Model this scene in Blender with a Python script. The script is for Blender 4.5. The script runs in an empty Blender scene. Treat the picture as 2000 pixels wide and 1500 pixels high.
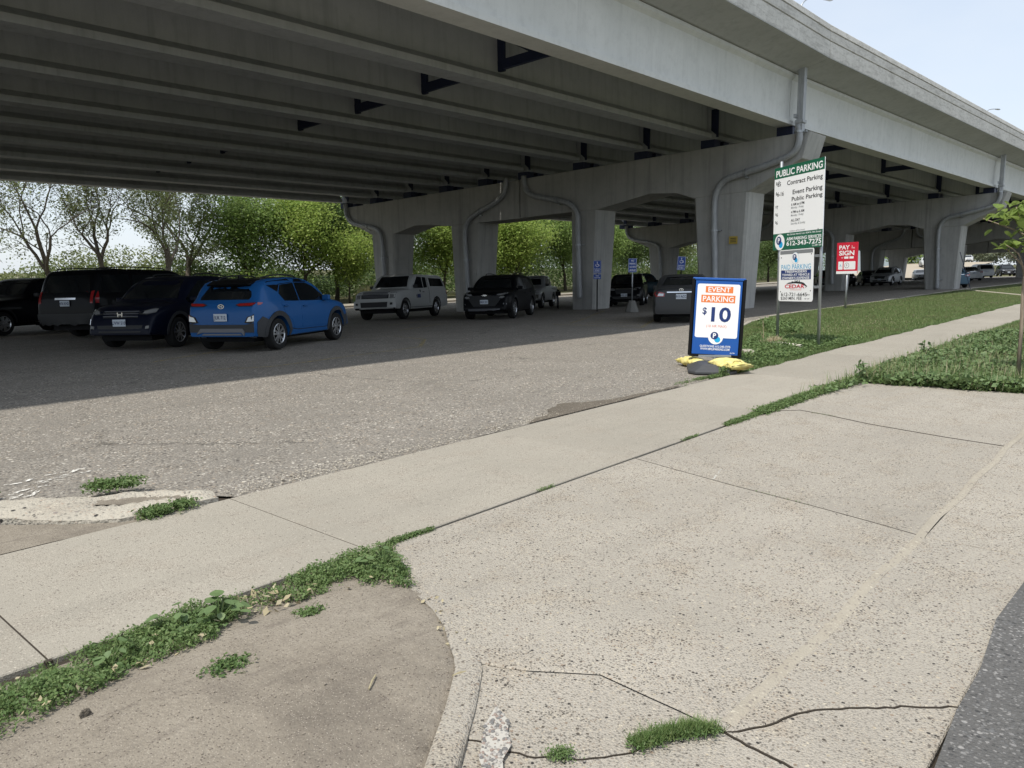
import bpy, bmesh, math, random
import numpy as np
from mathutils import Vector, Matrix
from mathutils.bvhtree import BVHTree

random.seed(7); RNG = np.random.default_rng(7)
S = bpy.context.scene
COL = S.collection
R_ = math.radians

# ------------------------------------------------------------------ camera
cam_d = bpy.data.cameras.new('camera'); cam = bpy.data.objects.new('camera', cam_d); COL.objects.link(cam)
cam_d.sensor_width = 36; cam_d.sensor_fit = 'HORIZONTAL'; cam_d.lens = 27.0
cam_d.clip_start = 0.05; cam_d.clip_end = 3000
RX = Vector((0.65931, -0.11951, 0.74231)); RY = Vector((-0.75182, -0.09278, 0.65283))
RX.normalize(); RY = (RY - RX * RX.dot(RY)).normalized(); RZ = RX.cross(RY)
# rows are the world axes in camera coordinates (right, down, forward)
right = Vector((RX[0], RY[0], RZ[0])); down = Vector((RX[1], RY[1], RZ[1])); fwd = Vector((RX[2], RY[2], RZ[2]))
cam.matrix_world = Matrix(((right.x, -down.x, -fwd.x, 0), (right.y, -down.y, -fwd.y, 0), (right.z, -down.z, -fwd.z, 1.62), (0, 0, 0, 1)))
S.camera = cam
S.render.resolution_x = 1024; S.render.resolution_y = 768

# ------------------------------------------------------------------ world, sun, exposure
SUN_EL, SUN_DIR = 62.0, Vector((-1.0, -0.05, 0))     # the sun stands high, behind the camera's left shoulder, in line with the bridge
w = bpy.data.worlds.new('World'); S.world = w; w.use_nodes = True
nt = w.node_tree; nt.nodes.clear()
def N(t, typ, **kw):
    n = t.nodes.new(typ)
    for k, v in kw.items():
        if k in n.inputs.keys() if isinstance(k, str) else False: n.inputs[k].default_value = v
        else: setattr(n, k, v)
    return n
out = N(nt, 'ShaderNodeOutputWorld'); bg = N(nt, 'ShaderNodeBackground'); bg.inputs['Strength'].default_value = 0.15
sky = N(nt, 'ShaderNodeTexSky'); sky.sky_type = 'NISHITA'; sky.sun_disc = False
sky.sun_elevation = R_(SUN_EL); sky.sun_rotation = math.atan2(SUN_DIR.x, SUN_DIR.y)
sky.air_density = 1.0; sky.dust_density = 1.0; sky.ozone_density = 1.0; sky.altitude = 250
# thin high cloud veiling the blue
tc = N(nt, 'ShaderNodeTexCoord'); mp = N(nt, 'ShaderNodeMapping'); mp.inputs['Scale'].default_value = (1.3, 1.3, 3.0)
no = N(nt, 'ShaderNodeTexNoise'); no.inputs['Scale'].default_value = 2.2; no.inputs['Detail'].default_value = 6; no.inputs['Roughness'].default_value = .55
cr = N(nt, 'ShaderNodeMapRange'); cr.inputs['From Min'].default_value = .3; cr.inputs['From Max'].default_value = .7
cr.inputs['To Min'].default_value = .68; cr.inputs['To Max'].default_value = .9
mx = N(nt, 'ShaderNodeMix'); mx.data_type = 'RGBA'
L = nt.links.new
L(tc.outputs['Generated'], mp.inputs['Vector']); L(mp.outputs[0], no.inputs['Vector']); L(no.outputs['Fac'], cr.inputs['Value'])
L(cr.outputs[0], mx.inputs[0]); L(sky.outputs[0], mx.inputs[6]); mx.inputs[7].default_value = (4.4, 4.78, 5.25, 1)
L(mx.outputs[2], bg.inputs['Color']); L(bg.outputs[0], out.inputs['Surface'])
sd = bpy.data.lights.new('sun', 'SUN'); sun = bpy.data.objects.new('sun', sd); COL.objects.link(sun)
sd.energy = 3.4; sd.angle = R_(1.2); sd.color = (1.0, .955, .87)
_d = SUN_DIR.normalized() * math.cos(R_(SUN_EL)) + Vector((0, 0, math.sin(R_(SUN_EL))))
sun.rotation_euler = _d.to_track_quat('Z', 'Y').to_euler(); sun.location = (-20, -10, 60)
S.view_settings.view_transform = 'Standard'; S.view_settings.look = 'None'
S.view_settings.exposure = 0.34; S.view_settings.gamma = 1.0; S.view_settings.use_curve_mapping = False
S.render.engine = 'CYCLES'
S.cycles.use_denoising = True; S.cycles.max_bounces = 8; S.cycles.diffuse_bounces = 5
S.cycles.transparent_max_bounces = 8; S.cycles.caustics_reflective = False; S.cycles.caustics_refractive = False

# ------------------------------------------------------------------ helpers
def tag(o, label=None, cat=None, group=None, kind=None):
    if label: o['label'] = label
    if cat: o['category'] = cat
    if group: o['group'] = group
    if kind: o['kind'] = kind
    return o
def link(o, parent=None):
    COL.objects.link(o)
    if parent is not None: o.parent = parent
    return o
def empty(name, loc=(0, 0, 0), rz=0.0, parent=None):
    o = bpy.data.objects.new(name, None); o.empty_display_size = .2
    o.location = loc; o.rotation_euler = (0, 0, rz); return link(o, parent)
def mesh_from(name, v, f, m=None, smooth=False):
    me = bpy.data.meshes.new(name); me.from_pydata([tuple(p) for p in v], [], [tuple(q) for q in f])
    if m is not None: me.materials.append(m)
    if smooth: me.polygons.foreach_set('use_smooth', [True] * len(me.polygons))
    me.update(); return me
def quads_mesh(name, V, nper, m, smooth=False):
    """V: (n*nper,3) array of separate n-gons with nper corners each"""
    V = np.asarray(V, np.float32).reshape(-1, 3); n = len(V) // nper
    me = bpy.data.meshes.new(name); me.vertices.add(len(V)); me.vertices.foreach_set('co', V.ravel())
    me.loops.add(n * nper); me.loops.foreach_set('vertex_index', np.arange(n * nper, dtype=np.int32))
    me.polygons.add(n); me.polygons.foreach_set('loop_start', np.arange(0, n * nper, nper, dtype=np.int32))
    me.polygons.foreach_set('loop_total', np.full(n, nper, np.int32))
    if smooth: me.polygons.foreach_set('use_smooth', np.ones(n, bool))
    if m is not None: me.materials.append(m)
    me.update(calc_edges=True); return me
class MB:
    def __init__(s): s.v = []; s.f = []
    def add(s, v, f):
        b = len(s.v); s.v += [tuple(p) for p in v]; s.f += [tuple(i + b for i in q) for q in f]; return s
    def box(s, c, d, rz=0.0, M=None):
        x, y, z = d[0] / 2, d[1] / 2, d[2] / 2; ca, sa = math.cos(rz), math.sin(rz); v = []
        for dz in (-z, z):
            for dx, dy in ((-x, -y), (x, -y), (x, y), (-x, y)):
                v.append((c[0] + dx * ca - dy * sa, c[1] + dx * sa + dy * ca, c[2] + dz))
        if M: v = [M @ Vector(p) for p in v]
        return s.add(v, [(3, 2, 1, 0), (4, 5, 6, 7), (0, 1, 5, 4), (1, 2, 6, 5), (2, 3, 7, 6), (3, 0, 4, 7)])
    def bar(s, a, b, w, h=None):
        h = h or w; a = Vector(a); b = Vector(b); d = (b - a).normalized()
        u = d.cross(Vector((0, 0, 1)))
        u = Vector((1, 0, 0)) if u.length < 1e-4 else u.normalized()
        t = u.cross(d).normalized(); v = []
        for p in (a, b):
            for su, st in ((-1, -1), (1, -1), (1, 1), (-1, 1)): v.append(p + u * su * w / 2 + t * st * h / 2)
        return s.add(v, [(3, 2, 1, 0), (4, 5, 6, 7), (0, 1, 5, 4), (1, 2, 6, 5), (2, 3, 7, 6), (3, 0, 4, 7)])
    def tube(s, pts, r, n=10, cap=True):
        pts = [Vector(p) for p in pts]; rs = r if isinstance(r, (list, tuple)) else [r] * len(pts)
        rings = []; u = None
        for i, p in enumerate(pts):
            d = (pts[min(i + 1, len(pts) - 1)] - pts[max(i - 1, 0)]).normalized()
            if u is None:
                u = d.cross(Vector((0, 0, 1)))
                if u.length < 1e-3: u = Vector((1, 0, 0))
            u = (u - d * u.dot(d)).normalized(); t = d.cross(u)
            rings.append([p + (u * math.cos(k * 2 * math.pi / n) + t * math.sin(k * 2 * math.pi / n)) * rs[i] for k in range(n)])
        v = [q for rg in rings for q in rg]; f = []
        for i in range(len(pts) - 1):
            for k in range(n): f.append((i * n + k, i * n + (k + 1) % n, (i + 1) * n + (k + 1) % n, (i + 1) * n + k))
        if cap: f.append(tuple(range(n - 1, -1, -1))); f.append(tuple((len(pts) - 1) * n + k for k in range(n)))
        return s.add(v, f)
    def prism(s, poly, z0, z1):
        n = len(poly); v = [(p[0], p[1], z0) for p in poly] + [(p[0], p[1], z1) for p in poly]
        return s.add(v, [tuple(range(n - 1, -1, -1)), tuple(range(n, 2 * n))] + [(i, (i + 1) % n, n + (i + 1) % n, n + i) for i in range(n)])
    def extrude(s, prof, A, B):
        """prof: list of points; A,B: functions mapping a profile point to 3D (two ends)"""
        n = len(prof); v = [A(p) for p in prof] + [B(p) for p in prof]
        return s.add(v, [tuple(range(n - 1, -1, -1)), tuple(range(n, 2 * n))] + [(i, (i + 1) % n, n + (i + 1) % n, n + i) for i in range(n)])
    def ring(s, c, ax, prof, n=24, closed=False):
        """lathe: prof list of (radius, along-axis) round axis 'x','y','z' at c"""
        m = len(prof); v = []
        for k in range(n):
            a = 2 * math.pi * k / n; ca, sa = math.cos(a), math.sin(a)
            for r, h in prof:
                q = {'z': (r * ca, r * sa, h), 'y': (r * ca, h, r * sa), 'x': (h, r * ca, r * sa)}[ax]
                v.append((c[0] + q[0], c[1] + q[1], c[2] + q[2]))
        f = []
        for k in range(n):
            k2 = (k + 1) % n
            for i in range(m - 1 if not closed else m):
                j = (i + 1) % m; f.append((k * m + i, k2 * m + i, k2 * m + j, k * m + j))
        return s.add(v, f)
    def mesh(s, name, m, smooth=False, fix=True):
        me = mesh_from(name, s.v, s.f, m, smooth)
        if fix:
            bm = bmesh.new(); bm.from_mesh(me); bmesh.ops.recalc_face_normals(bm, faces=bm.faces); bm.to_mesh(me); bm.free()
        return me
    def obj(s, name, m, parent=None, smooth=False, loc=None, bevel=0):
        o = bpy.data.objects.new(name, s.mesh(name, m, smooth)); link(o, parent)
        if loc is not None: o.location = loc
        if bevel:
            md = o.modifiers.new('bevel', 'BEVEL'); md.width = bevel; md.segments = 2; md.limit_method = 'ANGLE'; md.angle_limit = R_(40)
        return o
def children(o): return [c for c in bpy.data.objects if c.parent == o]
def copy_tree(o, parent=None):
    c = o.copy(); COL.objects.link(c)
    if parent is not None: c.parent = parent
    for ch in list(o.children): copy_tree(ch, c)
    return c
def smooth_by_angle(me, ang=40):
    me.polygons.foreach_set('use_smooth', [True] * len(me.polygons))
    try: me.set_sharp_from_angle(angle=R_(ang))
    except Exception: pass

# ------------------------------------------------------------------ materials
def srgb(r, g, b):
    return tuple((c / 255 / 12.92 if c / 255 <= .04045 else ((c / 255 + .055) / 1.055) ** 2.4) for c in (r, g, b)) + (1,)
def mat(name, col, rough=.6, metal=0.0, coat=0.0, spec=.5, coat_rough=.05):
    m = bpy.data.materials.new(name); m.use_nodes = True; b = m.node_tree.nodes['Principled BSDF']
    c = tuple(col) + ((1,) if len(col) == 3 else ())
    b.inputs['Base Color'].default_value = c; b.inputs['Roughness'].default_value = rough; b.inputs['Metallic'].default_value = metal
    b.inputs['Coat Weight'].default_value = coat; b.inputs['Coat Roughness'].default_value = coat_rough; b.inputs['Specular IOR Level'].default_value = spec
    return m
class G:
    """small node-graph helper on a material"""
    def __init__(s, m): s.m = m; s.t = m.node_tree; s.b = s.t.nodes['Principled BSDF']; s.geo = s.t.nodes.new('ShaderNodeNewGeometry'); s.pos = s.geo.outputs['Position']
    def n(s, typ, **ins):
        nd = s.t.nodes.new(typ)
        for k, v in ins.items():
            key = k.replace('_', ' ')
            if key in nd.inputs.keys():
                if hasattr(v, 'is_linked') or isinstance(v, bpy.types.NodeSocket): s.t.links.new(v, nd.inputs[key])
                else: nd.inputs[key].default_value = v
            else: setattr(nd, k, v)
        return nd
    def l(s, a, b): s.t.links.new(a, b)
    def mapped(s, scale, src=None, rot=(0, 0, 0)):
        nd = s.n('ShaderNodeMapping'); nd.inputs['Scale'].default_value = scale if not isinstance(scale, (int, float)) else (scale,) * 3
        nd.inputs['Rotation'].default_value = rot; s.l(src or s.pos, nd.inputs['Vector']); return nd.outputs[0]
    def noise(s, scale, detail=4, rough=.6, vec=None, out='Fac'):
        nd = s.n('ShaderNodeTexNoise', Scale=scale, Detail=detail, Roughness=rough); s.l(vec or s.pos, nd.inputs['Vector']); return nd.outputs[out]
    def vor(s, scale, vec=None, feature='F1', rand=1.0):
        nd = s.n('ShaderNodeTexVoronoi', Scale=scale); nd.feature = feature; nd.inputs['Randomness'].default_value = rand
        s.l(vec or s.pos, nd.inputs['Vector']); return nd
    def ramp(s, fac, stops, interp='LINEAR'):
        nd = s.n('ShaderNodeValToRGB'); e = nd.color_ramp.elements; nd.color_ramp.interpolation = interp
        while len(e) < len(stops): e.new(.5)
        for el, (p, c) in zip(e, stops): el.position = p; el.color = (c, c, c, 1) if isinstance(c, (int, float)) else (tuple(c) + ((1,) if len(c) == 3 else ()))
        s.l(fac, nd.inputs[0]); return nd.outputs[0]
    def mix(s, fac, a, b, blend='MIX'):
        nd = s.n('ShaderNodeMix'); nd.data_type = 'RGBA'; nd.blend_type = blend; nd.clamp_factor = True
        for v, i in ((fac, 0), (a, 6), (b, 7)):
            if isinstance(v, bpy.types.NodeSocket): s.l(v, nd.inputs[i])
            elif i == 0: nd.inputs[0].default_value = v
            else: nd.inputs[i].default_value = tuple(v) + ((1,) if len(v) == 3 else ())
        return nd.outputs[2]
    def math(s, op, a, b=0.0):
        nd = s.n('ShaderNodeMath'); nd.operation = op
        for v, i in ((a, 0), (b, 1)):
            if isinstance(v, bpy.types.NodeSocket): s.l(v, nd.inputs[i])
            else: nd.inputs[i].default_value = v
        return nd.outputs[0]
    def xyz(s):
        nd = s.n('ShaderNodeSeparateXYZ'); s.l(s.pos, nd.inputs[0]); return nd.outputs
    def color(s, c): s.l(c, s.b.inputs['Base Color']); return s
    def rough(s, c): s.l(c, s.b.inputs['Roughness']); return s
    def bump(s, h, strength=.4, dist=.01):
        nd = s.n('ShaderNodeBump', Strength=strength, Distance=dist); s.l(h, nd.inputs['Height']); s.l(nd.outputs[0], s.b.inputs['Normal']); return s

def aggregate(name, base, pebbles, scale, cover, tone=.12, cracks=0, rough=.9, bump=.5, stain=(.24, .2, .16)):
    """weathered concrete or asphalt: a paste with exposed pebbles of several colours"""
    m = mat(name, base, rough, spec=.25); g = G(m)
    wp = g.n('ShaderNodeVectorMath'); wp.operation = 'MULTIPLY_ADD'; wn = g.n('ShaderNodeTexNoise', Scale=scale * 1.7, Detail=2); g.l(g.pos, wn.inputs['Vector']); g.l(wn.outputs['Color'], wp.inputs[0]); wp.inputs[1].default_value = (.75 / scale,) * 3; g.l(g.pos, wp.inputs[2])
    v = g.vor(scale, wp.outputs[0]); cellc = g.n('ShaderNodeSeparateColor'); g.l(v.outputs['Color'], cellc.inputs[0])
    v2 = g.vor(scale * .45, g.mapped(1.0, src=wp.outputs[0], rot=(.3, .5, .2))); c2 = g.n('ShaderNodeSeparateColor'); g.l(v2.outputs['Color'], c2.inputs[0])
    patch = g.noise(.9, 5, .6); patch2 = g.noise(3.3, 4, .6); fine = g.noise(260, 2, .5)
    b = g.mix(g.ramp(patch, [(.3, 0), (.7, 1)]), tuple(c * (1 - tone) for c in base[:3]), tuple(min(1, c * (1 + tone)) for c in base[:3]))
    b = g.mix(g.ramp(patch2, [(.52, 0), (.75, .45)]), b, stain)
    sk = g.noise(1.0, 5, .65, g.mapped((.35, 2.4, 1), rot=(0, 0, .12))); b = g.mix(g.ramp(sk, [(.52, 0), (.74, .5)]), b, tuple(c * .72 for c in base[:3]))
    spot = g.vor(1.3, wp.outputs[0] if False else g.mapped(1.0, rot=(0, 0, .7))); sc_ = g.n('ShaderNodeSeparateColor'); g.l(spot.outputs['Color'], sc_.inputs[0]); dr = g.math('MULTIPLY', g.ramp(g.math('ADD', spot.outputs['Distance'], g.math('MULTIPLY', fine, .06)), [(.03, 1), (.12, 0)]), g.math('LESS_THAN', sc_.outputs[0], .35)); b = g.mix(g.math('MULTIPLY', dr, .38), b, tuple(c * .4 for c in base[:3]))
    oi = g.n('ShaderNodeObjectInfo'); b = g.mix(1.0, b, g.ramp(oi.outputs['Random'], [(0, .93), (1, 1.05)]), 'MULTIPLY')
    b = g.mix(g.ramp(fine, [(.3, .0), (.75, .3)]), b, tuple(c * .5 for c in base[:3]))
    peb = g.ramp(cellc.outputs[1], [(i / len(pebbles), c) for i, c in enumerate(pebbles)], 'CONSTANT')
    # only a share of the cells shows a pebble, and only its core
    near = g.ramp(v.outputs['Distance'], [(.40, 1), (.52, 0)])
    on = g.math('MULTIPLY', near, g.math('LESS_THAN', cellc.outputs[0], cover))
    on = g.math('MULTIPLY', on, g.ramp(patch2, [(.3, .25), (.62, 1)])); on = g.math('MULTIPLY', on, g.ramp(patch, [(.34, .45), (.6, 1)]))
    col = g.mix(on, b, peb)
    near2 = g.ramp(v2.outputs['Distance'], [(.26, 1), (.36, 0)])
    on2 = g.math('MULTIPLY', near2, g.math('LESS_THAN', c2.outputs[0], cover * .35))
    peb2 = g.ramp(c2.outputs[1], [(i / len(pebbles), c) for i, c in enumerate(pebbles)], 'CONSTANT')
    col = g.mix(on2, col, peb2)
    if cracks:
        cw = g.n('ShaderNodeVectorMath'); cw.operation = 'MULTIPLY_ADD'; cn = g.n('ShaderNodeTexNoise', Scale=1.6, Detail=5, Roughness=.7); g.l(g.pos, cn.inputs['Vector']); g.l(cn.outputs['Color'], cw.inputs[0]); cw.inputs[1].default_value = (.9,) * 3; g.l(g.pos, cw.inputs[2])
        ce = g.vor(.22, cw.outputs[0], 'DISTANCE_TO_EDGE'); cm = g.math('MULTIPLY', g.ramp(ce.outputs['Distance'], [(.0, 1), (.006, 0)]), g.ramp(g.noise(.45, 3, .6), [(.5, 0), (.6, 1)])); col = g.mix(g.math('MULTIPLY', cm, .75), col, (.05, .046, .04))
        ol = g.noise(.8, 4, .6, g.mapped(1.0, rot=(.1, .2, .3))); col = g.mix(g.ramp(ol, [(.6, 0), (.78, .5)]), col, tuple(c * .5 for c in base[:3]))
    g.color(col)
    h = g.math('ADD', g.math('MULTIPLY', v.outputs['Distance'], -1.0), g.math('MULTIPLY', fine, .3))
    g.bump(h, bump, .012)
    return m
M = {}
DK = (.045, .042, .04); TAN = (.42, .34, .25); GR = (.2, .19, .18); PK = (.36, .25, .2); WH = (.62, .58, .5)
M['driveway'] = aggregate('exposed_aggregate_concrete', (.40, .366, .314), [(.10, .085, .07), (.50, .45, .36), DK, (.27, .21, .16), (.44, .38, .29), (.15, .13, .11), (.50, .45, .37), (.08, .07, .06)], 105, .72, .10, bump=.7, stain=(.34, .28, .21))
M['sidewalk'] = aggregate('sidewalk_concrete', (.335, .308, .26), [(.22, .195, .16), (.39, .355, .3), (.14, .12, .105), (.43, .39, .33)], 130, .6, .07, bump=.35, stain=(.31, .265, .215))
M['lot'] = aggregate('worn_asphalt', (.25, .229, .20), [(.44, .405, .355), (.06, .055, .05), (.27, .24, .205), (.60, .56, .49), (.09, .08, .07), (.36, .30, .235), (.16, .145, .13)], 46, .95, .10, cracks=1, bump=1.0, stain=(.2, .17, .135))
M['street'] = aggregate('street_asphalt', (.125, .122, .118), [(.22, .215, .21), (.06, .06, .06), (.30, .29, .28), (.15, .15, .15)], 75, .6, .08, bump=.7, stain=(.13, .125, .12))
M['oldslab'] = aggregate('eroded_kerb_concrete', (.45, .415, .35), [(.25, .22, .2), (.5, .46, .38), DK, (.35, .26, .2)], 45, .4, .14, bump=.9, stain=(.34, .28, .22))
M['kerb'] = aggregate('kerb_concrete', (.43, .39, .32), [(.25, .22, .2), (.5, .46, .38), (.12, .11, .1)], 70, .35, .12, bump=.5, stain=(.3, .26, .2))
M['lip'] = aggregate('gutter_concrete', (.39, .352, .288), [(.25, .22, .19), (.46, .42, .34), (.14, .12, .11)], 80, .3, .12, bump=.4, stain=(.34, .29, .22))
M['patch'] = aggregate('scarred_asphalt', (.145, .125, .10), [(.24, .21, .17), (.08, .07, .06), (.17, .14, .11)], 80, .6, .12, bump=.8, stain=(.1, .085, .07))
def soil_mat():
    m = mat('bare_soil', (.25, .2, .15), .95, spec=.15); g = G(m)
    a = g.noise(1.6, 6, .65); b = g.noise(9, 5, .7); c = g.noise(70, 3, .7)
    col = g.ramp(a, [(.3, (.165, .145, .12)), (.5, (.265, .234, .19)), (.72, (.32, .286, .236))])
    col = g.mix(g.ramp(b, [(.5, 0), (.8, .55)]), col, (.14, .12, .1))
    col = g.mix(g.ramp(c, [(.35, .0), (.7, .45)]), col, (.16, .135, .11))
    v = g.vor(150); sp = g.n('ShaderNodeSeparateColor'); g.l(v.outputs['Color'], sp.inputs[0])
    on = g.math('MULTIPLY', g.ramp(v.outputs['Distance'], [(.25, 1), (.42, 0)]), g.math('LESS_THAN', sp.outputs[0], .2))
    col = g.mix(on, col, (.36, .32, .27))
    v3 = g.vor(95); s3 = g.n('ShaderNodeSeparateColor'); g.l(v3.outputs['Color'], s3.inputs[0]); on3 = g.math('MULTIPLY', g.ramp(v3.outputs['Distance'], [(.2, 1), (.4, 0)]), g.math('LESS_THAN', s3.outputs[0], .24)); col = g.mix(on3, col, (.11, .092, .078)); tm = g.noise(1.0, 4, .7, g.mapped((2.2, 11, 1), rot=(0, 0, -.75))); col = g.mix(g.ramp(tm, [(.55, 0), (.72, .5)]), col, (.125, .105, .09)); g.color(col)
    g.bump(g.math('ADD', g.math('MULTIPLY', c, .7), g.math('MULTIPLY', b, 1.0)), .55, .03); return m
M['soil'] = soil_mat()
M['grime'] = mat('joint_grime', (.05, .042, .034), .95, spec=.1)
def ground_mat():
    m = mat('far_ground', (.1, .1, .06), .95, spec=.1); g = G(m)
    a = g.noise(.08, 6, .6); b = g.noise(2.5, 5, .7)
    col = g.ramp(a, [(.35, (.075, .085, .035)), (.6, (.13, .12, .065))])
    g.color(g.mix(g.ramp(b, [(.4, 0), (.7, .5)]), col, (.06, .06, .03))); return m
M['ground'] = ground_mat()
def turf_mat():
    m = mat('turf_base', (.06, .08, .03), .95, spec=.1); g = G(m)
    a = g.noise(1.2, 5, .6); b = g.noise(30, 4, .7)
    col = g.ramp(a, [(.35, (.06, .085, .03)), (.62, (.10, .10, .045))])
    g.color(g.mix(g.ramp(b, [(.4, 0), (.7, .6)]), col, (.05, .045, .03))); g.bump(b, .8, .04); return m
M['turf'] = turf_mat()
def bridge_concrete(name, c0, c1, streak=.35, sc=1.0, boards=False, rough=.85):
    m = mat(name, c0, rough, spec=.25); g = G(m)
    a = g.noise(.55 * sc, 5, .6); b = g.noise(3.0, 5, .65); f = g.noise(60, 3, .6)
    col = g.mix(g.ramp(a, [(.3, 0), (.7, 1)]), c0, c1)
    # rain streaks: noise squeezed along the ground, long in z
    st = g.noise(1.0, 4, .7, g.mapped((3.2, 3.2, .16)))
    st2 = g.noise(1.0, 5, .7, g.mapped((9, 9, .4)))
    s = g.math('MULTIPLY', g.ramp(st, [(.5, 0), (.72, 1)]), streak)
    col = g.mix(s, col, tuple(x * .45 for x in c0[:3]))
    s2 = g.math('MULTIPLY', g.ramp(st2, [(.55, 0), (.75, 1)]), streak * .5)
    col = g.mix(s2, col, tuple(min(1, x * 1.3) for x in c1[:3]))
    col = g.mix(g.math('MULTIPLY', g.ramp(b, [(.5, 0), (.75, 1)]), .25), col, tuple(x * .6 for x in c0[:3]))
    v = g.vor(26); sp = g.n('ShaderNodeSeparateColor'); g.l(v.outputs['Color'], sp.inputs[0])
    pit = g.math('MULTIPLY', g.ramp(v.outputs['Distance'], [(.12, 1), (.2, 0)]), g.math('LESS_THAN', sp.outputs[0], .06))
    col = g.mix(g.math('MULTIPLY', pit, .6), col, tuple(x * .35 for x in c0[:3]))
    g.color(col); g.bump(g.math('ADD', f, g.math('MULTIPLY', b, .6)), .25, .01); return m
M['girder'] = bridge_concrete('girder_concrete', (.42, .44, .465), (.50, .52, .54), .36)
M['girder_face'] = bridge_concrete('painted_girder_concrete', (.64, .65, .635), (.72, .725, .71), .16)
M['pier'] = bridge_concrete('pier_concrete', (.37, .367, .355), (.47, .462, .44), .5)
M['deck'] = bridge_concrete('deck_concrete', (.43, .435, .43), (.5, .505, .495), .25)
def parapet_mat():
    m = bridge_concrete('weathered_parapet_concrete', (.58, .565, .53), (.68, .665, .63), .2); g = G(m); b = m.node_tree.nodes['Principled BSDF']
    src = b.inputs['Base Color'].links[0].from_socket
    n1 = g.noise(1.0, 5, .75, g.mapped((1.6, 9, 9))); n2 = g.noise(7, 5, .8)
    c = g.mix(g.ramp(n1, [(.48, 0), (.64, .4)]), src, (.24, .23, .21)); c = g.mix(g.ramp(n2, [(.52, 0), (.68, .4)]), c, (.22, .21, .195))
    g.color(c); return m
M['parapet'] = parapet_mat()
M['steel'] = mat('dark_steel', (.012, .02, .06), .55)
M['galv'] = mat('galvanised_steel', (.42, .44, .46), .45, .75)
def pipe_mat():
    m = mat('grey_drain_pipe', (.26, .28, .33), .5, .2); g = G(m)
    a = g.noise(5, 4, .6, g.mapped((2, 2, .5))); g.color(g.ramp(a, [(.3, (.30, .31, .325)), (.7, (.43, .44, .45))])); return m
M['pipe'] = pipe_mat()
M['black'] = mat('black_plastic', (.008, .008, .009), .7, spec=.15)
M['rubber'] = mat('tyre_rubber', (.018, .018, .018), .85, spec=.2)
# ------------------------------------------------------------------ the lie of the land
_gy = np.array([-50, 6, 15, 22, 29, 36, 60, 120, 3000.]); _gz = np.array([0, 0, -.19, -.42, -.74, -.98, -1.02, -1.1, -1.2])
def lotz(x, y):
    t = np.clip((np.asarray(x, float) - 8) / 16, 0, 1); t = t * t * (3 - 2 * t)
    return np.interp(y, _gy, _gz) * (.55 + .45 * t)
def lz(x, y): return float(lotz(x, y))
def vnoise(x, y, f, seed=0):
    """cheap smooth value noise for terrain relief"""
    x = np.asarray(x, float) * f + seed * 17.3; y = np.asarray(y, float) * f - seed * 9.1
    xi = np.floor(x); yi = np.floor(y); u = x - xi; v = y - yi; u = u * u * (3 - 2 * u); v = v * v * (3 - 2 * v)
    h = lambda a, b: np.modf(np.abs(np.sin(a * 127.1 + b * 311.7 + seed) * 43758.5453))[0]
    return (h(xi, yi) * (1 - u) + h(xi + 1, yi) * u) * (1 - v) + (h(xi, yi + 1) * (1 - u) + h(xi + 1, yi + 1) * u) * v
def inpoly(px, py, poly):
    px = np.asarray(px); py = np.asarray(py); r = np.zeros(px.shape, bool); n = len(poly)
    for i in range(n):
        x1, y1 = poly[i]; x2, y2 = poly[(i + 1) % n]
        if y1 == y2: continue
        c = ((y1 > py) != (y2 > py)) & (px < (x2 - x1) * (py - y1) / (y2 - y1) + x1); r ^= c
    return r
def edgedist(px, py, poly):
    d = np.full(np.shape(px), 1e9); n = len(poly)
    for i in range(n):
        a = np.array(poly[i]); b = np.array(poly[(i + 1) % n]); ab = b - a; L2 = max(ab @ ab, 1e-9)
        t = np.clip(((px - a[0]) * ab[0] + (py - a[1]) * ab[1]) / L2, 0, 1)
        d = np.minimum(d, np.hypot(px - a[0] - t * ab[0], py - a[1] - t * ab[1]))
    return d
def sheet(name, poly, zf, m, step, parent=None, kind='structure', thick=0, smooth=True):
    bm = bmesh.new(); vs = [bm.verts.new((p[0], p[1], 0)) for p in poly]; bm.faces.new(vs)
    xs = [p[0] for p in poly]; ys = [p[1] for p in poly]
    for k, (lo, hi) in enumerate(((min(xs), max(xs)), (min(ys), max(ys)))):
        c = lo + step
        while c < hi - 1e-6:
            co = (c, 0, 0) if k == 0 else (0, c, 0); no = (1, 0, 0) if k == 0 else (0, 1, 0)
            bmesh.ops.bisect_plane(bm, geom=bm.verts[:] + bm.edges[:] + bm.faces[:], plane_co=co, plane_no=no, dist=1e-5); c += step
    bmesh.ops.triangulate(bm, faces=[f for f in bm.faces if len(f.verts) > 4])
    for v in bm.verts: v.co.z = zf(v.co.x, v.co.y)
    for f in bm.faces:
        if f.normal.z < 0: f.normal_flip()
    bm.normal_update()
    for f in bm.faces:
        if f.normal.z < 0: f.normal_flip()
    if thick:
        be = [e for e in bm.edges if e.is_boundary]; r = bmesh.ops.extrude_edge_only(bm, edges=be)
        for v in [g_ for g_ in r['geom'] if isinstance(g_, bmesh.types.BMVert)]: v.co.z -= thick
    me = bpy.data.meshes.new(name); bm.to_mesh(me); bm.free(); me.materials.append(m)
    if smooth: smooth_by_angle(me, 50)
    o = bpy.data.objects.new(name, me); link(o, parent)
    if kind and parent is None: o['kind'] = kind
    return o

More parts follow.
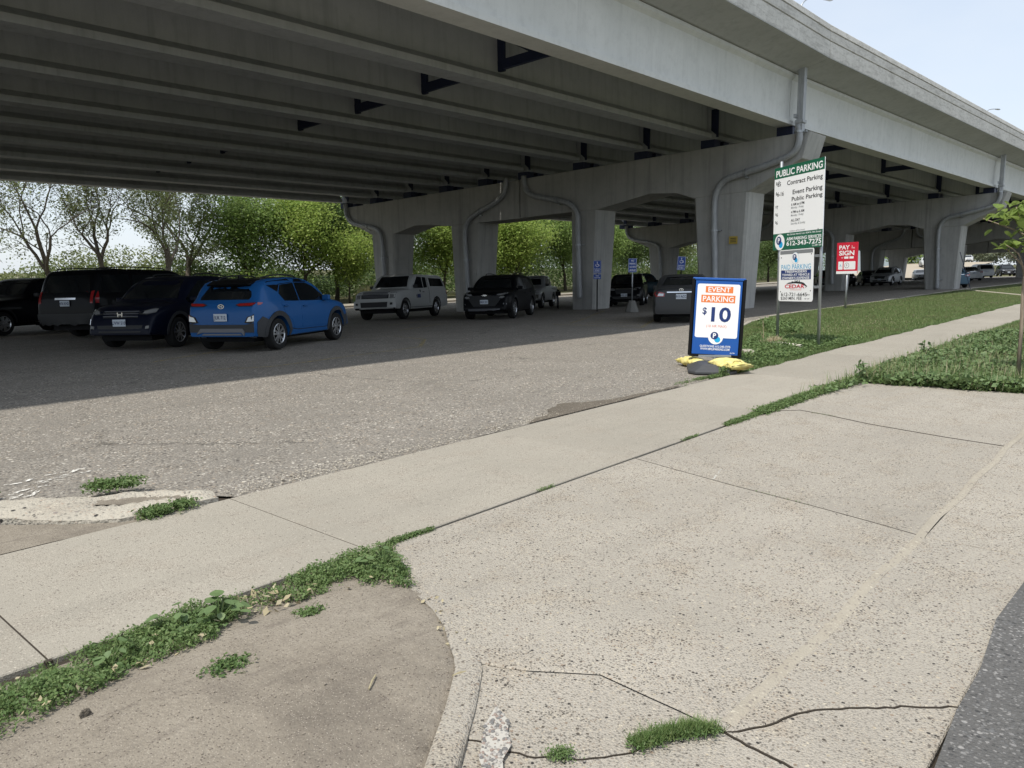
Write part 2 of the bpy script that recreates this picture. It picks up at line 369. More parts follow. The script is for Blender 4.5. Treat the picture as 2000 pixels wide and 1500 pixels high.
# ground sheet to the horizon
gx = np.concatenate([[-900, -400, -150, -60], np.arange(-30, 130, 4), [160, 220, 320, 500, 900]])
gy = np.concatenate([[-600, -200, -60, -20], np.arange(-8, 60, 2), [70, 90, 120, 180, 300, 600, 1200]])
XX, YY = np.meshgrid(gx, gy); ZZ = lotz(XX, YY) - .16 - .05 * (YY < 1.2)
nx = len(gx); ny = len(gy)
o = bpy.data.objects.new('ground', mesh_from('ground', np.stack([XX, YY, ZZ], -1).reshape(-1, 3), [(j * nx + i, j * nx + i + 1, (j + 1) * nx + i + 1, (j + 1) * nx + i) for j in range(ny - 1) for i in range(nx - 1)], M['ground'], True)); link(o); o['kind'] = 'structure'

# ---- parking lot
def wob(x, y, a=.03): return a * (float(vnoise(x, y, 1.9, 3)) - .5) * 2
_edge = [(x, 5.045 + wob(x, 0, .025)) for x in np.arange(2.72, 10.4, .22)]
lot_poly = _edge + [(10.6, 5.1), (125, 5.1), (125, 43), (-25, 43), (-25, 14), (-6, 9.2), (-1, 7.4), (.6, 6.62), (1.4, 6.2), (2.0, 5.65), (2.6, 5.25)]
lot = sheet('parking_lot', lot_poly, lambda x, y: lz(x, y) - .008 + .012 * (float(vnoise(x, y, .5, 5)) - .5), M['lot'], 1.6)
# faded yellow stall lines and the sweep of old paint, each a strip of paint on the lot
def faded(name, c, amt):
    m = mat(name, c, .85, spec=.2); g = G(m); n = g.noise(22, 5, .75); n2 = g.noise(3, 3, .6)
    t = g.n('ShaderNodeBsdfTransparent'); ms = g.n('ShaderNodeMixShader'); o_ = g.t.nodes['Material Output']
    f = g.math('MULTIPLY', g.ramp(n, [(amt, 0), (amt + .1, 1)]), g.ramp(n2, [(.25, .35), (.55, 1)]))
    g.l(f, ms.inputs[0]); g.l(t.outputs[0], ms.inputs[1]); g.l(g.b.outputs[0], ms.inputs[2]); g.l(ms.outputs[0], o_.inputs['Surface']); return m
M['yellow_paint'] = faded('faded_yellow_paint', (.46, .37, .17), .45)
M['white_paint'] = faded('faded_white_paint', (.75, .73, .68), .47)
def strip(name, pts, w_, m, parent, dz=.004):
    P = [Vector((p[0], p[1], 0)) for p in pts]; v = []
    Q = []
    for a, b in zip(P[:-1], P[1:]):
        n = max(1, int((b - a).length / .8)); Q += [a.lerp(b, i / n) for i in range(n)]
    Q.append(P[-1])
    for i, p in enumerate(Q):
        d = (Q[min(i + 1, len(Q) - 1)] - Q[max(i - 1, 0)]).normalized(); nn = Vector((-d.y, d.x, 0))
        for s in (-.5, .5):
            q = p + nn * w_ * s; v.append((q.x, q.y, lz(q.x, q.y) - .008 + .012 * (float(vnoise(q.x, q.y, .5, 5)) - .5) + dz + .004))
    o = bpy.data.objects.new(name, mesh_from(name, v, [(2 * i, 2 * i + 2, 2 * i + 3, 2 * i + 1) for i in range(len(Q) - 1)], m)); return link(o, parent)
HD = Vector((math.cos(R_(27)), math.sin(R_(27)), 0)); HN = Vector((-HD.y, HD.x, 0))   # the stalls run 27 degrees off the bridge
for pts in [[(19.4, 14.6), (23.6, 16.8)], [(18.6, 11.45), (18.9, 14.9)], [(18.6, 11.5), (22.5, 13.4)],
            [(6.3, 14.6), (11.5, 17.3)], [(7.7, 17.6), (12.6, 20.1)], [(9.2, 20.3), (14.0, 22.8)],
            [(14.7, 17.3), (18.6, 19.3)], [(16.4, 20.0), (21.0, 22.3)], [(24.2, 17.2), (28.0, 19.2)]]:
    strip('painted_line', pts, .1, M['yellow_paint'], lot)
strip('painted_line', [(9.6, 16.4), (11.9, 16.2), (12.9, 15.4), (12.6, 13.9), (11.2, 12.5), (9.0, 12.2), (7.3, 12.0), (6.0, 12.7)], .09, M['yellow_paint'], lot)
for k in range(5): strip('painted_line', [(19.6 + k * .85, 11.95 + k * .42), (19.8 + k * .85, 14.3 + k * .4)], .09, M['yellow_paint'], lot)
# splashes of white paint near the broken kerb
for k in range(9):
    x0 = 1.55 + .07 * k + random.uniform(-.05, .05); y0 = 6.35 + random.uniform(-.1, .45)
    strip('paint_splash', [(x0, y0), (x0 + random.uniform(.08, .2), y0 + random.uniform(-.05, .1)), (x0 + random.uniform(.2, .36), y0 + random.uniform(-.02, .2))], random.uniform(.018, .04), M['white_paint'], lot)
strip('paint_splash', [(9.1, 7.9), (9.16, 8.0), (9.3, 7.95)], .035, M['white_paint'], lot)
def roughen_(pts):
    r = []
    for a, b in zip(pts, pts[1:] + pts[:1]):
        for i in range(6):
            t = i / 6; j = .03 if i and a[1] > 5.07 else 0
            r.append((a[0] + (b[0] - a[0]) * t + random.uniform(-j, j), a[1] + (b[1] - a[1]) * t + random.uniform(-j, j)))
    return r
# scar in the asphalt along the walk
scar = sheet('asphalt_scar', roughen_([(6.0, 5.06), (6.3, 5.2), (6.55, 5.22), (6.75, 5.40), (7.15, 5.52), (7.4, 5.36), (7.9, 5.22), (8.6, 5.14), (9.2, 5.12), (9.2, 5.07), (7.9, 5.06), (6.9, 5.06)]), lambda x, y: lz(x, y) + .004, M['patch'], .2)

# ---- sidewalk, each slab a piece
sw = empty('sidewalk'); sw['kind'] = 'structure'
jx = [-7.3, -5.65, -4.0, -2.35, -.67, .975, 2.65, 5.46, 8.2, 10.95] + [10.95 + 1.65 * k for k in range(1, 36)]
def slab(name, poly, z, th, m, parent, inset=.005, dip=0.0, rnd=None):
    bm = bmesh.new(); f = bm.faces.new([bm.verts.new((p[0], p[1], 0)) for p in poly])
    if f.normal.z < 0: f.normal_flip()
    bmesh.ops.inset_individual(bm, faces=[f], thickness=inset)
    inner = f; bmesh.ops.delete(bm, geom=[q for q in bm.faces if q is not inner], context='FACES')
    bmesh.ops.inset_individual(bm, faces=[inner], thickness=.008)
    ring = [v for v in bm.verts if v not in inner.verts]
    for v in inner.verts: v.co.z = 0
    for v in ring: v.co.z = -.006
    be = [e for e in bm.edges if e.is_boundary]; r = bmesh.ops.extrude_edge_only(bm, edges=be)
    for v in [q for q in r['geom'] if isinstance(q, bmesh.types.BMVert)]: v.co.z = -th
    for v in bm.verts: v.co.z += z(v.co.x, v.co.y) if callable(z) else z
    bmesh.ops.triangulate(bm, faces=[q for q in bm.faces if len(q.verts) > 4])
    me = bpy.data.meshes.new(name); bm.to_mesh(me); bm.free(); me.materials.append(m)
    return link(bpy.data.objects.new(name, me), parent)
for a, b in zip(jx[:-1], jx[1:]):
    near = 3.45 + (.03 if b < 3 else 0); tilt = random.uniform(-.001, .001)
    slab('slab', [(a, near), (b, near), (b, 5.03), (a, 5.03)], tilt, .09, M['sidewalk'], sw, .0075)
sheet('joint_soil', [(-8, 3.3), (70, 3.3), (70, 5.2), (-8, 5.2)], lambda x, y: -.03, M['grime'], 4.0)
js = MB()
for a in jx[1:-1]: js.bar((a, 3.46, -.008), (a, 5.025, -.008), .03, .012)
link(bpy.data.objects.new('joint_filler', js.mesh('joint_filler', M['grime'])), sw)

# ---- driveway apron, cracked into pieces
dw = empty('driveway'); dw['kind'] = 'structure'
J3 = [(5.46, 3.42), (5.23, 2.44), (5.11, 1.8), (5.02, 1.41), (4.93, 1.07)]
CM = [(2.13, 2.1), (2.17, 1.99), (2.22, 1.89), (2.39, 1.64), (2.375, 1.4), (2.36, 1.09)]
CL = [(2.36, 1.09), (2.32, 1.15), (2.18, 1.25), (2.05, 1.28), (1.92, 1.38), (1.82, 1.51), (1.78, 1.63), (1.72, 1.8)]
CR = [(2.36, 1.09), (2.43, 1.035), (2.48, 1.0), (2.60, .955), (2.7, .9), (2.84, .76), (2.95, .64), (3.06, .5)]
JF = [(8.25, 3.42), (8.5, 3.17), (8.4, 2.83), (8.18, 2.34), (7.99, 1.61), (7.91, 1.1)]
CD = [(2.36, 1.09), (2.34, .97), (2.32, .83), (2.26, .64), (2.2, .5)]
drop = lambda x, y: -.0
edgeL = [(2.8, 3.42), (2.71, 3.3), (2.53, 2.93), (2.43, 2.65), (2.31, 2.37), (2.13, 2.1)]
def roughen(pts, amp=.008, step=.09):
    r = []
    for a, b in zip(pts[:-1], pts[1:]):
        a = Vector(a); b = Vector(b); n = max(1, int((b - a).length / step))
        for i in range(n):
            p = a.lerp(b, i / n); j = amp if 0 < i else 0
            r.append((p.x + random.uniform(-j, j), p.y + random.uniform(-j, j)))
    r.append(tuple(pts[-1])); return r
CM, CL, CR, CD = roughen(CM, .004), roughen(roughen(CL, .012), .006, .03), roughen(roughen(CR, .013), .006, .03), roughen(roughen(CD, .012), .006, .03)
pieces = [edgeL + CM[1:] + [(4.93, 1.07)] + J3[::-1][1:],
          CM + CL[1:] + [(1.80, 1.9), (2.02, 2.03)],
          CL[::-1] + CD[1:] + [(1.2, .5), (1.2, 1.42), (1.55, 1.69)],
          [(4.93, 1.07), (2.36, 1.09)][::-1] + [(4.96, .5)] + CR[::-1][:-1],
          CR + CD[::-1][:-1],
          J3 + JF[::-1], JF + [(11.4, 1.1), (11.35, 1.5), (11.2, 2.0), (11.25, 2.42), (11.1, 2.9), (11.1, 3.42)],
          [(4.95, 1.065), (7.91, 1.1), (7.95, .5), (4.98, .5)], [(7.93, 1.1), (11.4, 1.1), (11.4, .5), (7.97, .5)]]
for i, p in enumerate(pieces):
    slab('slab', p, [0, -.006, -.012, -.004, -.009, -.003, -.002, -.006, -.006][i], .09, M['driveway'], dw, [.0065, .008, .008, .006, .007, .008, .007, .007, .006][i])
sheet('driveway_bed', [(1.1, .45), (11.5, .45), (11.5, 3.3), (2.75, 3.3), (2.2, 2.2), (1.1, 1.6)], lambda x, y: -.04, M['grime'], 3.0)
tar = MB()
for a_, b_ in zip(CM[2:-1], CM[3:]): tar.bar((a_[0], a_[1], -.016), (b_[0], b_[1], -.016), .017, .02)
link(bpy.data.objects.new('crack_filler', tar.mesh('crack_filler', M['black'])), dw)
for ln_, zz in ((J3, -.0095), (JF, -.0085), (CL, -.018), (CR, -.0145), (CD, -.0165), ([(4.93, 1.07), (4.955, .8), (4.965, .5)], -.016), ([(7.91, 1.1), (7.96, .5)], -.016)):
    jf = MB()
    for a_, b_ in zip(ln_[:-1], ln_[1:]): jf.bar((a_[0], a_[1], zz), (b_[0], b_[1], zz), .024 if zz > -.013 else .007, .014)
    link(bpy.data.objects.new('joint_filler', jf.mesh('joint_filler', M['grime'])), dw)
lip = [(2.40, 1.10)] + [(x, 1.085 + .012 * math.sin(x * 5)) for x in np.arange(2.7, 11.3, .3)]
vv = [];
for i, p in enumerate(lip): vv += [(p[0], p[1] - .022, -.004), (p[0], p[1], .0025), (p[0], p[1] + .026, .0005)]
o = bpy.data.objects.new('gutter_lip', mesh_from('gutter_lip', vv, [(3 * i + k, 3 * i + 3 + k, 3 * i + 4 + k, 3 * i + 1 + k) for i in range(len(lip) - 1) for k in (0, 1)], M['lip'], True)); link(o, dw)
# street
sheet('street', [(-30, -9), (140, -9), (140, .5), (4.5, .502), (3.95, .53), (3.4, .495), (3.0, .5), (2.6, .48), (-30, .5)], lambda x, y: .004 - .02 * min(1, max(0, (.5 - y) / 3)), M['street'], 6.0)
# kerbs: the flare at the near corner, the street kerb beyond the apron
def kerb(name, pts, hts, w_, m, label=None):
    v = []; n = 6; P = [Vector((p[0], p[1], 0)) for p in pts]
    for i, p in enumerate(P):
        d = (P[min(i + 1, len(P) - 1)] - P[max(i - 1, 0)]).normalized(); nn = Vector((-d.y, d.x, 0)); h = hts[i]
        for s, z in ((-.5, -.14), (-.5, h * .75), (-.38, h), (.25, h), (.42, h * .7), (.5, h * .2), (.55, -.14)):
            q = p + nn * s * w_; v.append((q.x, q.y, z + lz(q.x, q.y)))
    f = [(7 * i + k, 7 * i + 7 + k, 7 * i + 8 + k, 7 * i + 1 + k) for i in range(len(P) - 1) for k in range(6)]
    f += [tuple(range(7)), tuple(7 * (len(P) - 1) + k for k in range(6, -1, -1))]
    me = mesh_from(name, v, f, m); smooth_by_angle(me, 35)
    bm = bmesh.new(); bm.from_mesh(me); bmesh.ops.recalc_face_normals(bm, faces=bm.faces); bm.to_mesh(me); bm.free()
    o = bpy.data.objects.new(name, me); link(o); o['kind'] = 'structure'; return o
kp = [(2.66, 3.1), (2.52, 2.80), (2.43, 2.55), (2.34, 2.37), (2.25, 2.25), (2.16, 2.12), (2.08, 2.03), (1.98, 1.95), (1.85, 1.85), (1.72, 1.76), (1.58, 1.66), (1.4, 1.52), (1.0, 1.2), (.4, .9), (-1, .72), (-20, .72)]
kerb('kerb', [(p[0] - .02, p[1] + .03) for p in kp], [-.012, -.008, -.004, -.001, .003, .007, .011, .014, .017, .02, .026, .04, .08, .11, .12, .12], .11, M['driveway'])
kerb('kerb', [(11.45, .95), (12.2, .78), (14, .72), (80, .72)], [.02, .08, .12, .12], .16, M['kerb'])

# ---- bare soil by the near kerb and behind the walk
dirt_poly = [(-8, 3.47), (2.80, 3.47), (2.715, 3.3), (2.535, 2.93), (2.435, 2.65), (2.31, 2.40), (2.08, 2.10), (1.83, 1.92), (1.55, 1.72), (1.3, 1.55), (.9, 1.25), (.3, .95), (-1, .8), (-8, .8)]
def dz(x, y):
    e = float(edgedist(np.array([x]), np.array([y]), dirt_poly)[0])
    return -.012 + .035 * min(1, e / .5) + .022 * (float(vnoise(x, y, 2.3, 1)) - .5) + .012 * (float(vnoise(x, y, 8, 2)) - .5) - .018 * (1 if e < .01 else 0)
sheet('bare_soil', dirt_poly, dz, M['soil'], .09)
dirt2 = [(-9, 5.04), (2.55, 5.04), (2.2, 5.1), (1.9, 5.2), (1.6, 5.45), (1.3, 5.85), (.5, 6.5), (-1, 7.2), (-9, 10)]
sheet('bare_soil', dirt2, lambda x, y: -.012 + .03 * (float(vnoise(x, y, 2.0, 4)) - .5), M['soil'], .25)
# broken, eroded kerb end beside the walk
bk = [(-.6, 7.35), (.6, 6.85), (1.25, 6.42), (1.69, 6.08), (1.96, 5.80), (2.35, 5.60), (2.64, 5.26), (2.58, 5.06), (2.15, 5.07), (1.94, 5.12), (1.66, 5.36), (1.4, 5.8), (.5, 6.45), (-.7, 6.95)]
hol = [(1.98, 5.62), (2.22, 5.47), (2.42, 5.30), (2.46, 5.2), (2.3, 5.24), (2.05, 5.38), (1.92, 5.52)]
def bkz(x, y):
    e = float(edgedist(np.array([x]), np.array([y]), bk)[0]); z = lz(x, y) + .045 * min(1, .3 + e / .12) + .02 * (float(vnoise(x, y, 11, 6)) - .5)
    if inpoly(np.array([x]), np.array([y]), hol)[0]: z -= .032
    return z
sheet('broken_kerb', bk, bkz, M['oldslab'], .055, thick=.14)
sheet('soil_pocket', [(p[0], p[1]) for p in hol], lambda x, y: lz(x, y) + .024 + .008 * float(vnoise(x, y, 9, 3)), M['soil'], .1)

# ---- lawns
lawn_poly = [(10.3, 5.045), (12.6, 6.0), (13.7, 6.4), (15.3, 7.1), (17.2, 7.9), (19.7, 9.0), (22, 9.7), (24.4, 10.2), (28.5, 10.4), (33, 10.5), (38, 10.4), (44, 10.6), (55, 10.8), (70, 10.2), (100, 9), (100, 5.045)]
verge_poly = [(8.3, 3.47), (9.2, 3.40), (10.2, 3.36), (11.06, 3.3), (11.05, 2.87), (11.2, 2.42), (11.2, 2.0), (11.3, 1.52), (11.45, 1.15), (12, .9), (14, .82), (80, .82), (80, 3.47)]
sheet('lawn', lawn_poly, lambda x, y: lz(x, y) + .012 + .02 * float(vnoise(x, y, 1.5, 8)), M['turf'], .6)
sheet('verge', verge_poly, lambda x, y: .012 + .02 * float(vnoise(x, y, 1.5, 9)), M['turf'], .6)
# low broken kerb between lawn and lot, in short lengths
kb = [(12.55, 6.12), (13.7, 6.5), (15.3, 7.2), (17.2, 8.0), (19.7, 9.1), (22, 9.8), (24.4, 10.3), (28.5, 10.5), (33, 10.6), (38, 10.55), (44, 10.8), (56, 11.2), (64, 10.9), (75, 10.5)]
acc = [];
for (a, b) in zip(kb[:-1], kb[1:]):
    n = max(1, round(math.dist(a, b) / 2.4))
    for i in range(n):
        p0 = Vector(a).lerp(Vector(b), i / n); p1 = Vector(a).lerp(Vector(b), (i + 1) / n); g_ = (p1 - p0).normalized() * .03
        p0 = p0 + g_; p1 = p1 - g_; hh = random.uniform(.015, .06)
        kerb('kerb', [tuple(p0), tuple(p0.lerp(p1, .5)), tuple(p1)], [hh, hh + random.uniform(-.015, .015), hh], .15, M['oldslab'])
kerb('kerb', [(44, 5.9), (48, 7.6), (52, 9.3), (55.5, 10.6)], [.06] * 4, .2, M['kerb'])
# ---- far edge of the lot: kerb, pale path, rough grass beyond
kerb('kerb', [(-25, 42.6), (0, 42.6), (30, 42.6), (60, 42.6), (125, 42.6)], [.14] * 5, .3, M['kerb'])
sheet('path', [(-30, 43), (125, 43), (125, 46.5), (-30, 46.5)], lambda x, y: lz(x, y) + .03, M['sidewalk'], 8)

# ------------------------------------------------------------------ the two overpasses
NODES = [(-16.0, 11.85, 6.86), (29.6, 11.85, 6.82), (58.0, 9.94, 6.35), (86.0, 8.06, 5.95), (114.0, 6.2, 5.6)]
SL = -.043                                        # cross fall of the deck
def span_pt(i, t, dy, dz):                        # a point dy across and dz up from the outer girder's lower edge
    a = Vector(NODES[i]); b = Vector(NODES[i + 1]); p = a.lerp(b, t); return Vector((p.x, p.y + dy, p.z + dz + SL * dy))
GY1 = [.36, 3.55, 6.75, 10.1, 13.5]; GY2 = [16.25, 19.2, 22.15, 25.2, 28.1]
PROF = [(-.35, 0), (.35, 0), (.35, .17), (.12, .36), (.09, 1.48), (.24, 1.6), (.38, 1.68), (.38, 1.83), (-.38, 1.83), (-.38, 1.68), (-.24, 1.6), (-.09, 1.48), (-.12, .36), (-.35, .17)]
PROF_E = [(-.35, 0), (.35, 0), (.35, .17), (.12, .36), (.09, 1.48), (.38, 1.66), (.38, 1.83), (-.38, 1.83), (-.38, 1.72), (-.26, 1.62), (-.22, .2), (-.35, .15)]
def girder(i, dy, prof, m, parent):
    b = MB(); L_ = (Vector(NODES[i + 1]) - Vector(NODES[i])).length; e = (.02 if prof is PROF_E else .16) / L_
    b.extrude(prof, lambda p: span_pt(i, e, dy + p[0], p[1] - SL * p[0]), lambda p: span_pt(i, 1 - e, dy + p[0], p[1] - SL * p[0]))
    return b.obj('girder', m, parent, bevel=0)
def brace(i, t, d0, d1, parent):
    b = MB(); P = lambda y, z: span_pt(i, t, y, z)
    b.bar(P(d0 + .11, .42), P(d0 + .11, 1.52), .30, .06) if False else None
    v0, v1 = P(d0 + .13, 0), P(d1 - .13, 0)
    b.box((v0.x, P(d0 + .2, 0).y, P(d0 + .2, .95).z), (.10, .26, 1.15)); b.box((v0.x, P(d1 - .2, 0).y, P(d1 - .2, .95).z), (.10, .26, 1.15))
    b.bar(P(d0 + .1, .55), P(d1 - .1, .55), .12, .26); mid = (d0 + d1) / 2
    b.bar(P(d0 + .15, 1.42), P(mid, .6), .1, .2); b.bar(P(d1 - .15, 1.42), P(mid, .6), .1, .2); b.box(tuple(P(mid, .66)), (.1, .6, .3))
    return b.obj('cross_brace', M['steel'], parent)
def overpass(gys, y0, y1, near, label):
    root = empty('overpass', (29.6, 11.85 + (y0 + y1) / 2, 0)); tag(root, label, 'bridge', 'concrete overpasses side by side')
    inv = Matrix.Translation((-29.6, -(11.85 + (y0 + y1) / 2), 0))
    for i in range(len(NODES) - 1):
        for k, gyv in enumerate(gys):
            ext = near and k == 0
            girder(i, gyv, PROF_E if ext else PROF, M['girder_face'] if ext else M['girder'], root)
        for a, b in zip(gys[:-1], gys[1:]):
            if i == 0:
                for x in ((16.95,) if a < 12 or True else ()): brace(i, (x - NODES[0][0]) / (NODES[1][0] - NODES[0][0]), a, b, root)
            else:
                for t in (.33, .66): brace(i, t, a, b, root)
        # deck slab of the span
        d = MB(); pr = [(y0, 2.10), (gys[0] - .45, 1.84), (gys[-1] + .45, 1.84), (y1, 2.10 if not near else 1.84), (y1, 2.35), (y0, 2.35)]
        if not near: pr[0] = (y0, 1.84)
        L_ = (Vector(NODES[i + 1]) - Vector(NODES[i])).length; e = .012 / L_
        d.extrude(pr, lambda p: span_pt(i, e, p[0], p[1]), lambda p: span_pt(i, 1 - e, p[0], p[1])); d.obj('deck', M['deck'], root)
        # parapets with two cast grooves, in lengths
        for (yo, sgn) in ((y0, 1), (y1, -1)):
            n = 3 if i == 0 else 2
            for q in range(n):
                b = MB(); g_ = .05
                pr = [(0, 2.13), (0, 2.655), (g_, 2.667), (g_, 2.70), (0, 2.712), (0, 2.995), (g_, 3.007), (g_, 3.04), (0, 3.052), (.02, 3.24), (.04, 3.26), (.27, 3.26), (.29, 3.24), (.33, 2.8), (.45, 2.36), (.45, 2.352), (.02, 2.352)]
                ta, tb = q / n + .012 / L_, (q + 1) / n - .012 / L_
                b.extrude(pr, lambda p: span_pt(i, ta, yo - sgn * .004 + sgn * p[0], p[1] - SL * sgn * p[0]), lambda p: span_pt(i, tb, yo - sgn * .004 + sgn * p[0], p[1] - SL * sgn * p[0]))
                b.obj('parapet', M['parapet'], root)
    for o in root.children: o.matrix_parent_inverse = inv
    return root
op1 = overpass(GY1, -1.26, 14.72, True, 'nearer concrete overpass with pale painted outer girder and grooved parapet')
op2 = overpass(GY2, 14.78, 29.6, False, 'farther concrete overpass running along the tree line behind the nearer one')

# ---- piers: each a cap beam on two flared columns
def pier(xf, dy, dzt, near, label, gys, grp='bridge piers of two columns under a cap beam', dx=0.0, node=None):
    """xf: front face; dy, dzt: shift against the first pier"""
    yc = 18.2 if near else 32.75
    root = empty('bridge_pier', (xf + .7, yc + dy, lz(xf, yc + dy))); tag(root, label, 'bridge pier', grp)
    inv = Matrix.Translation((-(xf + .7), -(yc + dy), -lz(xf, yc + dy)))
    th = 1.65; f = MB()
    if near:
        prof = [(11.15, 6.5), (11.42, 5.55), (13.5, 4.47), (15.9, 4.36), (16.7, 4.62), (18.0, 4.69), (20.76, 4.16), (22.3, 4.12), (25.38, 4.0), (25.38, 5.88)]
        cols = [(13.5, 15.9, 13.68, 15.5, 4.5), (20.76, 22.28, 20.94, 22.2, 4.22)]
    else:
        prof = [(25.46, 5.86), (25.46, 3.98), (28.2, 3.9), (30.4, 3.82), (32.0, 3.95), (33.2, 3.97), (35.04, 3.55), (37.16, 3.6), (38.7, 4.2), (39.15, 4.4), (39.6, 5.28)]
        cols = [(28.25, 30.39, 28.45, 30.1, 3.95), (35.04, 37.16, 35.25, 36.8, 3.66)]
    f.extrude(prof, lambda p: (xf, p[0] + dy, p[1] + dzt), lambda p: (xf + th, p[0] + dy, p[1] + dzt)); f.obj('cap_beam', M['pier'], root, bevel=.03)
    for (a, b, c, d, zt) in cols:
        zb = min(lz(xf, c + dy), lz(xf, d + dy)) - .3; k = MB(); zt += dzt
        v = []
        for (ya, yb, z, xa, xb) in ((c, d, zb, xf + .02, xf + th - .25), (a, b, zt, xf + .02, xf + th - .02)):
            ch = .09
            v += [(xa, ya + ch + dy, z), (xa, yb - ch + dy, z), (xa + ch, yb + dy, z), (xb - ch, yb + dy, z), (xb, yb - ch + dy, z), (xb, ya + ch + dy, z), (xb - ch, ya + dy, z), (xa + ch, ya + dy, z)]
        k.add(v, [tuple(range(7, -1, -1)), tuple(range(8, 16))] + [(i, (i + 1) % 8, 8 + (i + 1) % 8, 8 + i) for i in range(8)])
        k.obj('column', M['pier'], root)
    # bearings under the girders and the dark joint pads
    for gyv in gys:
        y = 11.85 + dy + gyv; zt = np.interp(y - dy, [11.15, 25.4, 39.6], [6.5, 5.87, 5.28]) + dzt
        zg = 6.82 + dzt + SL * gyv; bmb = MB()
        bmb.box((xf + .42, y, (zt + zg) / 2), (.5, .62, max(.05, zg - zt) - .004)); bmb.box((xf + 1.2, y, (zt + zg) / 2), (.5, .62, max(.05, zg - zt) - .004))
        bmb.obj('bearing', M['steel'], root)
        if near and gyv == gys[0]: continue
        w2 = MB(); w2.box((xf + .22, y - .28, zg + .62), (.08, .3, 1.1)); w2.obj('end_stiffener', M['steel'], root)
    for o in root.children: o.matrix_parent_inverse = inv
    return root, inv
def smooth_path(pts, n=5):
    P = [Vector(p) for p in pts]; r = []
    for i in range(len(P) - 1):
        p0, p1, p2, p3 = P[max(i - 1, 0)], P[i], P[i + 1], P[min(i + 2, len(P) - 1)]
        for k in range(n):
            t = k / n; r.append(.5 * ((2 * p1) + (p2 - p0) * t + (2 * p0 - 5 * p1 + 4 * p2 - p3) * t * t + (3 * p1 - p0 - 3 * p2 + p3) * t ** 3))
    r.append(P[-1]); return r
def drain(root, inv, pts, clamps, r=.13):
    b = MB(); b.tube(smooth_path(pts), r, 12); o = b.obj('drain_pipe', M['pipe'], root, smooth=True); o.matrix_parent_inverse = inv
    for c, ax in clamps:
        k = MB(); k.ring(c, ax, [(r + .03, -.035), (r + .03, .035), (r - .01, .035), (r - .01, -.035)], 14, True); k.box((c[0] + .1, c[1] - r - .07 if ax == 'z' else c[1], c[2] if ax == 'z' else c[2] - r - .06), (.1, .14, .05))
        q = k.obj('pipe_clamp', M['galv'], o)
    return o
PX = [29.6, 58.0, 86.0, 114.0]
def shift(i): return NODES[i + 1][1] - 11.85, NODES[i + 1][2] - 6.82
piers = []
names = ['nearest bridge pier, its outer column with a drain pipe beside the price board', 'bridge pier of the nearer overpass second along, behind the red pay sign', 'bridge pier of the nearer overpass third along, in shade', 'farthest bridge pier of the nearer overpass']
names2 = ['bridge pier of the farther overpass standing behind the white pickup', 'bridge pier of the farther overpass second along, behind the handicapped signs', 'bridge pier of the farther overpass third along', 'farthest bridge pier of the farther overpass']
for i, x in enumerate(PX):
    dy, dzt = shift(i); xf = x - (.05 if i else 0)
    r1, i1 = pier(xf, dy, dzt, True, names[i], GY1); r2, i2 = pier(xf, dy, dzt, False, names2[i], GY2)
    if i > 2: continue
    F = lambda y, z, o_=-.17: (xf + o_, y + dy, z + dzt)
    G0 = lambda y: lz(xf, y + dy) + .02
    drain(r1, i1, [F(11.55, 6.75), F(11.5, 6.2), F(11.75, 5.72), F(12.6, 5.42), F(13.7, 5.16), F(14.45, 4.95), F(14.8, 4.45), F(14.85, 3.6), F(14.75, 1.5), (xf - .16, 14.7 + dy, G0(14.7))], [(F(11.53, 6.5), 'z'), (F(13.55, 5.19), 'y'), (F(14.83, 3.0), 'z'), (F(14.72, 1.0), 'z')])
    drain(r1, i1, [F(25.0, 6.0), F(24.9, 5.4), F(24.4, 5.02), F(23.2, 4.76), F(22.2, 4.5), F(21.75, 4.0), F(21.7, 3.2), F(21.62, 1.0), (xf - .16, 21.6 + dy, G0(21.6) + .5)], [(F(22.9, 4.69), 'y'), (F(21.68, 2.6), 'z')])
    drain(r2, i2, [F(26.15, 6.0), F(26.3, 5.3), F(26.9, 4.86), F(28.2, 4.38), F(28.9, 3.95), F(29.1, 3.2), F(29.0, 1.5), (xf - .16, 28.9 + dy, G0(28.9))], [(F(28.0, 4.45), 'y'), (F(29.05, 2.0), 'z')])
    drain(r2, i2, [F(39.3, 5.5), F(39.2, 4.8), F(38.6, 4.3), F(37.0, 4.02), F(36.2, 3.75), F(35.95, 3.1), F(35.85, 1.5), (xf - .16, 35.75 + dy, G0(35.7))], [(F(37.2, 4.05), 'y'), (F(35.9, 2.2), 'z')])
    # square downspout from the deck to the pipe
    d = MB(); d.box((xf - .1, 11.5 + dy, 7.85 + dzt), (.26, .24, 1.95)); d.box((xf - .1, 11.5 + dy, 6.86 + dzt), (.36, .32, .12)); d.box((xf - .1, 11.52 + dy, 6.62 + dzt), (.3, .27, .4))
    o = d.obj('downspout', M['pipe'], r1, bevel=.015); o.matrix_parent_inverse = i1
    d = MB(); d.box((xf - .33, 11.62 + dy, 7.05 + dzt), (.1, .1, .14)); d.bar((xf - .3, 11.6 + dy, 6.98 + dzt), (xf - .1, 11.6 + dy, 7.0 + dzt), .04); q = d.obj('bracket', M['galv'], o)
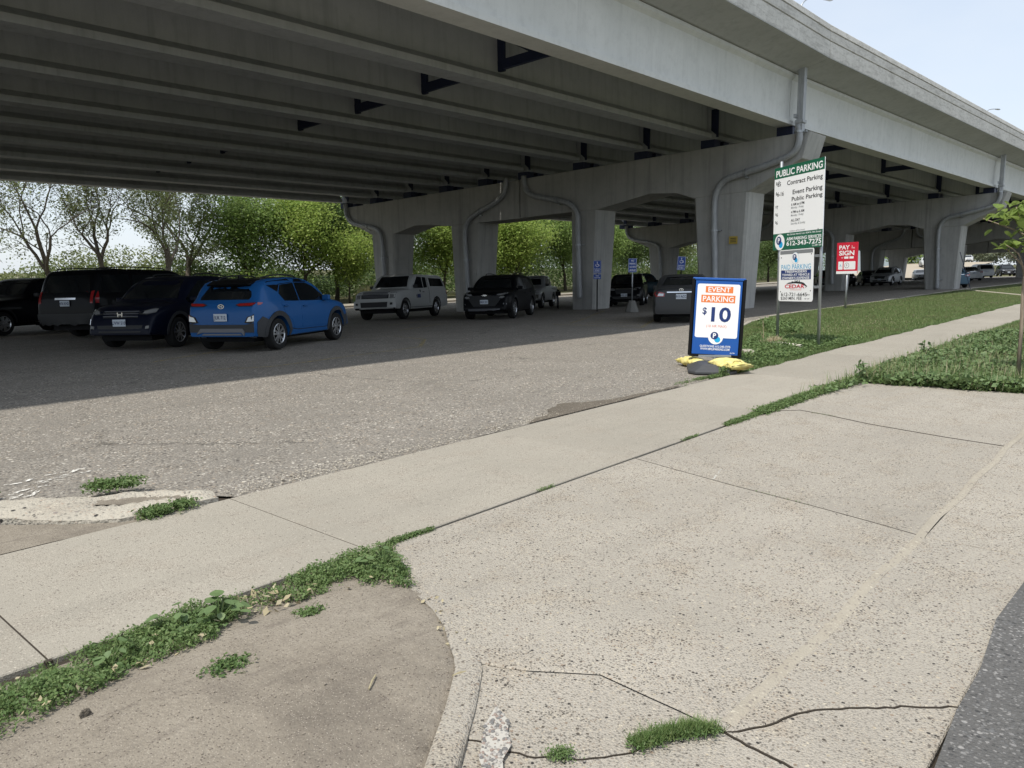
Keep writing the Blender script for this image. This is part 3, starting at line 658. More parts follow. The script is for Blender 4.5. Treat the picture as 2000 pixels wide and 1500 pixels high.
# ------------------------------------------------------------------ vehicles
def interp_curve(pts, x):
    xs = [p[0] for p in pts]; zs = [p[1] for p in pts]
    return float(np.interp(x, xs, zs))
def pchip(pts):
    """monotone cubic through the profile points, so roofs and bonnets round over without overshoot"""
    X = np.array([p[0] for p in pts], float); Y = np.array([p[1] for p in pts], float)
    h = np.diff(X); dl = np.diff(Y) / h; m = np.zeros(len(X)); m[0], m[-1] = dl[0], dl[-1]
    for i in range(1, len(X) - 1):
        if dl[i - 1] * dl[i] > 0:
            w1, w2 = 2 * h[i] + h[i - 1], h[i] + 2 * h[i - 1]; m[i] = (w1 + w2) / (w1 / dl[i - 1] + w2 / dl[i])
    def f(x):
        x = min(max(x, X[0]), X[-1]); i = min(int(np.searchsorted(X, x, 'right')) - 1, len(X) - 2); i = max(i, 0)
        t = (x - X[i]) / h[i]; t2, t3 = t * t, t ** 3
        return float((2 * t3 - 3 * t2 + 1) * Y[i] + (t3 - 2 * t2 + t) * h[i] * m[i] + (3 * t2 - 2 * t3) * Y[i + 1] + (t3 - t2) * h[i] * m[i + 1])
    return f
CM_ = dict(
    glass=mat('dark_glass', (.006, .008, .010), .03, spec=.9), tail=mat('red_lamp', (.30, .012, .014), .15, coat=1),
    lamp=mat('clear_lamp', (.42, .43, .44), .12, .55, coat=1), chrome=mat('chrome', (.75, .76, .78), .12, 1.0), alloy=mat('alloy', (.55, .56, .58), .25, .9),
    trim=mat('black_trim', (.016, .017, .018), .6), clad=mat('grey_cladding', (.035, .037, .04), .65), silver=mat('silver_trim', (.16, .165, .18), .45, .3),
    plate=mat('plate_white', (.55, .60, .66), .45), ink=mat('plate_ink', (.03, .05, .13), .5), amber=mat('amber_lamp', (.5, .16, .03), .2, coat=1))
def paint(name, c, flake=.15): return mat(name, c, .42, flake, coat=.22 if max(c) > .05 else .10, coat_rough=.06, spec=.2 if max(c) > .05 else .12)
PT = dict(blue=paint('bright_blue_paint', (.011, .088, .27), .1), black=paint('black_paint', (.003, .0035, .005)), navy=paint('dark_navy_paint', (.004, .006, .016)),
          white=paint('white_paint_coat', (.46, .47, .46), 0), grey=paint('dark_grey_paint', (.05, .051, .053), .3), silver=paint('silver_paint', (.38, .39, .40), .5),
          teal=paint('dark_teal_paint', (.012, .03, .04), .2), ltblue=paint('pale_blue_paint', (.07, .13, .18), .3), tan=paint('tan_paint', (.33, .29, .22), .3))
_fonts = {}
def text_mesh(txt, size=1.0, bold=0.0, align='CENTER', sx=1.0, space=1.0):
    """flat lettering as a mesh in the XY plane, centred on the origin vertically"""
    cu = bpy.data.curves.new('t', 'FONT'); cu.body = txt; cu.size = size; cu.align_x = align; cu.align_y = 'CENTER'; cu.offset = bold * size; cu.resolution_u = 3; cu.space_character = space
    o = bpy.data.objects.new('t', cu); COL.objects.link(o); bpy.context.view_layer.update()
    me = bpy.data.meshes.new_from_object(o.evaluated_get(bpy.context.evaluated_depsgraph_get()))
    bpy.data.objects.remove(o); bpy.data.curves.remove(cu)
    v = [(p.co.x * sx, p.co.y) for p in me.vertices]; f = [tuple(p.vertices) for p in me.polygons]; bpy.data.meshes.remove(me); return v, f

def wheel_meshes(r, tw, spokes=5, style='twin'):
    key = (round(r, 3), round(tw, 3), spokes, style)
    if key in _fonts: return _fonts[key]
    t = MB(); h = tw / 2; rr = r * .66
    t.ring((0, 0, 0), 'y', [(rr, -h * .9), (r * .9, -h), (r * .975, -h * .85), (r, -h * .5), (r, h * .5), (r * .975, h * .85), (r * .9, h), (rr, h * .9)], 28)
    t.ring((0, 0, 0), 'y', [(0.001, h * .25), (rr, h * .25), (rr, h * .9)], 28); t.ring((0, 0, 0), 'y', [(0.001, -h * .6), (rr, -h * .9)], 28)
    tm = t.mesh('wheel', M['rubber'], True); smooth_by_angle(tm, 35)
    k = MB(); k.ring((0, 0, 0), 'y', [(rr * .9, h * .45), (rr * .9, h * .8), (rr * .97, h * .93), (rr * 1.02, h * .9), (rr * 1.0, h * .5)], 28)
    k.ring((0, 0, 0), 'y', [(.001, h * .8), (rr * .16, h * .8), (rr * .2, h * .7), (rr * .2, h * .4)], 14)
    for i in range(spokes):
        a0 = 2 * math.pi * i / spokes + .3
        for da in ((-.17, .17) if style == 'twin' else (0,)):
            w0, w1 = (rr * .11, rr * .09) if style == 'twin' else (rr * .2, rr * .3)
            a = a0 + da * .7; b = a0 + da * 1.5 if style == 'twin' else a0
            p0 = Vector((math.cos(a) * rr * .12, h * .78, math.sin(a) * rr * .12)); p1 = Vector((math.cos(b) * rr * .94, h * .74, math.sin(b) * rr * .94))
            d = (p1 - p0).normalized(); u = d.cross(Vector((0, 1, 0))).normalized(); v = []
            for p, w_ in ((p0, w0), (p1, w1)):
                for s, e in ((-1, 0), (1, 0), (.7, -.06 * 1), (-.7, -.06)): v.append(p + u * s * w_ + Vector((0, e * h * 2.2, 0)))
            k.add(v, [(3, 2, 1, 0), (4, 5, 6, 7), (0, 1, 5, 4), (1, 2, 6, 5), (2, 3, 7, 6), (3, 0, 4, 7)])
    rm = k.mesh('rim', CM_['alloy'], False); _fonts[key] = (tm, rm); return tm, rm

class Car:
    def __init__(s, **k):
        s.__dict__.update(dict(tumble=.32, ends=.16, endp=2.4, sill=.24, arch=.07, rise=(.06, .08), crown=.0, bw=.955, spokes=5, wstyle='twin')); s.__dict__.update(k)
        s.x1 = s.wb / 2 + s.fo; s.x0 = s.x1 - s.L; s.tf = pchip(s.top); s.bf = pchip(s.belt); s.build_body()
    def hw(s, x):
        lo = s.x0 + .0; hi = s.x1; d0 = max(0, 1 - (x - lo) / .75); d1 = max(0, 1 - (hi - x) / .95)
        k = s.ends if isinstance(s.ends, tuple) else (s.ends, s.ends)
        return s.W / 2 * (1 - k[0] * d0 ** s.endp - k[1] * d1 ** s.endp)
    def zb(s, x):
        z = s.sill; d0 = max(0, 1 - (x - s.x0) / (s.wb * .28)); d1 = max(0, 1 - (s.x1 - x) / (s.wb * .28))
        z += s.rise[0] * d0 + s.rise[1] * d1; ra = s.tr + s.arch
        for c in (-s.wb / 2, s.wb / 2):
            if abs(x - c) < ra: z = max(z, s.tr + math.sqrt(max(0, ra * ra - (x - c) ** 2)) * 1.0 - .0)
        return z
    def ring(s, x):
        w_ = s.hw(x); zb = s.zb(x); zs = s.bf(x); zt = max(s.tf(x), zs + .005); t = zt - zs; si = s.sill + .02
        L_ = [(0, zb), (w_ * .8, zb), (w_ * .93, zb + .004)]
        for q, fw in ((.0, .965), (.12, .985), (.35, 1.0), (.62, 1.0), (.84, .985), (.95, .972), (1.0, s.bw)):
            z = si + (zs - si) * q; L_.append((w_ * fw, max(z, zb + .008 + .012 * q)))
        wt = w_ * s.bw; k = min(1, max(0, (t - .12) / .3)); k = k * k * (3 - 2 * k); tu = s.tumble
        hood = [(wt - .03, zs + .30 * t), (wt * .9, zs + .58 * t), (wt * .76, zs + .78 * t), (wt * .55, zs + .91 * t), (wt * .28, zs + .98 * t), (0, zt)]
        rw = wt - tu * t
        roof = [(wt - tu * t * .42, zs + .42 * t), (wt - tu * t * .78, zs + .8 * t), (rw - .01, zs + .925 * t), (rw - .075, zs + .975 * t), (rw * .5, zt - .006), (0, zt)]
        return L_ + [(a[0] * (1 - k) + b[0] * k, a[1] * (1 - k) + b[1] * k) for a, b in zip(hood, roof)]
    def build_body(s):
        ra = s.tr + s.arch; xs = set(np.linspace(s.x0, s.x1, 46).tolist())
        for c in (-s.wb / 2, s.wb / 2):
            for a in np.linspace(0, math.pi, 13): xs.add(c + ra * math.cos(a) * .9999)
            xs.add(c - ra - .004); xs.add(c + ra + .004)
        for p in s.top: xs.add(p[0])
        for d in (.02, .05, .1, .17): xs.add(s.x0 + d); xs.add(s.x1 - d)
        xs = sorted(x for x in xs if s.x0 <= x <= s.x1); X = [xs[0]]
        for x in xs[1:]:
            if x - X[-1] > .0025: X.append(x)
        v = []; n = None
        for x in X:
            r = s.ring(x); full = [(-y, z) for y, z in r[1:-1]][::-1]; prof = r + full   # starts bottom centre, up +y side, over, down -y side
            n = len(prof); v += [(x, y, z) for y, z in prof]
        f = [(i * n + k, i * n + (k + 1) % n, (i + 1) * n + (k + 1) % n, (i + 1) * n + k) for i in range(len(X) - 1) for k in range(n)]
        f += [tuple(range(n - 1, -1, -1)), tuple((len(X) - 1) * n + k for k in range(n))]
        me = mesh_from('body', v, f, s.paint)
        bm = bmesh.new(); bm.from_mesh(me); bmesh.ops.recalc_face_normals(bm, faces=bm.faces); bmesh.ops.triangulate(bm, faces=[q for q in bm.faces if len(q.verts) > 4]); bm.to_mesh(me)
        s.bvh = BVHTree.FromBMesh(bm); bm.free(); smooth_by_angle(me, 38); s.body_me = me
    def hit(s, view, a, b):
        if view in 'FB':
            lim = s.hw(s.x1 - .25 if view == 'F' else s.x0 + .12) * s.bw - .012; a = max(-lim, min(lim, a))
        o, d = {'L': ((a, 3, b), (0, -1, 0)), 'R': ((a, -3, b), (0, 1, 0)), 'F': ((5, a, b), (-1, 0, 0)), 'B': ((-5, a, b), (1, 0, 0)), 'T': ((a, b, 4), (0, 0, -1))}[view]
        p, nrm, _, _ = s.bvh.ray_cast(Vector(o), Vector(d))
        if p is None:
            p, nrm, _, _ = s.bvh.find_nearest(Vector({'L': (a, s.W / 2, b), 'R': (a, -s.W / 2, b), 'F': (s.x1, a, b), 'B': (s.x0, a, b), 'T': (a, b, s.tf(a))}[view]))
        return p, nrm
    def panel(s, name, poly, view, m, off=.006, step=.14, parent=None, skirt=.014):
        bm = bmesh.new(); bm.faces.new([bm.verts.new((p[0], p[1], 0)) for p in poly])
        for k in (0, 1):
            lo = min(p[k] for p in poly); hi = max(p[k] for p in poly); c = lo + step
            while c < hi - step * .3:
                co = (c, 0, 0) if k == 0 else (0, c, 0); no = (1, 0, 0) if k == 0 else (0, 1, 0)
                bmesh.ops.bisect_plane(bm, geom=bm.verts[:] + bm.edges[:] + bm.faces[:], plane_co=co, plane_no=no, dist=1e-5); c += step
        inward = {}
        for vt in bm.verts:
            p, nrm = s.hit(view, vt.co.x, vt.co.y); vt.co = p + nrm * off; inward[vt] = nrm
        be = [e for e in bm.edges if e.is_boundary]; r = bmesh.ops.extrude_edge_only(bm, edges=be)
        for e in r['geom']:
            if isinstance(e, bmesh.types.BMVert):
                src = [o_ for q in e.link_edges for o_ in (q.other_vert(e),) if o_ in inward]
                if src: e.co = e.co - inward[src[0]] * (off + skirt)
        bmesh.ops.triangulate(bm, faces=[q for q in bm.faces if len(q.verts) > 4])
        me = bpy.data.meshes.new(name); bm.to_mesh(me); bm.free(); me.materials.append(m); smooth_by_angle(me, 30)
        return link(bpy.data.objects.new(name, me), parent or s.root)
    def both(s, name, poly, view, m, **k):
        if view == 'S': return [s.panel(name, poly, 'L', m, **k), s.panel(name, poly, 'R', m, **k)]
        return [s.panel(name, poly, view, m, **k), s.panel(name, [(-p[0], p[1]) if view in 'FB' else (p[0], -p[1]) for p in poly], view, m, **k)]
    def start(s, name, label, cat='car', group=None):
        s.root = empty(name); tag(s.root, label, cat, group); link(bpy.data.objects.new('body', s.body_me), s.root)
        b = MB(); b.box(((s.x0 + s.x1) / 2, 0, (s.sill + .5) / 2 + .03), (s.L - .5, s.W - .62, .42)); b.obj('underbody', M['black'], s.root)
        tm, rm = wheel_meshes(s.tr, s.tw, s.spokes, s.wstyle)
        for x in (s.wb / 2, -s.wb / 2):
            for sg in (1, -1):
                wob = link(bpy.data.objects.new('wheel', tm), s.root); wob.location = (x, sg * (s.W / 2 - s.tw / 2 - .015), s.tr)
                if sg < 0: wob.rotation_euler = (0, 0, math.pi)
                link(bpy.data.objects.new('rim', rm), wob)
        return s.root
    def box(s, name, c, d, m, parent=None, bevel=.015):
        b = MB(); b.box((0, 0, 0), d); return b.obj(name, m, parent or s.root, loc=c, bevel=bevel)
    def mirrors(s, x, z, m=None):
        for sg in (1, -1):
            y = s.hw(x) * s.bw; b = MB(); b.box((0, sg * .10, .03), (.11, .19, .13)); b.bar((0, 0, -.03), (0, sg * .1, 0), .06); b.obj('mirror', m or s.paint, s.root, loc=(x, sg * (y - .02), z), bevel=.03)
    def plate(s, view, z, txt, y=0, w_=.31):
        p, nrm = s.hit(view, y, z); sx = 1 if view == 'F' else -1; b = MB(); b.box((0, 0, 0), (.012, w_, .155)); o = b.obj('licence_plate', CM_['plate'], s.root, loc=(p.x + sx * .03, y, z), bevel=.004)
        v, f = text_mesh(txt, .1, .02, sx=.78)
        if view == 'F': vv = [(.0085, a, b_ - .005) for a, b_ in v]
        else: vv = [(-.0085, -a, b_ - .005) for a, b_ in v]
        q = link(bpy.data.objects.new('lettering', mesh_from('lettering', vv, f, CM_['ink'])), o); q['kind'] = 'stuff'; return o
    def rails(s, xa, xb, y, m=None):
        for sg in (1, -1):
            za = s.hit('T', xa, sg * y)[0].z; zb = s.hit('T', xb, sg * y)[0].z; zm = s.hit('T', (xa + xb) / 2, sg * y)[0].z
            b = MB(); b.tube(smooth_path([(xa, sg * y, za - .01), (xa + .12, sg * y, za + .055), ((xa + xb) / 2, sg * y, zm + .065), (xb - .12, sg * y, zb + .055), (xb, sg * y, zb - .01)], 4), .018, 6); b.obj('roof_rail', m or CM_['trim'], s.root, smooth=True)
    def arches(s, wdt=.1, m=None):
        for c in (s.wb / 2, -s.wb / 2):
            r0 = s.tr + s.arch - .005; r1 = r0 + wdt; A = np.linspace(-.12, math.pi + .12, 15)
            poly = [(c + r1 * math.cos(a), s.tr + r1 * math.sin(a)) for a in A] + [(c + r0 * math.cos(a), s.tr + r0 * math.sin(a)) for a in A[::-1]]
            s.both('arch_trim', poly, 'S', m or CM_['clad'], off=.018, skirt=.03, step=.5)
    def doors(s, polys, handles, win=True, m=None):
        for k, p in enumerate(polys):
            for v in ('L', 'R'):
                d = s.panel('door', p, v, m or s.paint, off=.004, step=.22, skirt=.012)
                if k < len(handles):
                    h = handles[k]; hp, nn = s.hit(v, h[0], h[1]); b = MB(); b.box((0, 0, 0), (.17, .03, .028)); b.obj('handle', s.handle if hasattr(s, 'handle') else s.paint, d, loc=tuple(hp + nn * .024), bevel=.008)
    def place(s, x, y, ang):
        """stand the car on the sloping lot, heading ang degrees"""
        c, n = math.cos(R_(ang)), math.sin(R_(ang)); h = s.wb / 2; t = s.W / 2 - .12
        zf, zr = lz(x + c * h, y + n * h), lz(x - c * h, y - n * h); zl, zr2 = lz(x - n * t, y + c * t), lz(x + n * t, y - c * t)
        s.root.location = (x, y, (zf + zr) / 2 + .002); s.root.rotation_euler = (math.atan2(zl - zr2, 2 * t), -math.atan2(zf - zr, 2 * h), R_(ang)); return s.root
def put(root, x, y, ang): root.location = (x, y, lz(x, y)); root.rotation_euler = (0, 0, R_(ang)); return root
gl = CM_['glass']

# ---- bright blue crossover, tail to the camera
def sedanish(): pass
k = Car(L=4.2, W=1.80, wb=2.6, fo=.84, tr=.335, tw=.22, sill=.27, paint=PT['blue'], ends=(.15, .17), tumble=.34,
        top=[(-2.06, .70), (-2.04, .92), (-1.98, 1.04), (-1.90, 1.10), (-1.62, 1.41), (-1.52, 1.475), (-1.0, 1.535), (-.3, 1.555), (.2, 1.52), (.55, 1.40), (1.06, 1.09), (1.25, 1.04), (1.75, .95), (1.98, .84), (2.1, .66), (2.14, .52)],
        belt=[(-2.06, .69), (-2.04, .89), (-1.95, 1.01), (-1.6, 1.045), (-.6, 1.0), (.5, .97), (1.1, .955), (1.8, .87), (2.05, .70), (2.14, .51)])
k.start('blue_crossover', 'bright blue crossover with black roof and dark cladding, its tail towards the camera', 'car')
k.panel('roof', [(-1.56, -.50), (-1.56, .50), (-.9, .535), (.2, .52), (.36, .49), (.36, -.49), (.2, -.52), (-.9, -.535)], 'T', PT['black'], off=.006)
k.panel('rear_window', [(-.58, 1.09), (-.60, 1.15), (-.47, 1.405), (.47, 1.405), (.60, 1.15), (.58, 1.09)], 'B', gl)
k.panel('windshield', [(-.66, 1.10), (-.47, 1.44), (.47, 1.44), (.66, 1.10)], 'F', gl)
k.both('window', [(-.98, 1.035), (-1.13, 1.20), (-.98, 1.38), (-.40, 1.42), (-.38, 1.02)], 'S', gl)
k.both('window', [(-.34, 1.02), (-.36, 1.425), (.12, 1.42), (.42, 1.33), (.86, 1.06), (.82, 1.0)], 'S', gl)
k.both('roof_pillar', [(-1.56, 1.40), (-1.15, 1.23), (-1.0, 1.39), (-.3, 1.44), (.2, 1.43), (.25, 1.49), (-.4, 1.52), (-1.4, 1.46)], 'S', PT['black'], off=.003)
b = MB(); b.add([(-1.78, -.5, 1.405), (-1.78, .5, 1.405), (-1.50, .53, 1.495), (-1.50, -.53, 1.495), (-1.76, -.5, 1.375), (-1.76, .5, 1.375), (-1.5, .53, 1.44), (-1.5, -.53, 1.44)], [(0, 1, 2, 3), (7, 6, 5, 4), (0, 4, 5, 1), (1, 5, 6, 2), (2, 6, 7, 3), (3, 7, 4, 0)]); b.obj('spoiler', PT['black'], k.root, bevel=.01)
b = MB(); b.add([(-1.1, -.02, 1.53), (-1.1, .02, 1.53), (-1.35, .015, 1.60), (-1.35, -.015, 1.60), (-1.38, .02, 1.51), (-1.38, -.02, 1.51)], [(0, 1, 2, 3), (0, 3, 5), (1, 4, 2), (3, 2, 4, 5)]); b.obj('antenna_fin', PT['black'], k.root)
k.both('taillight', [(.33, .985), (.42, 1.02), (.80, 1.03), (.845, 1.0), (.72, .955), (.42, .95)], 'B', CM_['trim'], off=.008)
for o_ in k.both('taillight', [(.37, .985), (.44, 1.008), (.79, 1.018), (.82, 1.0), (.70, .967), (.43, .963)], 'B', CM_['tail'], off=.014): pass
k.both('taillight', [(1.92, 1.0) if 0 else (-1.93, .975), (-1.90, 1.03), (-1.78, 1.02), (-1.84, .985)], 'S', CM_['tail'], off=.01)
k.both('rear_lamp', [(.55, .62), (.62, .74), (.86, .80), (.80, .63), (.70, .60)], 'B', CM_['trim'], off=.010)
k.both('rear_lamp', [(.60, .64), (.65, .73), (.80, .77), (.76, .65)], 'B', CM_['lamp'], off=.016)
k.both('rear_lamp', [(.78, .66), (.815, .775), (.845, .78), (.81, .67)], 'B', CM_['tail'], off=.019)
k.panel('bumper', [(-.88, .28), (-.88, .62), (-.55, .58), (.55, .58), (.88, .62), (.88, .28)], 'B', CM_['clad'], off=.012)
k.panel('skid_plate', [(-.66, .31), (-.50, .50), (.50, .50), (.66, .31), (.56, .31), (.47, .42), (-.47, .42), (-.56, .31)], 'B', CM_['silver'], off=.024)
k.panel('skid_plate', [(-.48, .36), (-.44, .395), (.44, .395), (.48, .36)], 'B', CM_['silver'], off=.02)
k.arches(.10); k.both('sill_trim', [(-.86, .27), (-.78, .44), (-.6, .40), (.7, .38), (.85, .42), (.88, .27)], 'S', CM_['clad'], off=.014)
k.both('bumper', [(-2.0, .29), (-1.98, .63), (-1.84, .74), (-1.66, .66), (-1.74, .29)], 'S', CM_['clad'], off=.012)
k.both('bumper', [(1.74, .29), (1.70, .60), (1.95, .62), (2.0, .29)], 'S', CM_['clad'], off=.012)
k.doors([[(-.35, .44), (-.35, 1.0), (.80, .985), (.95, .93), (.98, .80), (.80, .44)], [(-1.02, .76), (-1.15, .98), (-1.1, 1.02), (-.39, 1.01), (-.39, .44), (-.70, .44), (-.78, .62)]], [(-.2, .90), (-1.0, .93)])
k.mirrors(.72, 1.03); k.plate('B', .73, 'JUK 712', -.0); k.rails(-1.35, .1, .50)
pE, _ = k.hit('B', 0, .965); b = MB(); b.ring((pE.x - .012, 0, .955), 'x', [(.038, -.006), (.05, -.006), (.05, .006), (.038, .006)], 20, True)
for v_ in range(len(b.v)): b.v[v_] = (b.v[v_][0], b.v[v_][1] * 1.5, b.v[v_][2])
b.bar((pE.x - .012, .028, .925), (pE.x - .012, .018, .985), .012); b.bar((pE.x - .012, -.018, .925), (pE.x - .012, -.028, .985), .012); b.bar((pE.x - .012, .022, .952), (pE.x - .012, -.022, .958), .012); b.obj('emblem', CM_['chrome'], k.root)
k.both('headlight', [(.5, .60), (.52, .70), (.80, .74), (.82, .62)], 'F', CM_['lamp']); k.panel('grille', [(-.5, .52), (-.55, .72), (.55, .72), (.5, .52)], 'F', CM_['trim'])
k.place(9.86, 15.99, 26.5)

# ---- big black estate SUV, tail to the camera
k = Car(L=5.65, W=2.02, wb=3.3, fo=.98, tr=.40, tw=.27, sill=.36, paint=PT['black'], ends=(.09, .12), tumble=.22, endp=3.0, spokes=6, wstyle='wide',
        top=[(-3.02, .78), (-3.0, 1.1), (-2.94, 1.3), (-2.72, 1.80), (-2.6, 1.88), (-1.5, 1.93), (.3, 1.92), (.75, 1.80), (1.35, 1.34), (1.5, 1.27), (2.3, 1.2), (2.55, 1.05), (2.63, .75)],
        belt=[(-3.02, .77), (-3.0, 1.05), (-2.9, 1.20), (-2, 1.22), (1.3, 1.18), (2.3, 1.1), (2.55, .95), (2.63, .74)])
k.start('black_suv', 'large black estate suv with tall red tail lamps and roof rails, tail to the camera', 'car')
k.panel('rear_window', [(-.78, 1.27), (-.66, 1.74), (.66, 1.74), (.78, 1.27)], 'B', gl); k.panel('windshield', [(-.78, 1.36), (-.66, 1.78), (.66, 1.78), (.78, 1.36)], 'F', gl)
for a, c in ((-2.68, -1.55), (-1.48, -.5), (-.42, .62)): k.both('window', [(a, 1.26), (a + .05, 1.74), (c - .03, 1.76), (c + (.35 if c > 0 else 0), 1.26)], 'S', gl)
k.both('taillight', [(.81, .98), (.81, 1.30), (.88, 1.32), (.89, .98)], 'B', CM_['tail'], off=.012); k.both('taillight', [(-2.95, .98), (-2.93, 1.3), (-2.80, 1.3), (-2.86, .98)], 'S', CM_['tail'], off=.012)
k.panel('bumper', [(-.96, .42), (-.96, .70), (.96, .70), (.96, .42)], 'B', CM_['trim'], off=.05, skirt=.05); k.plate('B', .98, '476 KHD'); k.panel('plate_garnish', [(-.34, 1.08), (-.34, 1.13), (.34, 1.13), (.34, 1.08)], 'B', CM_['chrome'], off=.012)
k.doors([[(-.42, .5), (-.42, 1.2), (.95, 1.2), (1.05, .9), (.95, .5)], [(-1.3, .86), (-1.5, 1.2), (-.46, 1.2), (-.46, .5), (-1.1, .5)]], [(-.25, 1.1), (-1.3, 1.1)])
k.mirrors(.85, 1.28); k.rails(-2.5, .2, .66); k.place(10.43, 24.32, 27)

# ---- dark crossover, nose to the camera, next to the blue one
k = Car(L=4.53, W=1.82, wb=2.62, fo=.92, tr=.35, tw=.225, sill=.27, paint=PT['navy'], ends=(.13, .2), tumble=.30,
        top=[(-2.29, .7), (-2.27, 1.0), (-2.15, 1.15), (-1.85, 1.5), (-1.6, 1.58), (-.6, 1.65), (.05, 1.64), (.4, 1.55), (1.1, 1.12), (1.25, 1.06), (1.85, .98), (2.08, .87), (2.18, .66), (2.23, .45)],
        belt=[(-2.29, .68), (-2.26, .95), (-2.1, 1.06), (-1.2, 1.02), (.6, .99), (1.2, .97), (1.85, .88), (2.1, .72), (2.23, .44)])
k.start('dark_crossover', 'dark navy crossover, nose to the camera, parked between the blue crossover and large black suv', 'car')
k.panel('windshield', [(-.70, 1.12), (-.53, 1.55), (.53, 1.55), (.70, 1.12)], 'F', gl); k.panel('rear_window', [(-.6, 1.17), (-.5, 1.5), (.5, 1.5), (.6, 1.17)], 'B', gl)
k.both('window', [(-.35, 1.03), (-.37, 1.52), (.12, 1.52), (.9, 1.10), (.85, 1.02)], 'S', gl); k.both('window', [(-1.55, 1.10), (-1.2, 1.46), (-.42, 1.52), (-.4, 1.03), (-1.3, 1.05)], 'S', gl)
k.both('headlight', [(.40, .80), (.45, .86), (.70, .93), (.84, .94), (.80, .83), (.60, .78)], 'F', CM_['trim'], off=.008); k.both('headlight', [(.52, .81), (.55, .86), (.72, .905), (.79, .90), (.76, .83), (.62, .80)], 'F', CM_['lamp'], off=.016)
k.panel('grille', [(-.42, .72), (-.44, .87), (.44, .87), (.42, .72)], 'F', CM_['trim'], off=.008)
for z in (.745, .80, .85): k.panel('grille_bar', [(-.42, z), (-.42, z + .014), (.42, z + .014), (.42, z)], 'F', CM_['silver'], off=.018)
pE, _ = k.hit('F', 0, .79); b = MB(); [b.bar((pE.x + .03, y_, .745), (pE.x + .03, y_ * 1.25, .845), .022) for y_ in (-.045, .045)]; b.bar((pE.x + .03, -.045, .795), (pE.x + .03, .045, .795), .02); b.obj('emblem', CM_['chrome'], k.root)
k.both('fog_lamp', [(.62, .48), (.62, .54), (.70, .55), (.70, .49)], 'F', CM_['lamp'], off=.012); k.panel('lower_grille', [(-.5, .40), (-.55, .56), (.55, .56), (.5, .40)], 'F', CM_['trim']); k.both('bumper_trim', [(.80, .60), (.84, .70), (.86, .70), (.84, .58)], 'F', CM_['chrome'], off=.012)
k.arches(.07); k.doors([[(-.38, .42), (-.38, 1.0), (.85, .98), (.95, .85), (.85, .42)], [(-1.05, .75), (-1.25, 1.0), (-.42, 1.0), (-.42, .42), (-.8, .42)]], [(-.22, .92), (-1.1, .93)])
k.mirrors(.74, 1.06); k.plate('F', .615, 'UVW 510'); k.rails(-1.6, 0, .54); k.place(8.9, 18.95, 213)

# ---- white pickup with a canopy
k = Car(L=5.89, W=2.01, wb=3.5, fo=.95, tr=.40, tw=.26, sill=.40, paint=PT['white'], ends=(.03, .10), tumble=.20, endp=3.0, spokes=6, wstyle='wide',
        top=[(-3.19, .85), (-3.17, 1.3), (-3.05, 1.55), (-2.75, 1.86), (-2.5, 1.92), (-.85, 1.93), (.2, 1.93), (.42, 1.88), (1.05, 1.40), (1.2, 1.31), (2.2, 1.24), (2.5, 1.16), (2.62, 1.0), (2.70, .62)],
        belt=[(-3.19, .84), (-3.17, 1.24), (-3, 1.30), (0, 1.27), (1.1, 1.23), (2.2, 1.16), (2.55, 1.05), (2.70, .6)])
k.start('white_pickup', 'white pickup truck with matching canopy over its bed and a blue door emblem', 'pickup')
k.panel('windshield', [(-.76, 1.37), (-.66, 1.84), (.66, 1.84), (.76, 1.37)], 'F', gl)
k.both('window', [(-.30, 1.31), (-.32, 1.80), (.15, 1.81), (.72, 1.40), (.70, 1.31)], 'S', gl); k.both('window', [(-.78, 1.33), (-.78, 1.78), (-.40, 1.80), (-.38, 1.31)], 'S', gl); k.both('window', [(-2.85, 1.38), (-2.6, 1.74), (-1.15, 1.76), (-1.15, 1.38)], 'S', gl)
k.both('cab_gap', [(-.92, .62), (-.92, 1.90), (-.895, 1.90), (-.895, .62)], 'S', M['black'], off=.005)
k.panel('grille', [(-.62, .90), (-.64, 1.17), (.64, 1.17), (.62, .90)], 'F', CM_['trim'], off=.012)
for z in (.94, .99, 1.04, 1.09, 1.135): k.panel('grille_bar', [(-.58, z), (-.58, z + .02), (.58, z + .02), (.58, z)], 'F', CM_['silver'], off=.026)
k.both('headlight', [(.68, .90), (.68, 1.15), (.93, 1.14), (.95, .90)], 'F', CM_['lamp'], off=.012); k.both('headlight', [(.70, .92), (.70, .935), (.93, .935), (.93, .92)], 'F', CM_['chrome'], off=.02)
k.panel('bumper', [(-.98, .52), (-.98, .80), (.98, .80), (.98, .52)], 'F', PT['white'], off=.07, skirt=.08); k.panel('bumper_intake', [(-.6, .54), (-.62, .74), (.62, .74), (.6, .54)], 'F', CM_['trim'], off=.085, skirt=.03)
k.both('fog_lamp', [(.74, .62), (.74, .71), (.84, .71), (.84, .62)], 'F', CM_['trim'], off=.085); k.panel('air_dam', [(-.9, .40), (-.95, .54), (.95, .54), (.9, .40)], 'F', CM_['trim'], off=.05)
k.arches(.05, CM_['trim']); k.both('sill_trim', [(-1.2, .40), (-1.2, .50), (1.2, .50), (1.2, .40)], 'S', CM_['trim'], off=.03)
k.handle = CM_['trim']; k.doors([[(-.34, .58), (-.36, 1.29), (.95, 1.28), (1.0, 1.1), (1.0, .58)], [(-.86, .58), (-.86, 1.30), (-.40, 1.29), (-.38, .58)]], [(-.2, 1.13)])
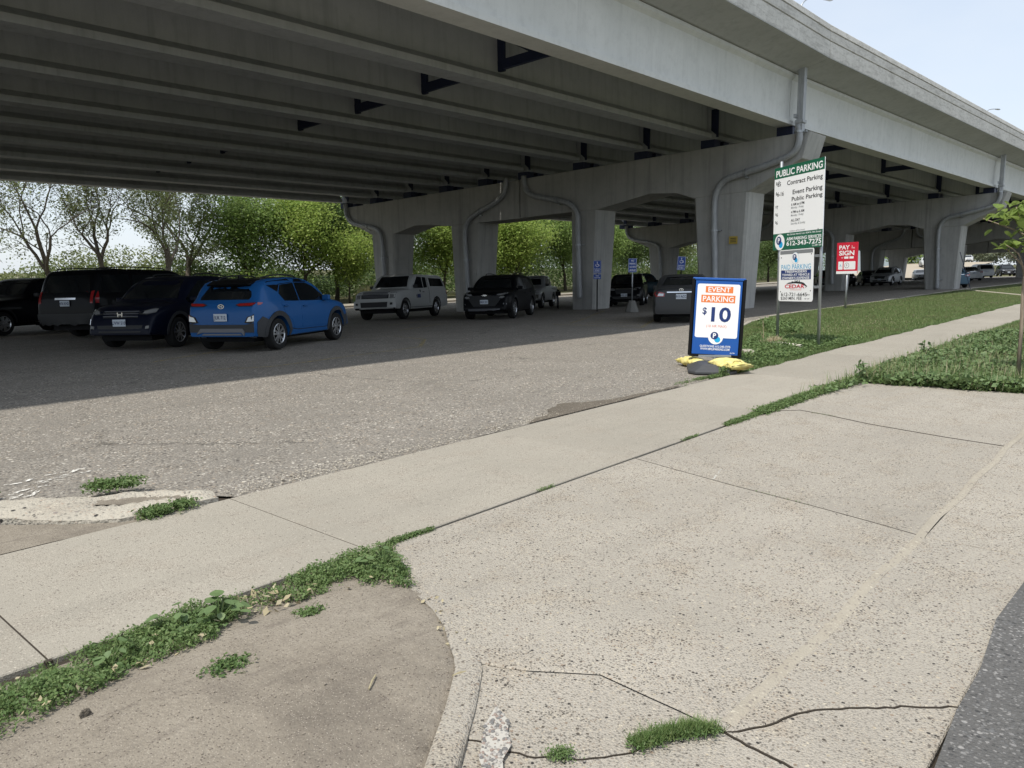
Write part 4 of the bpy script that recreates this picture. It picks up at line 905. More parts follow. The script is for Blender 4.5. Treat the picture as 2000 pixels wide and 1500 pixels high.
for v in 'LR':
    k.panel('door_emblem', [(.12, .88), (.12, 1.04), (.48, 1.04), (.48, .88)] if v == 'L' else [(.12, .88), (.12, 1.04), (.48, 1.04), (.48, .88)], v, mat('navy_print', (.03, .05, .16), .5), off=.009, skirt=.001)
    k.panel('door_emblem', [(.53, .88), (.53, 1.02), (.58, 1.02), (.58, .88)], v, CM_['trim'], off=.009, skirt=.001); k.panel('door_emblem', [(.10, 1.12), (.07, 1.17), (.07, 1.23), (.17, 1.23), (.17, 1.17), (.14, 1.12)], v, CM_['trim'], off=.009, skirt=.001)
k.mirrors(.75, 1.36, CM_['trim']); k.plate('F', .70, '926 RLM', -.15); k.both('taillight', [(-3.14, 1.0), (-3.12, 1.25), (-3.04, 1.25), (-3.04, 1.0)], 'S', CM_['tail']); k.place(22.9, 26.71, 204.8)

# ---- black crossover with slim lamps, nose to the camera
k = Car(L=4.86, W=1.95, wb=2.86, fo=.95, tr=.375, tw=.24, sill=.28, paint=PT['black'], ends=(.12, .18), tumble=.32,
        top=[(-2.48, .75), (-2.45, 1.05), (-2.3, 1.22), (-1.95, 1.52), (-1.6, 1.62), (-.4, 1.69), (.1, 1.67), (.5, 1.55), (1.15, 1.16), (1.3, 1.11), (2.0, 1.03), (2.25, .92), (2.33, .68), (2.38, .45)],
        belt=[(-2.48, .74), (-2.44, 1.0), (-2.2, 1.12), (-1.2, 1.07), (.6, 1.03), (1.3, 1.0), (2.0, .93), (2.28, .78), (2.38, .44)])
k.start('black_crossover', 'black crossover with slim bright headlamps, nose to the camera, right of the white pickup', 'car')
k.panel('windshield', [(-.74, 1.17), (-.56, 1.58), (.56, 1.58), (.74, 1.17)], 'F', gl); k.panel('rear_window', [(-.6, 1.25), (-.5, 1.52), (.5, 1.52), (.6, 1.25)], 'B', gl)
k.both('window', [(-.35, 1.08), (-.37, 1.55), (.15, 1.54), (.98, 1.13), (.95, 1.06)], 'S', gl); k.both('window', [(-1.7, 1.18), (-1.3, 1.48), (-.43, 1.55), (-.41, 1.08), (-1.4, 1.10)], 'S', gl)
k.both('headlight', [(.46, .90), (.50, .935), (.84, .985), (.86, .95), (.62, .89)], 'F', CM_['lamp'], off=.012); k.both('headlight', [(.56, .80), (.60, .86), (.72, .87), (.78, .83), (.68, .78)], 'F', CM_['lamp'], off=.012)
k.panel('grille', [(-.42, .50), (-.62, .76), (-.56, .88), (.56, .88), (.62, .76), (.42, .50)], 'F', CM_['trim'], off=.012); k.panel('grille_bar', [(-.46, .885), (-.46, .90), (.46, .90), (.46, .885)], 'F', CM_['chrome'], off=.02)
pE, _ = k.hit('F', 0, .9); b = MB(); b.box((pE.x + .03, 0, .9), (.02, .2, .03)); b.box((pE.x + .031, 0, .9), (.022, .09, .06)); b.obj('emblem', CM_['chrome'], k.root)
k.panel('skid_plate', [(-.6, .36), (-.62, .41), (.62, .41), (.6, .36)], 'F', CM_['silver'], off=.03); k.both('bumper_trim', [(.72, .56), (.74, .61), (.88, .60), (.86, .55)], 'F', CM_['silver'], off=.012)
k.arches(.06, CM_['trim']); k.doors([[(-.38, .44), (-.38, 1.06), (.95, 1.03), (1.02, .9), (.9, .44)], [(-1.1, .8), (-1.35, 1.07), (-.42, 1.06), (-.42, .44), (-.9, .44)]], [(-.22, .95), (-1.2, .97)]); k.handle = CM_['chrome']
k.mirrors(.78, 1.12); k.plate('F', .66, 'BRX 231'); k.rails(-1.6, 0, .58); k.place(22.89, 20.67, 206.9)

# ---- older pale pickup behind it
def pickup(paint_, L=5.4, wb=3.1, H=1.8, W=1.92):
    return Car(L=L, W=W, wb=wb, fo=.88, tr=.37, tw=.25, sill=.38, paint=paint_, ends=(.03, .09), tumble=.2, endp=3.0, spokes=6, wstyle='wide',
        top=[(-L + wb / 2 + .88, .8), (-L + wb / 2 + .9, 1.16), (-1.32, 1.18), (-1.30, 1.2), (-1.18, H - .1), (-1.0, H - .02), (-.2, H), (.12, H - .05), (.75, 1.28), (.9, 1.2), (1.9, 1.12), (2.2, 1.05), (2.36, .85), (wb / 2 + .88, .6)],
        belt=[(-L + wb / 2 + .88, .79), (-L + wb / 2 + .9, 1.14), (-1.3, 1.16), (.8, 1.13), (1.9, 1.04), (2.2, .95), (wb / 2 + .88, .58)])
def dress_pickup(k, H=1.8, front='FFF'):
    k.panel('windshield', [(-.70, 1.27), (-.60, H - .1), (.60, H - .1), (.70, 1.27)], 'F', gl); k.panel('rear_window', [(-.62, 1.26), (-.56, H - .14), (.56, H - .14), (.62, 1.26)], 'B', gl)
    k.both('window', [(-1.05, 1.2), (-1.0, H - .12), (-.5, H - .1), (-.48, 1.19)], 'S', gl); k.both('window', [(-.42, 1.19), (-.44, H - .1), (-.02, H - .11), (.48, 1.28), (.46, 1.18)], 'S', gl)
    k.panel('grille', [(-.5, .82), (-.5, 1.02), (.5, 1.02), (.5, .82)], 'F', CM_['trim'], off=.014); k.panel('grille_bar', [(-.5, .91), (-.5, .94), (.5, .94), (.5, .91)], 'F', CM_['chrome'], off=.024)
    k.both('headlight', [(.56, .82), (.56, 1.0), (.84, .99), (.86, .84)], 'F', CM_['lamp'], off=.012); k.panel('bumper', [(-.92, .5), (-.92, .72), (.92, .72), (.92, .5)], 'F', CM_['chrome'], off=.06, skirt=.07); k.plate('F', .66, front)
    k.both('taillight', [(.80, .85), (.80, 1.1), (.9, 1.1), (.92, .85)], 'B', CM_['tail'], off=.012); k.panel('rear_bumper', [(-.9, .5), (-.9, .68), (.9, .68), (.9, .5)], 'B', CM_['chrome'], off=.07, skirt=.07)
    k.arches(.04, CM_['trim']); k.doors([[(-.44, .52), (-.44, 1.16), (.7, 1.14), (.78, .9), (.78, .52)], [(-1.1, .52), (-1.1, 1.17), (-.48, 1.16), (-.48, .52)]], [(-.3, 1.02), (-.98, 1.03)]); k.mirrors(.5, 1.22, CM_['trim'])
k = pickup(PT['silver']); k.start('silver_pickup', 'older silver pickup, nose to the camera, half hidden behind the black crossover beside a bicycle', 'pickup'); dress_pickup(k, front='714 GBA'); k.place(33.81, 28.12, 207.5)
k = pickup(PT['teal'], L=5.6, wb=3.4, H=1.86, W=1.98); k.start('dark_pickup', 'dark teal pickup standing side on behind the compact black suv and handicapped signs', 'pickup'); dress_pickup(k, H=1.86, front='882 TND'); k.place(52.0, 32.0, -17)
k = pickup(PT['black'], L=5.7, wb=3.5, H=1.82, W=2.0); k.start('black_pickup', 'black pickup at the left end of the car row with windscreen facing left', 'pickup'); dress_pickup(k, H=1.82, front='615 MKR'); k.place(8.75, 29.6, 207)

# ---- compact black suv, nose to the camera
def suv(paint_, L=4.6, W=1.86, wb=2.7, H=1.66, fo=.92):
    d = L - wb / 2 - fo; h = H - 1.66
    return Car(L=L, W=W, wb=wb, fo=fo, tr=.36, tw=.23, sill=.28, paint=paint_, ends=(.12, .18), tumble=.3,
        top=[(-d, .72), (-d + .03, 1.02), (-d + .16, 1.18), (-d + .45, 1.5 + h), (-d + .7, 1.6 + h), (-.5, 1.66 + h), (.1, 1.64 + h), (.45, 1.54 + h), (1.12, 1.13), (1.27, 1.07), (fo + wb / 2 - .36, .99), (fo + wb / 2 - .13, .88), (fo + wb / 2, .46)],
        belt=[(-d, .7), (-d + .04, .97), (-d + .2, 1.08), (-1.2, 1.04), (.6, 1.0), (1.25, .98), (fo + wb / 2 - .36, .89), (fo + wb / 2 - .1, .72), (fo + wb / 2, .45)])
def dress_suv(k, H=1.66, fr='MPL 044', rr='MPL 044', rails=True):
    h = H - 1.66
    k.panel('windshield', [(-.70, 1.13), (-.54, 1.55 + h), (.54, 1.55 + h), (.70, 1.13)], 'F', gl); k.panel('rear_window', [(-.6, 1.2), (-.5, 1.5 + h), (.5, 1.5 + h), (.6, 1.2)], 'B', gl)
    k.both('window', [(-.35, 1.05), (-.37, 1.52 + h), (.15, 1.52 + h), (.92, 1.11), (.88, 1.03)], 'S', gl); k.both('window', [(-1.6, 1.14), (-1.25, 1.46 + h), (-.43, 1.52 + h), (-.41, 1.05), (-1.35, 1.07)], 'S', gl)
    k.both('headlight', [(.46, .80), (.48, .88), (.80, .93), (.84, .86), (.60, .79)], 'F', CM_['lamp'], off=.012); k.panel('grille', [(-.40, .62), (-.46, .86), (.46, .86), (.40, .62)], 'F', CM_['trim'], off=.012); k.panel('grille_bar', [(-.42, .855), (-.42, .875), (.42, .875), (.42, .855)], 'F', CM_['chrome'], off=.02)
    k.both('fog_lamp', [(.64, .5), (.64, .56), (.76, .57), (.76, .5)], 'F', CM_['lamp'], off=.012); k.panel('lower_grille', [(-.55, .38), (-.6, .5), (.6, .5), (.55, .38)], 'F', CM_['trim'], off=.012)
    k.both('taillight', [(.55, .92), (.56, 1.02), (.82, 1.08), (.85, .94)], 'B', CM_['tail'], off=.012); k.plate('F', .56, fr); k.plate('B', .82, rr); k.panel('bumper', [(-.86, .30), (-.86, .52), (.86, .52), (.86, .30)], 'B', CM_['clad'], off=.014)
    k.arches(.06); k.doors([[(-.38, .44), (-.38, 1.03), (.88, 1.0), (.98, .88), (.86, .44)], [(-1.05, .78), (-1.28, 1.04), (-.42, 1.03), (-.42, .44), (-.85, .44)]], [(-.22, .93), (-1.12, .95)]); k.mirrors(.76, 1.08)
    if rails: k.rails(-1.5, 0, .55)
k = suv(PT['black'], H=1.62); k.start('compact_suv', 'compact black suv, nose to the camera, behind the sign post in a concrete block', 'car'); dress_suv(k, H=1.62, fr='HRD 330'); k.place(34.46, 22.13, 207.9)

# ---- dark grey saloon, tail to the camera
def sedan(paint_, L=4.55, W=1.77, wb=2.6, H=1.46):
    fo = .92; d = L - wb / 2 - fo
    return Car(L=L, W=W, wb=wb, fo=fo, tr=.32, tw=.21, sill=.22, paint=paint_, ends=(.13, .18), tumble=.36,
        top=[(-d, .62), (-d + .03, .95), (-d + .1, 1.04), (-d + .55, 1.08), (-d + .7, 1.12), (-1.0, H - .1), (-.7, H - .03), (-.2, H), (.2, H - .03), (.5, H - .12), (1.2, 1.0), (1.35, .95), (fo + wb / 2 - .35, .84), (fo + wb / 2 - .1, .72), (fo + wb / 2, .42)],
        belt=[(-d, .6), (-d + .04, .9), (-d + .12, .97), (-1.2, .97), (.5, .92), (1.25, .89), (fo + wb / 2 - .35, .76), (fo + wb / 2 - .08, .6), (fo + wb / 2, .41)])
def dress_sedan(k, H=1.46, fr='CKY 118', rr='CKY 118'):
    k.panel('windshield', [(-.64, 1.0), (-.5, H - .08), (.5, H - .08), (.64, 1.0)], 'F', gl); k.panel('rear_window', [(-.60, 1.13), (-.48, H - .08), (.48, H - .08), (.60, 1.13)], 'B', gl)
    k.both('window', [(-.3, .97), (-.32, H - .09), (.12, H - .08), (.5, H - .2), (.98, .98), (.95, .95)], 'S', gl); k.both('window', [(-1.3, 1.05), (-.95, H - .16), (-.7, H - .1), (-.38, H - .09), (-.36, .97), (-1.2, .99)], 'S', gl)
    k.both('headlight', [(.42, .60), (.45, .66), (.74, .74), (.80, .68), (.6, .6)], 'F', CM_['lamp'], off=.012); k.panel('grille', [(-.36, .56), (-.4, .68), (.4, .68), (.36, .56)], 'F', CM_['trim'], off=.012); k.panel('lower_grille', [(-.5, .32), (-.55, .46), (.55, .46), (.5, .32)], 'F', CM_['trim'], off=.012)
    k.both('taillight', [(.50, .80), (.48, .90), (.60, .94), (.83, .95), (.83, .84), (.72, .80)], 'B', CM_['tail'], off=.012); k.both('taillight', [(.53, .82), (.52, .89), (.66, .90), (.70, .83)], 'B', CM_['lamp'], off=.018)
    k.both('taillight', [(-k.L + k.wb / 2 + .92 + .03, .84), (-k.L + k.wb / 2 + .96, .94), (-k.L + k.wb / 2 + 1.2, .93), (-k.L + k.wb / 2 + 1.1, .86)], 'S', CM_['tail'], off=.01)
    k.panel('boot_garnish', [(-.42, .915), (-.42, .945), (.42, .945), (.42, .915)], 'B', CM_['chrome'], off=.014); k.plate('B', .80, rr); k.plate('F', .52, fr); k.panel('bumper_lip', [(-.8, .26), (-.8, .33), (.8, .33), (.8, .26)], 'B', CM_['trim'], off=.01)
    pE, _ = k.hit('B', 0, 1.0); b = MB(); b.ring((pE.x - .012, 0, 1.0), 'x', [(.03, -.006), (.045, -.006), (.045, .006), (.03, .006)], 16, True); b.v = [(p[0], p[1] * 1.5, p[2]) for p in b.v]; b.box((pE.x - .012, 0, 1.0), (.012, .02, .06)); b.obj('emblem', CM_['chrome'], k.root)
    k.doors([[(-.33, .36), (-.33, .955), (.95, .93), (1.0, .8), (.9, .36)], [(-.95, .66), (-1.15, .96), (-.37, .955), (-.37, .36), (-.82, .36)]], [(-.18, .84), (-1.02, .86)]); k.mirrors(.74, 1.0)
k = sedan(PT['grey']); k.start('grey_saloon', 'dark grey saloon, tail to the camera, half hidden by the event parking sign', 'car'); dress_sedan(k, rr='911 ACC'); k.place(22.78, 12.49, 27.3)

# ---- a pale crossover whose tail shows between the black pickup and the black suv
k = suv(PT['silver'], H=1.64); k.start('silver_crossover', 'silver crossover whose red tail lamp shows between black pickup and large black suv', 'car'); dress_suv(k, H=1.64, rr='DAP 407'); k.place(11.0, 29.6, 28)

# ---- cars in the shade farther along, past the first pier
far = [('black_suv', suv, PT['black'], 'black suv in shade behind the price board posts', 77, 26.8, 27),
       ('dark_saloon', sedan, PT['navy'], 'dark navy saloon in shade just right of the pay sign', 83.1, 24.65, 207),
       ('silver_suv', suv, PT['silver'], 'silver suv seen side on under the second overpass span', 76.6, 21.2, 181),
       ('white_saloon', sedan, PT['white'], 'white saloon in shade left of the second pier column', 118, 28.3, 199),
       ('blue_saloon', sedan, PT['ltblue'], 'pale blue saloon nosing out from behind the second pier column', 62.5, 13.2, 27),
       ('silver_saloon', sedan, PT['silver'], 'silver saloon in shade right of the second pier column', 93.1, 17.8, 27),
       ('black_crossover', suv, PT['black'], 'small dark crossover in shade at the right edge behind the sapling', 128, 19.8, 199)]
for nm, fn, p, lab, x, y, a in far:
    k = fn(p); k.start(nm, lab, 'car'); (dress_suv if fn is suv else dress_sedan)(k); k.place(x, y, a)
for nm, fn, p, lab, x, y, a in (('dark_saloon', sedan, PT['black'], 'black saloon in shade just left of the silver suv', 80.5, 26.3, 27), ('black_suv', suv, PT['black'], 'black suv in shade between pay sign and price board posts', 66.0, 25.2, 27), ('grey_suv', suv, PT['grey'], 'dark grey suv in shade beyond the white saloon', 131, 29.0, 27)):
    k = fn(p); k.start(nm, lab, 'car'); (dress_suv if fn is suv else dress_sedan)(k); k.place(x, y, a)
# minivan
k = Car(L=4.95, W=1.95, wb=2.9, fo=.95, tr=.34, tw=.22, sill=.24, paint=PT['silver'], ends=(.10, .17), tumble=.24,
        top=[(-2.55, .7), (-2.52, 1.05), (-2.42, 1.3), (-2.2, 1.68), (-1.9, 1.74), (-.4, 1.78), (.3, 1.74), (.7, 1.6), (1.5, 1.1), (1.65, 1.04), (2.15, .9), (2.32, .75), (2.4, .45)],
        belt=[(-2.55, .69), (-2.5, 1.0), (-2.3, 1.08), (0, 1.04), (1.6, .98), (2.15, .8), (2.4, .44)])
k.start('silver_minivan', 'silver minivan in shade beyond the silver saloon, tail to the camera', 'minivan')
k.panel('rear_window', [(-.7, 1.15), (-.6, 1.62), (.6, 1.62), (.7, 1.15)], 'B', gl); k.panel('windshield', [(-.7, 1.12), (-.58, 1.6), (.58, 1.6), (.7, 1.12)], 'F', gl)
for a, c in ((-2.2, -1.2), (-1.12, -.15), (-.07, .7)): k.both('window', [(a, 1.1), (a + .04, 1.62), (c, 1.63), (c + (.4 if c > 0 else 0), 1.1)], 'S', gl)
k.both('taillight', [(.78, .95), (.8, 1.35), (.86, 1.35), (.88, .95)], 'B', CM_['tail'], off=.012); k.plate('B', .85, 'VAN 255'); k.mirrors(1.1, 1.1); k.doors([[(-.1, .4), (-.1, 1.06), (1.1, 1.02), (1.15, .4)], [(-1.1, .4), (-1.1, 1.07), (-.14, 1.06), (-.14, .4)]], [(.05, .95), (-1.0, .95)]); k.place(115, 20.6, 27)
# two pale cars out in the sun on the road beyond
for nm, fn, p, lab, x, y, a in (('white_suv', suv, PT['white'], 'white suv in the sun on the road beyond the overpass', 150, 35.2, 200), ('white_saloon', sedan, PT['white'], 'white saloon out in the sun beside the sandy bank', 190, 36.5, 195)):
    k = fn(p); k.start(nm, lab, 'car'); (dress_suv if fn is suv else dress_sedan)(k); k.place(x, y, a); k.root.location.z = min(1.7, -1.0 + .045 * (x - 108)) + .02
# ------------------------------------------------------------------ signs
SG = dict(white=mat('sign_white', (.90, .905, .91), .35), green=mat('sign_green', (.01, .115, .06), .35), black=mat('sign_ink_black', (.015, .016, .018), .5), grey=mat('sign_ink_grey', (.22, .23, .24), .5),
          navy=mat('sign_navy', (.012, .035, .16), .35), blue=mat('sign_blue', (.008, .09, .38), .35), cyan=mat('sign_cyan', (.01, .38, .72), .35), orange=mat('sign_orange', (.82, .22, .055), .4), red=mat('sign_red', (.62, .018, .045), .35),
          ltblue=mat('sign_pale_blue', (.10, .42, .66), .4), hcblue=mat('sign_access_blue', (.01, .06, .33), .4), yellow=mat('notice_yellow', (.50, .36, .06), .5), rear=mat('sign_aluminium', (.5, .51, .52), .4, .8), pink=mat('sign_pale_red', (.75, .25, .2), .4))
def rrect(x0, y0, x1, y1, r, n=5):
    p = []
    for cx, cy, a in ((x1 - r, y1 - r, 0), (x0 + r, y1 - r, 90), (x0 + r, y0 + r, 180), (x1 - r, y0 + r, 270)):
        p += [(cx + r * math.cos(R_(a + 90 * k / n)), cy + r * math.sin(R_(a + 90 * k / n))) for k in range(n + 1)]
    return p
def circ(cx, cy, r, n=28): return [(cx + r * math.cos(2 * math.pi * k / n), cy + r * math.sin(2 * math.pi * k / n)) for k in range(n)]
class Face:
    """a printed face: local x runs to the reader's right, y up, z out of the face"""
    def __init__(s, parent): s.p = parent; s.lay = {}
    def poly(s, pts, m, z): s.lay.setdefault(m, MB()).add([(p[0], p[1], z) for p in pts], [tuple(range(len(pts)))]); return s
    def text(s, t, x, y, h, m, z, bold=.0, align='CENTER', w=None, sx=1.0, space=1.0):
        v, f = text_mesh(t, 1.0, bold, align, 1.0, space); ys = [p[1] for p in v]; xs = [p[0] for p in v]; k = h / .72
        kx = k * sx if w is None else w / (max(xs) - min(xs)); yc = .5 * (max(ys) + min(ys)) if t.isupper() or any(c.isdigit() for c in t) else .26 * 0
        xa = {'CENTER': .5 * (min(xs) + max(xs)), 'LEFT': min(xs), 'RIGHT': max(xs)}[align]
        s.lay.setdefault(m, MB()).add([(x + (p[0] - xa) * kx, y + (p[1] - yc) * k, z) for p in v], f); return s
    def logo(s, x, y, r, z, ring=None):
        if ring: s.poly(circ(x, y, r * 1.0), ring, z)
        s.poly(circ(x, y, r * (.97 if ring else 1)), 'white', z + .0008)
        s.poly(circ(x + .24 * r, y - .34 * r, .40 * r), 'cyan', z + .0016); s.poly(circ(x - .18 * r, y + .20 * r, .52 * r), 'navy', z + .0024); s.text('P', x - .17 * r, y + .21 * r, .62 * r, 'white', z + .0032, .03); return s
    def done(s, nm='print'):
        for m, b in s.lay.items():
            o = bpy.data.objects.new({'white': 'white_print', 'black': 'lettering'}.get(m, 'colour_print'), mesh_from(nm, b.v, b.f, SG[m])); link(o, s.p); o['kind'] = 'stuff'
def board(name, w_, h, th, m, parent, r=.02, face='white'):
    b = MB(); b.prism(rrect(-w_ / 2, -h / 2, w_ / 2, h / 2, r), -th, 0); return b.obj(name, m, parent)
def frame_mat(right_v, normal): # columns: reader's right, up, outward
    r = Vector(right_v).normalized(); n = Vector(normal).normalized(); u = n.cross(r).normalized(); r = u.cross(n).normalized()
    return Matrix(((r.x, u.x, n.x, 0), (r.y, u.y, n.y, 0), (r.z, u.z, n.z, 0), (0, 0, 0, 1)))

# ---- tall price board with the towing notice below, on two posts
PL, PR = Vector((15.51, 6.37, 0)), Vector((14.84, 5.29, 0)); mid = (PL + PR) / 2
ps = empty('price_board', tuple(mid)); tag(ps, 'tall public parking price board on two galvanised posts with a towing notice below', 'sign')
FM = frame_mat((PR - PL), Vector((-.84, .52, 0))); lean = Matrix.Rotation(R_(1.6), 4, 'Z')
fr = FM @ lean                        # frame at the foot; x right, y up
def onto(o, x, y, z): o.matrix_local = fr @ Matrix.Translation((x, y, z)); return o
half = (PR - PL).length / 2
for sx_, top_ in ((-half, 3.68), (half, 3.46)):
    b = MB(); b.tube([(0, -.15, 0), (0, top_, 0)], .03, 10); o = b.obj('post', M['galv'], ps, smooth=True); onto(o, sx_, 0, -.05)
W_, H_ = 1.50, 1.64; bd = board('panel', W_, H_, .012, SG['white'], ps, .01); onto(bd, -.03, 2.74, 0); F = Face(bd)
U = lambda u: (u - .5) * W_; V_ = lambda v: (v - .5) * H_
F.poly([(-W_ / 2, V_(.866)), (W_ / 2, V_(.866)), (W_ / 2, H_ / 2), (-W_ / 2, H_ / 2)], 'green', .001); F.poly([(-W_ / 2, -H_ / 2), (W_ / 2, -H_ / 2), (W_ / 2, V_(.2)), (-W_ / 2, V_(.2))], 'green', .001)
F.text('PUBLIC PARKING', 0, V_(.925), .125, 'white', .003, .022, w=W_ * .93)
F.text('$', U(.035), V_(.812), .06, 'black', .002, .012, 'LEFT'); F.text('85', U(.065), V_(.80), .085, 'black', .002, .012, 'LEFT'); F.text('Contract Parking', U(.97), V_(.792), .088, 'black', .002, .014, 'RIGHT', w=W_ * .70)
F.text('$', U(.035), V_(.69), .06, 'black', .002, .012, 'LEFT'); F.text('6-16', U(.065), V_(.68), .085, 'black', .002, .012, 'LEFT'); F.text('Event Parking', U(.97), V_(.672), .088, 'black', .002, .014, 'RIGHT', w=W_ * .58)
F.text('Public Parking', U(.975), V_(.59), .08, 'black', .002, .014, 'RIGHT', w=W_ * .60)
for v_, d_, t1, t2 in ((.522, '7', '6 AM to 6 PM', 'Monday - Friday'), (.432, '6', '4 PM to 6 AM', 'Monday - Friday'), (.335, '6', 'ALL DAY', 'Saturday & Sunday')):
    F.text('$', U(.035), V_(v_ + .008), .045, 'black', .002, .012, 'LEFT'); F.text(d_, U(.06), V_(v_), .068, 'black', .002, .012, 'LEFT')
    F.text(t1, U(.37), V_(v_ + .008), .05, 'black', .002, .02, 'LEFT'); F.text(t2, U(.37), V_(v_ - .032), .042, 'grey', .002, .004, 'LEFT')
F.text('(violators will be towed)', U(.5), V_(.218), .034, 'grey', .002, 0); F.text('4th Street North Lot, 424 N. 4th Street', U(.635), V_(.176), .033, 'white', .002, .01, w=W_ * .68)
F.text('ABM PARKING SERVICES', U(.635), V_(.125), .062, 'white', .002, .02, w=W_ * .69); F.text('612-343-7275', U(.635), V_(.07), .088, 'white', .002, .022, w=W_ * .69); F.text('Lic. #087 1000', U(.985), V_(.024), .032, 'white', .002, .01, 'RIGHT')
F.logo(U(.145), V_(.095), .158, .002); F.done()
for x_, y_ in ((-.60, .55), (.62, .62), (-.60, -.52), (.62, -.48)):
    b = MB(); b.ring((x_, y_, 0), 'z', [(.014, 0), (.012, .006), (.001, .007)], 8); b.obj('bolt', M['galv'], bd)
for y_ in (1.76, 1.17):
    b = MB(); b.box((0, 0, 0), (half * 2, .05, .03)); onto(b.obj('crossbar', M['galv'], ps), 0, y_, -.03)
tb = board('panel', 1.05, 1.02, .008, SG['white'], ps, .045); onto(tb, -.02, 1.40, .012); F = Face(tb); w2, h2 = 1.05, 1.02; V2 = lambda v: (v - .5) * h2
F.poly([(-.5, V2(.915)), (.5, V2(.915)), (.5, V2(.985)), (-.5, V2(.985))], 'grey', .001)
F.logo(-.02, V2(.83), .115, .002, 'ltblue'); F.text('PAID PARKING', 0, V2(.665), .10, 'ltblue', .002, .004, w=w2 * .86)
F.poly([(-.46, V2(.42)), (.46, V2(.42)), (.46, V2(.605)), (-.46, V2(.605))], 'navy', .001)
for t, v_, ww in (('TRESPASSERS', .575, .68), ('TOWED AT VEHICLE', .513, .84), ("OWNER'S EXPENSE", .452, .84)): F.text(t, 0, V2(v_), .045, 'white', .002, .02, w=ww)
sk = [(-.28, .335), (-.2, .365), (-.12, .37), (-.11, .385), (-.06, .385), (-.05, .375), (-.02, .38), (-.015, .415), (.0, .415), (.005, .385), (.04, .39), (.045, .41), (.07, .41), (.075, .375), (.10, .375), (.105, .405), (.13, .405), (.14, .375), (.2, .37), (.27, .35), (.36, .29), (.30, .25), (.33, .285), (.2, .335), (0, .35), (-.2, .34)]
F.poly([(x_, V2(y_)) for x_, y_ in sk], 'black', .002); F.text('CEDAR', -.02, V2(.29), .075, 'red', .003, .02, w=w2 * .58); F.text('TOWING & AUCTION', .02, V2(.225), .025, 'pink', .002, 0)
F.text('612-721-6645', -.04, V2(.135), .07, 'black', .002, .006, w=w2 * .76); F.text('$260 MIN. FEE', -.12, V2(.055), .062, 'black', .002, .004, w=w2 * .62); F.text('24 hr', .4, V2(.13), .03, 'black', .002, .01); F.text('cash  card', .36, V2(.055), .025, 'black', .002, .01); F.done()
for x_, y_ in ((-.46, .36), (.46, .4), (-.46, -.32), (.46, -.3)):
    b = MB(); b.ring((x_, y_, 0), 'z', [(.012, 0), (.01, .005), (.001, .006)], 8); b.obj('bolt', M['black'], tb)

# ---- red pay sign
rs = empty('pay_sign', (30.17, 9.74, lz(30.17, 9.74))); tag(rs, 'red pay sign with white strip on a thin post in the lawn', 'sign')
FM2 = frame_mat(Vector((-.30, -.95, .02)), Vector((-.95, .30, 0)))
b = MB(); b.tube([(0, 0, -.1), (0, 0, 1.6)], .035, 10); o = b.obj('post', M['galv'], rs, smooth=True)
rb = board('panel', .88, 1.16, .03, SG['red'], rs, .02); rb.matrix_local = Matrix.Translation((-.05, .02, 1.90)) @ FM2; F = Face(rb); w3, h3 = .88, 1.16
F.poly([(-.44, -.58), (.44, -.58), (.44, -.48), (-.44, -.48)], 'white', .001); F.text('PAY', -.12, .40, .15, 'white', .002, .03, w=.44); F.text('at', .20, .44, .045, 'white', .002, .01); F.text('THIS', .24, .37, .05, 'white', .002, .01); F.text('SIGN', -.02, .19, .17, 'white', .002, .03, w=.64)
F.poly(rrect(-.12, -.02, .06, .06, .015), 'white', .001); F.poly(rrect(.1, -.02, .28, .06, .015), 'white', .001); F.text('or', -.2, .02, .06, 'white', .002, .01)
F.poly(rrect(-.36, -.42, -.17, -.12, .02), 'white', .001); F.poly(rrect(-.13, -.42, .36, -.12, .03), 'white', .001); F.poly(circ(-.0, -.27, .10), 'grey', .002); F.poly(circ(-.0, -.27, .085), 'white', .003); F.text('P', 0, -.27, .08, 'grey', .004, .01); F.text('A', -.265, -.27, .09, 'ltblue', .002, .01); F.done()

# ---- event sign standing on a rubber base held down by sandbags
es = empty('event_sign', (10.91, 5.46, 0)); tag(es, 'event parking pavement sign, ten dollars, blue and white in a black frame', 'sign')
FM3 = frame_mat(Vector((.50, -.87, 0)), Vector((-.87, -.50, .03))); fr3 = Matrix.Translation((.35, .12, .79)) @ FM3 @ Matrix.Rotation(R_(-2.2), 4, 'Z')
PW, PH = .76, 1.19
b = MB(); t_ = .035
for (c_, d_) in (((-PW / 2 - .012, 0, -.03), (.045, PH + .03, .07)), ((PW / 2 + .012, 0, -.03), (.045, PH + .03, .07)), ((0, -PH / 2 - .01, -.03), (PW + .02, .04, .07)), ((0, 0, -.045), (PW, PH, .02))): b.box(c_, d_)
o = b.obj('frame', M['black'], es, bevel=.008); o.matrix_local = fr3
b = MB(); b.box((0, PH / 2 + .012, -.03), (PW + .05, .04, .06)); o = b.obj('top_rail', SG['blue'], es, bevel=.01); o.matrix_local = fr3
b = MB(); b.box((0, 0, -.012), (PW - .05, PH - .03, .006)); pb = b.obj('panel', SG['blue'], es); pb.matrix_local = fr3; F = Face(pb); z0 = -.008
a0, a1 = -PW / 2 + .055, PW / 2 - .055; V3 = lambda v: (v - .5) * PH
F.poly(rrect(a0, V3(.235), a1, V3(.945), .03), 'white', z0); F.poly([(-.20, V3(.83)), (.22, V3(.83)), (.22, V3(.915)), (-.20, V3(.915))], 'orange', z0 + .001); F.poly([(-.26, V3(.70)), (.26, V3(.70)), (.26, V3(.80)), (-.26, V3(.80))], 'orange', z0 + .001)
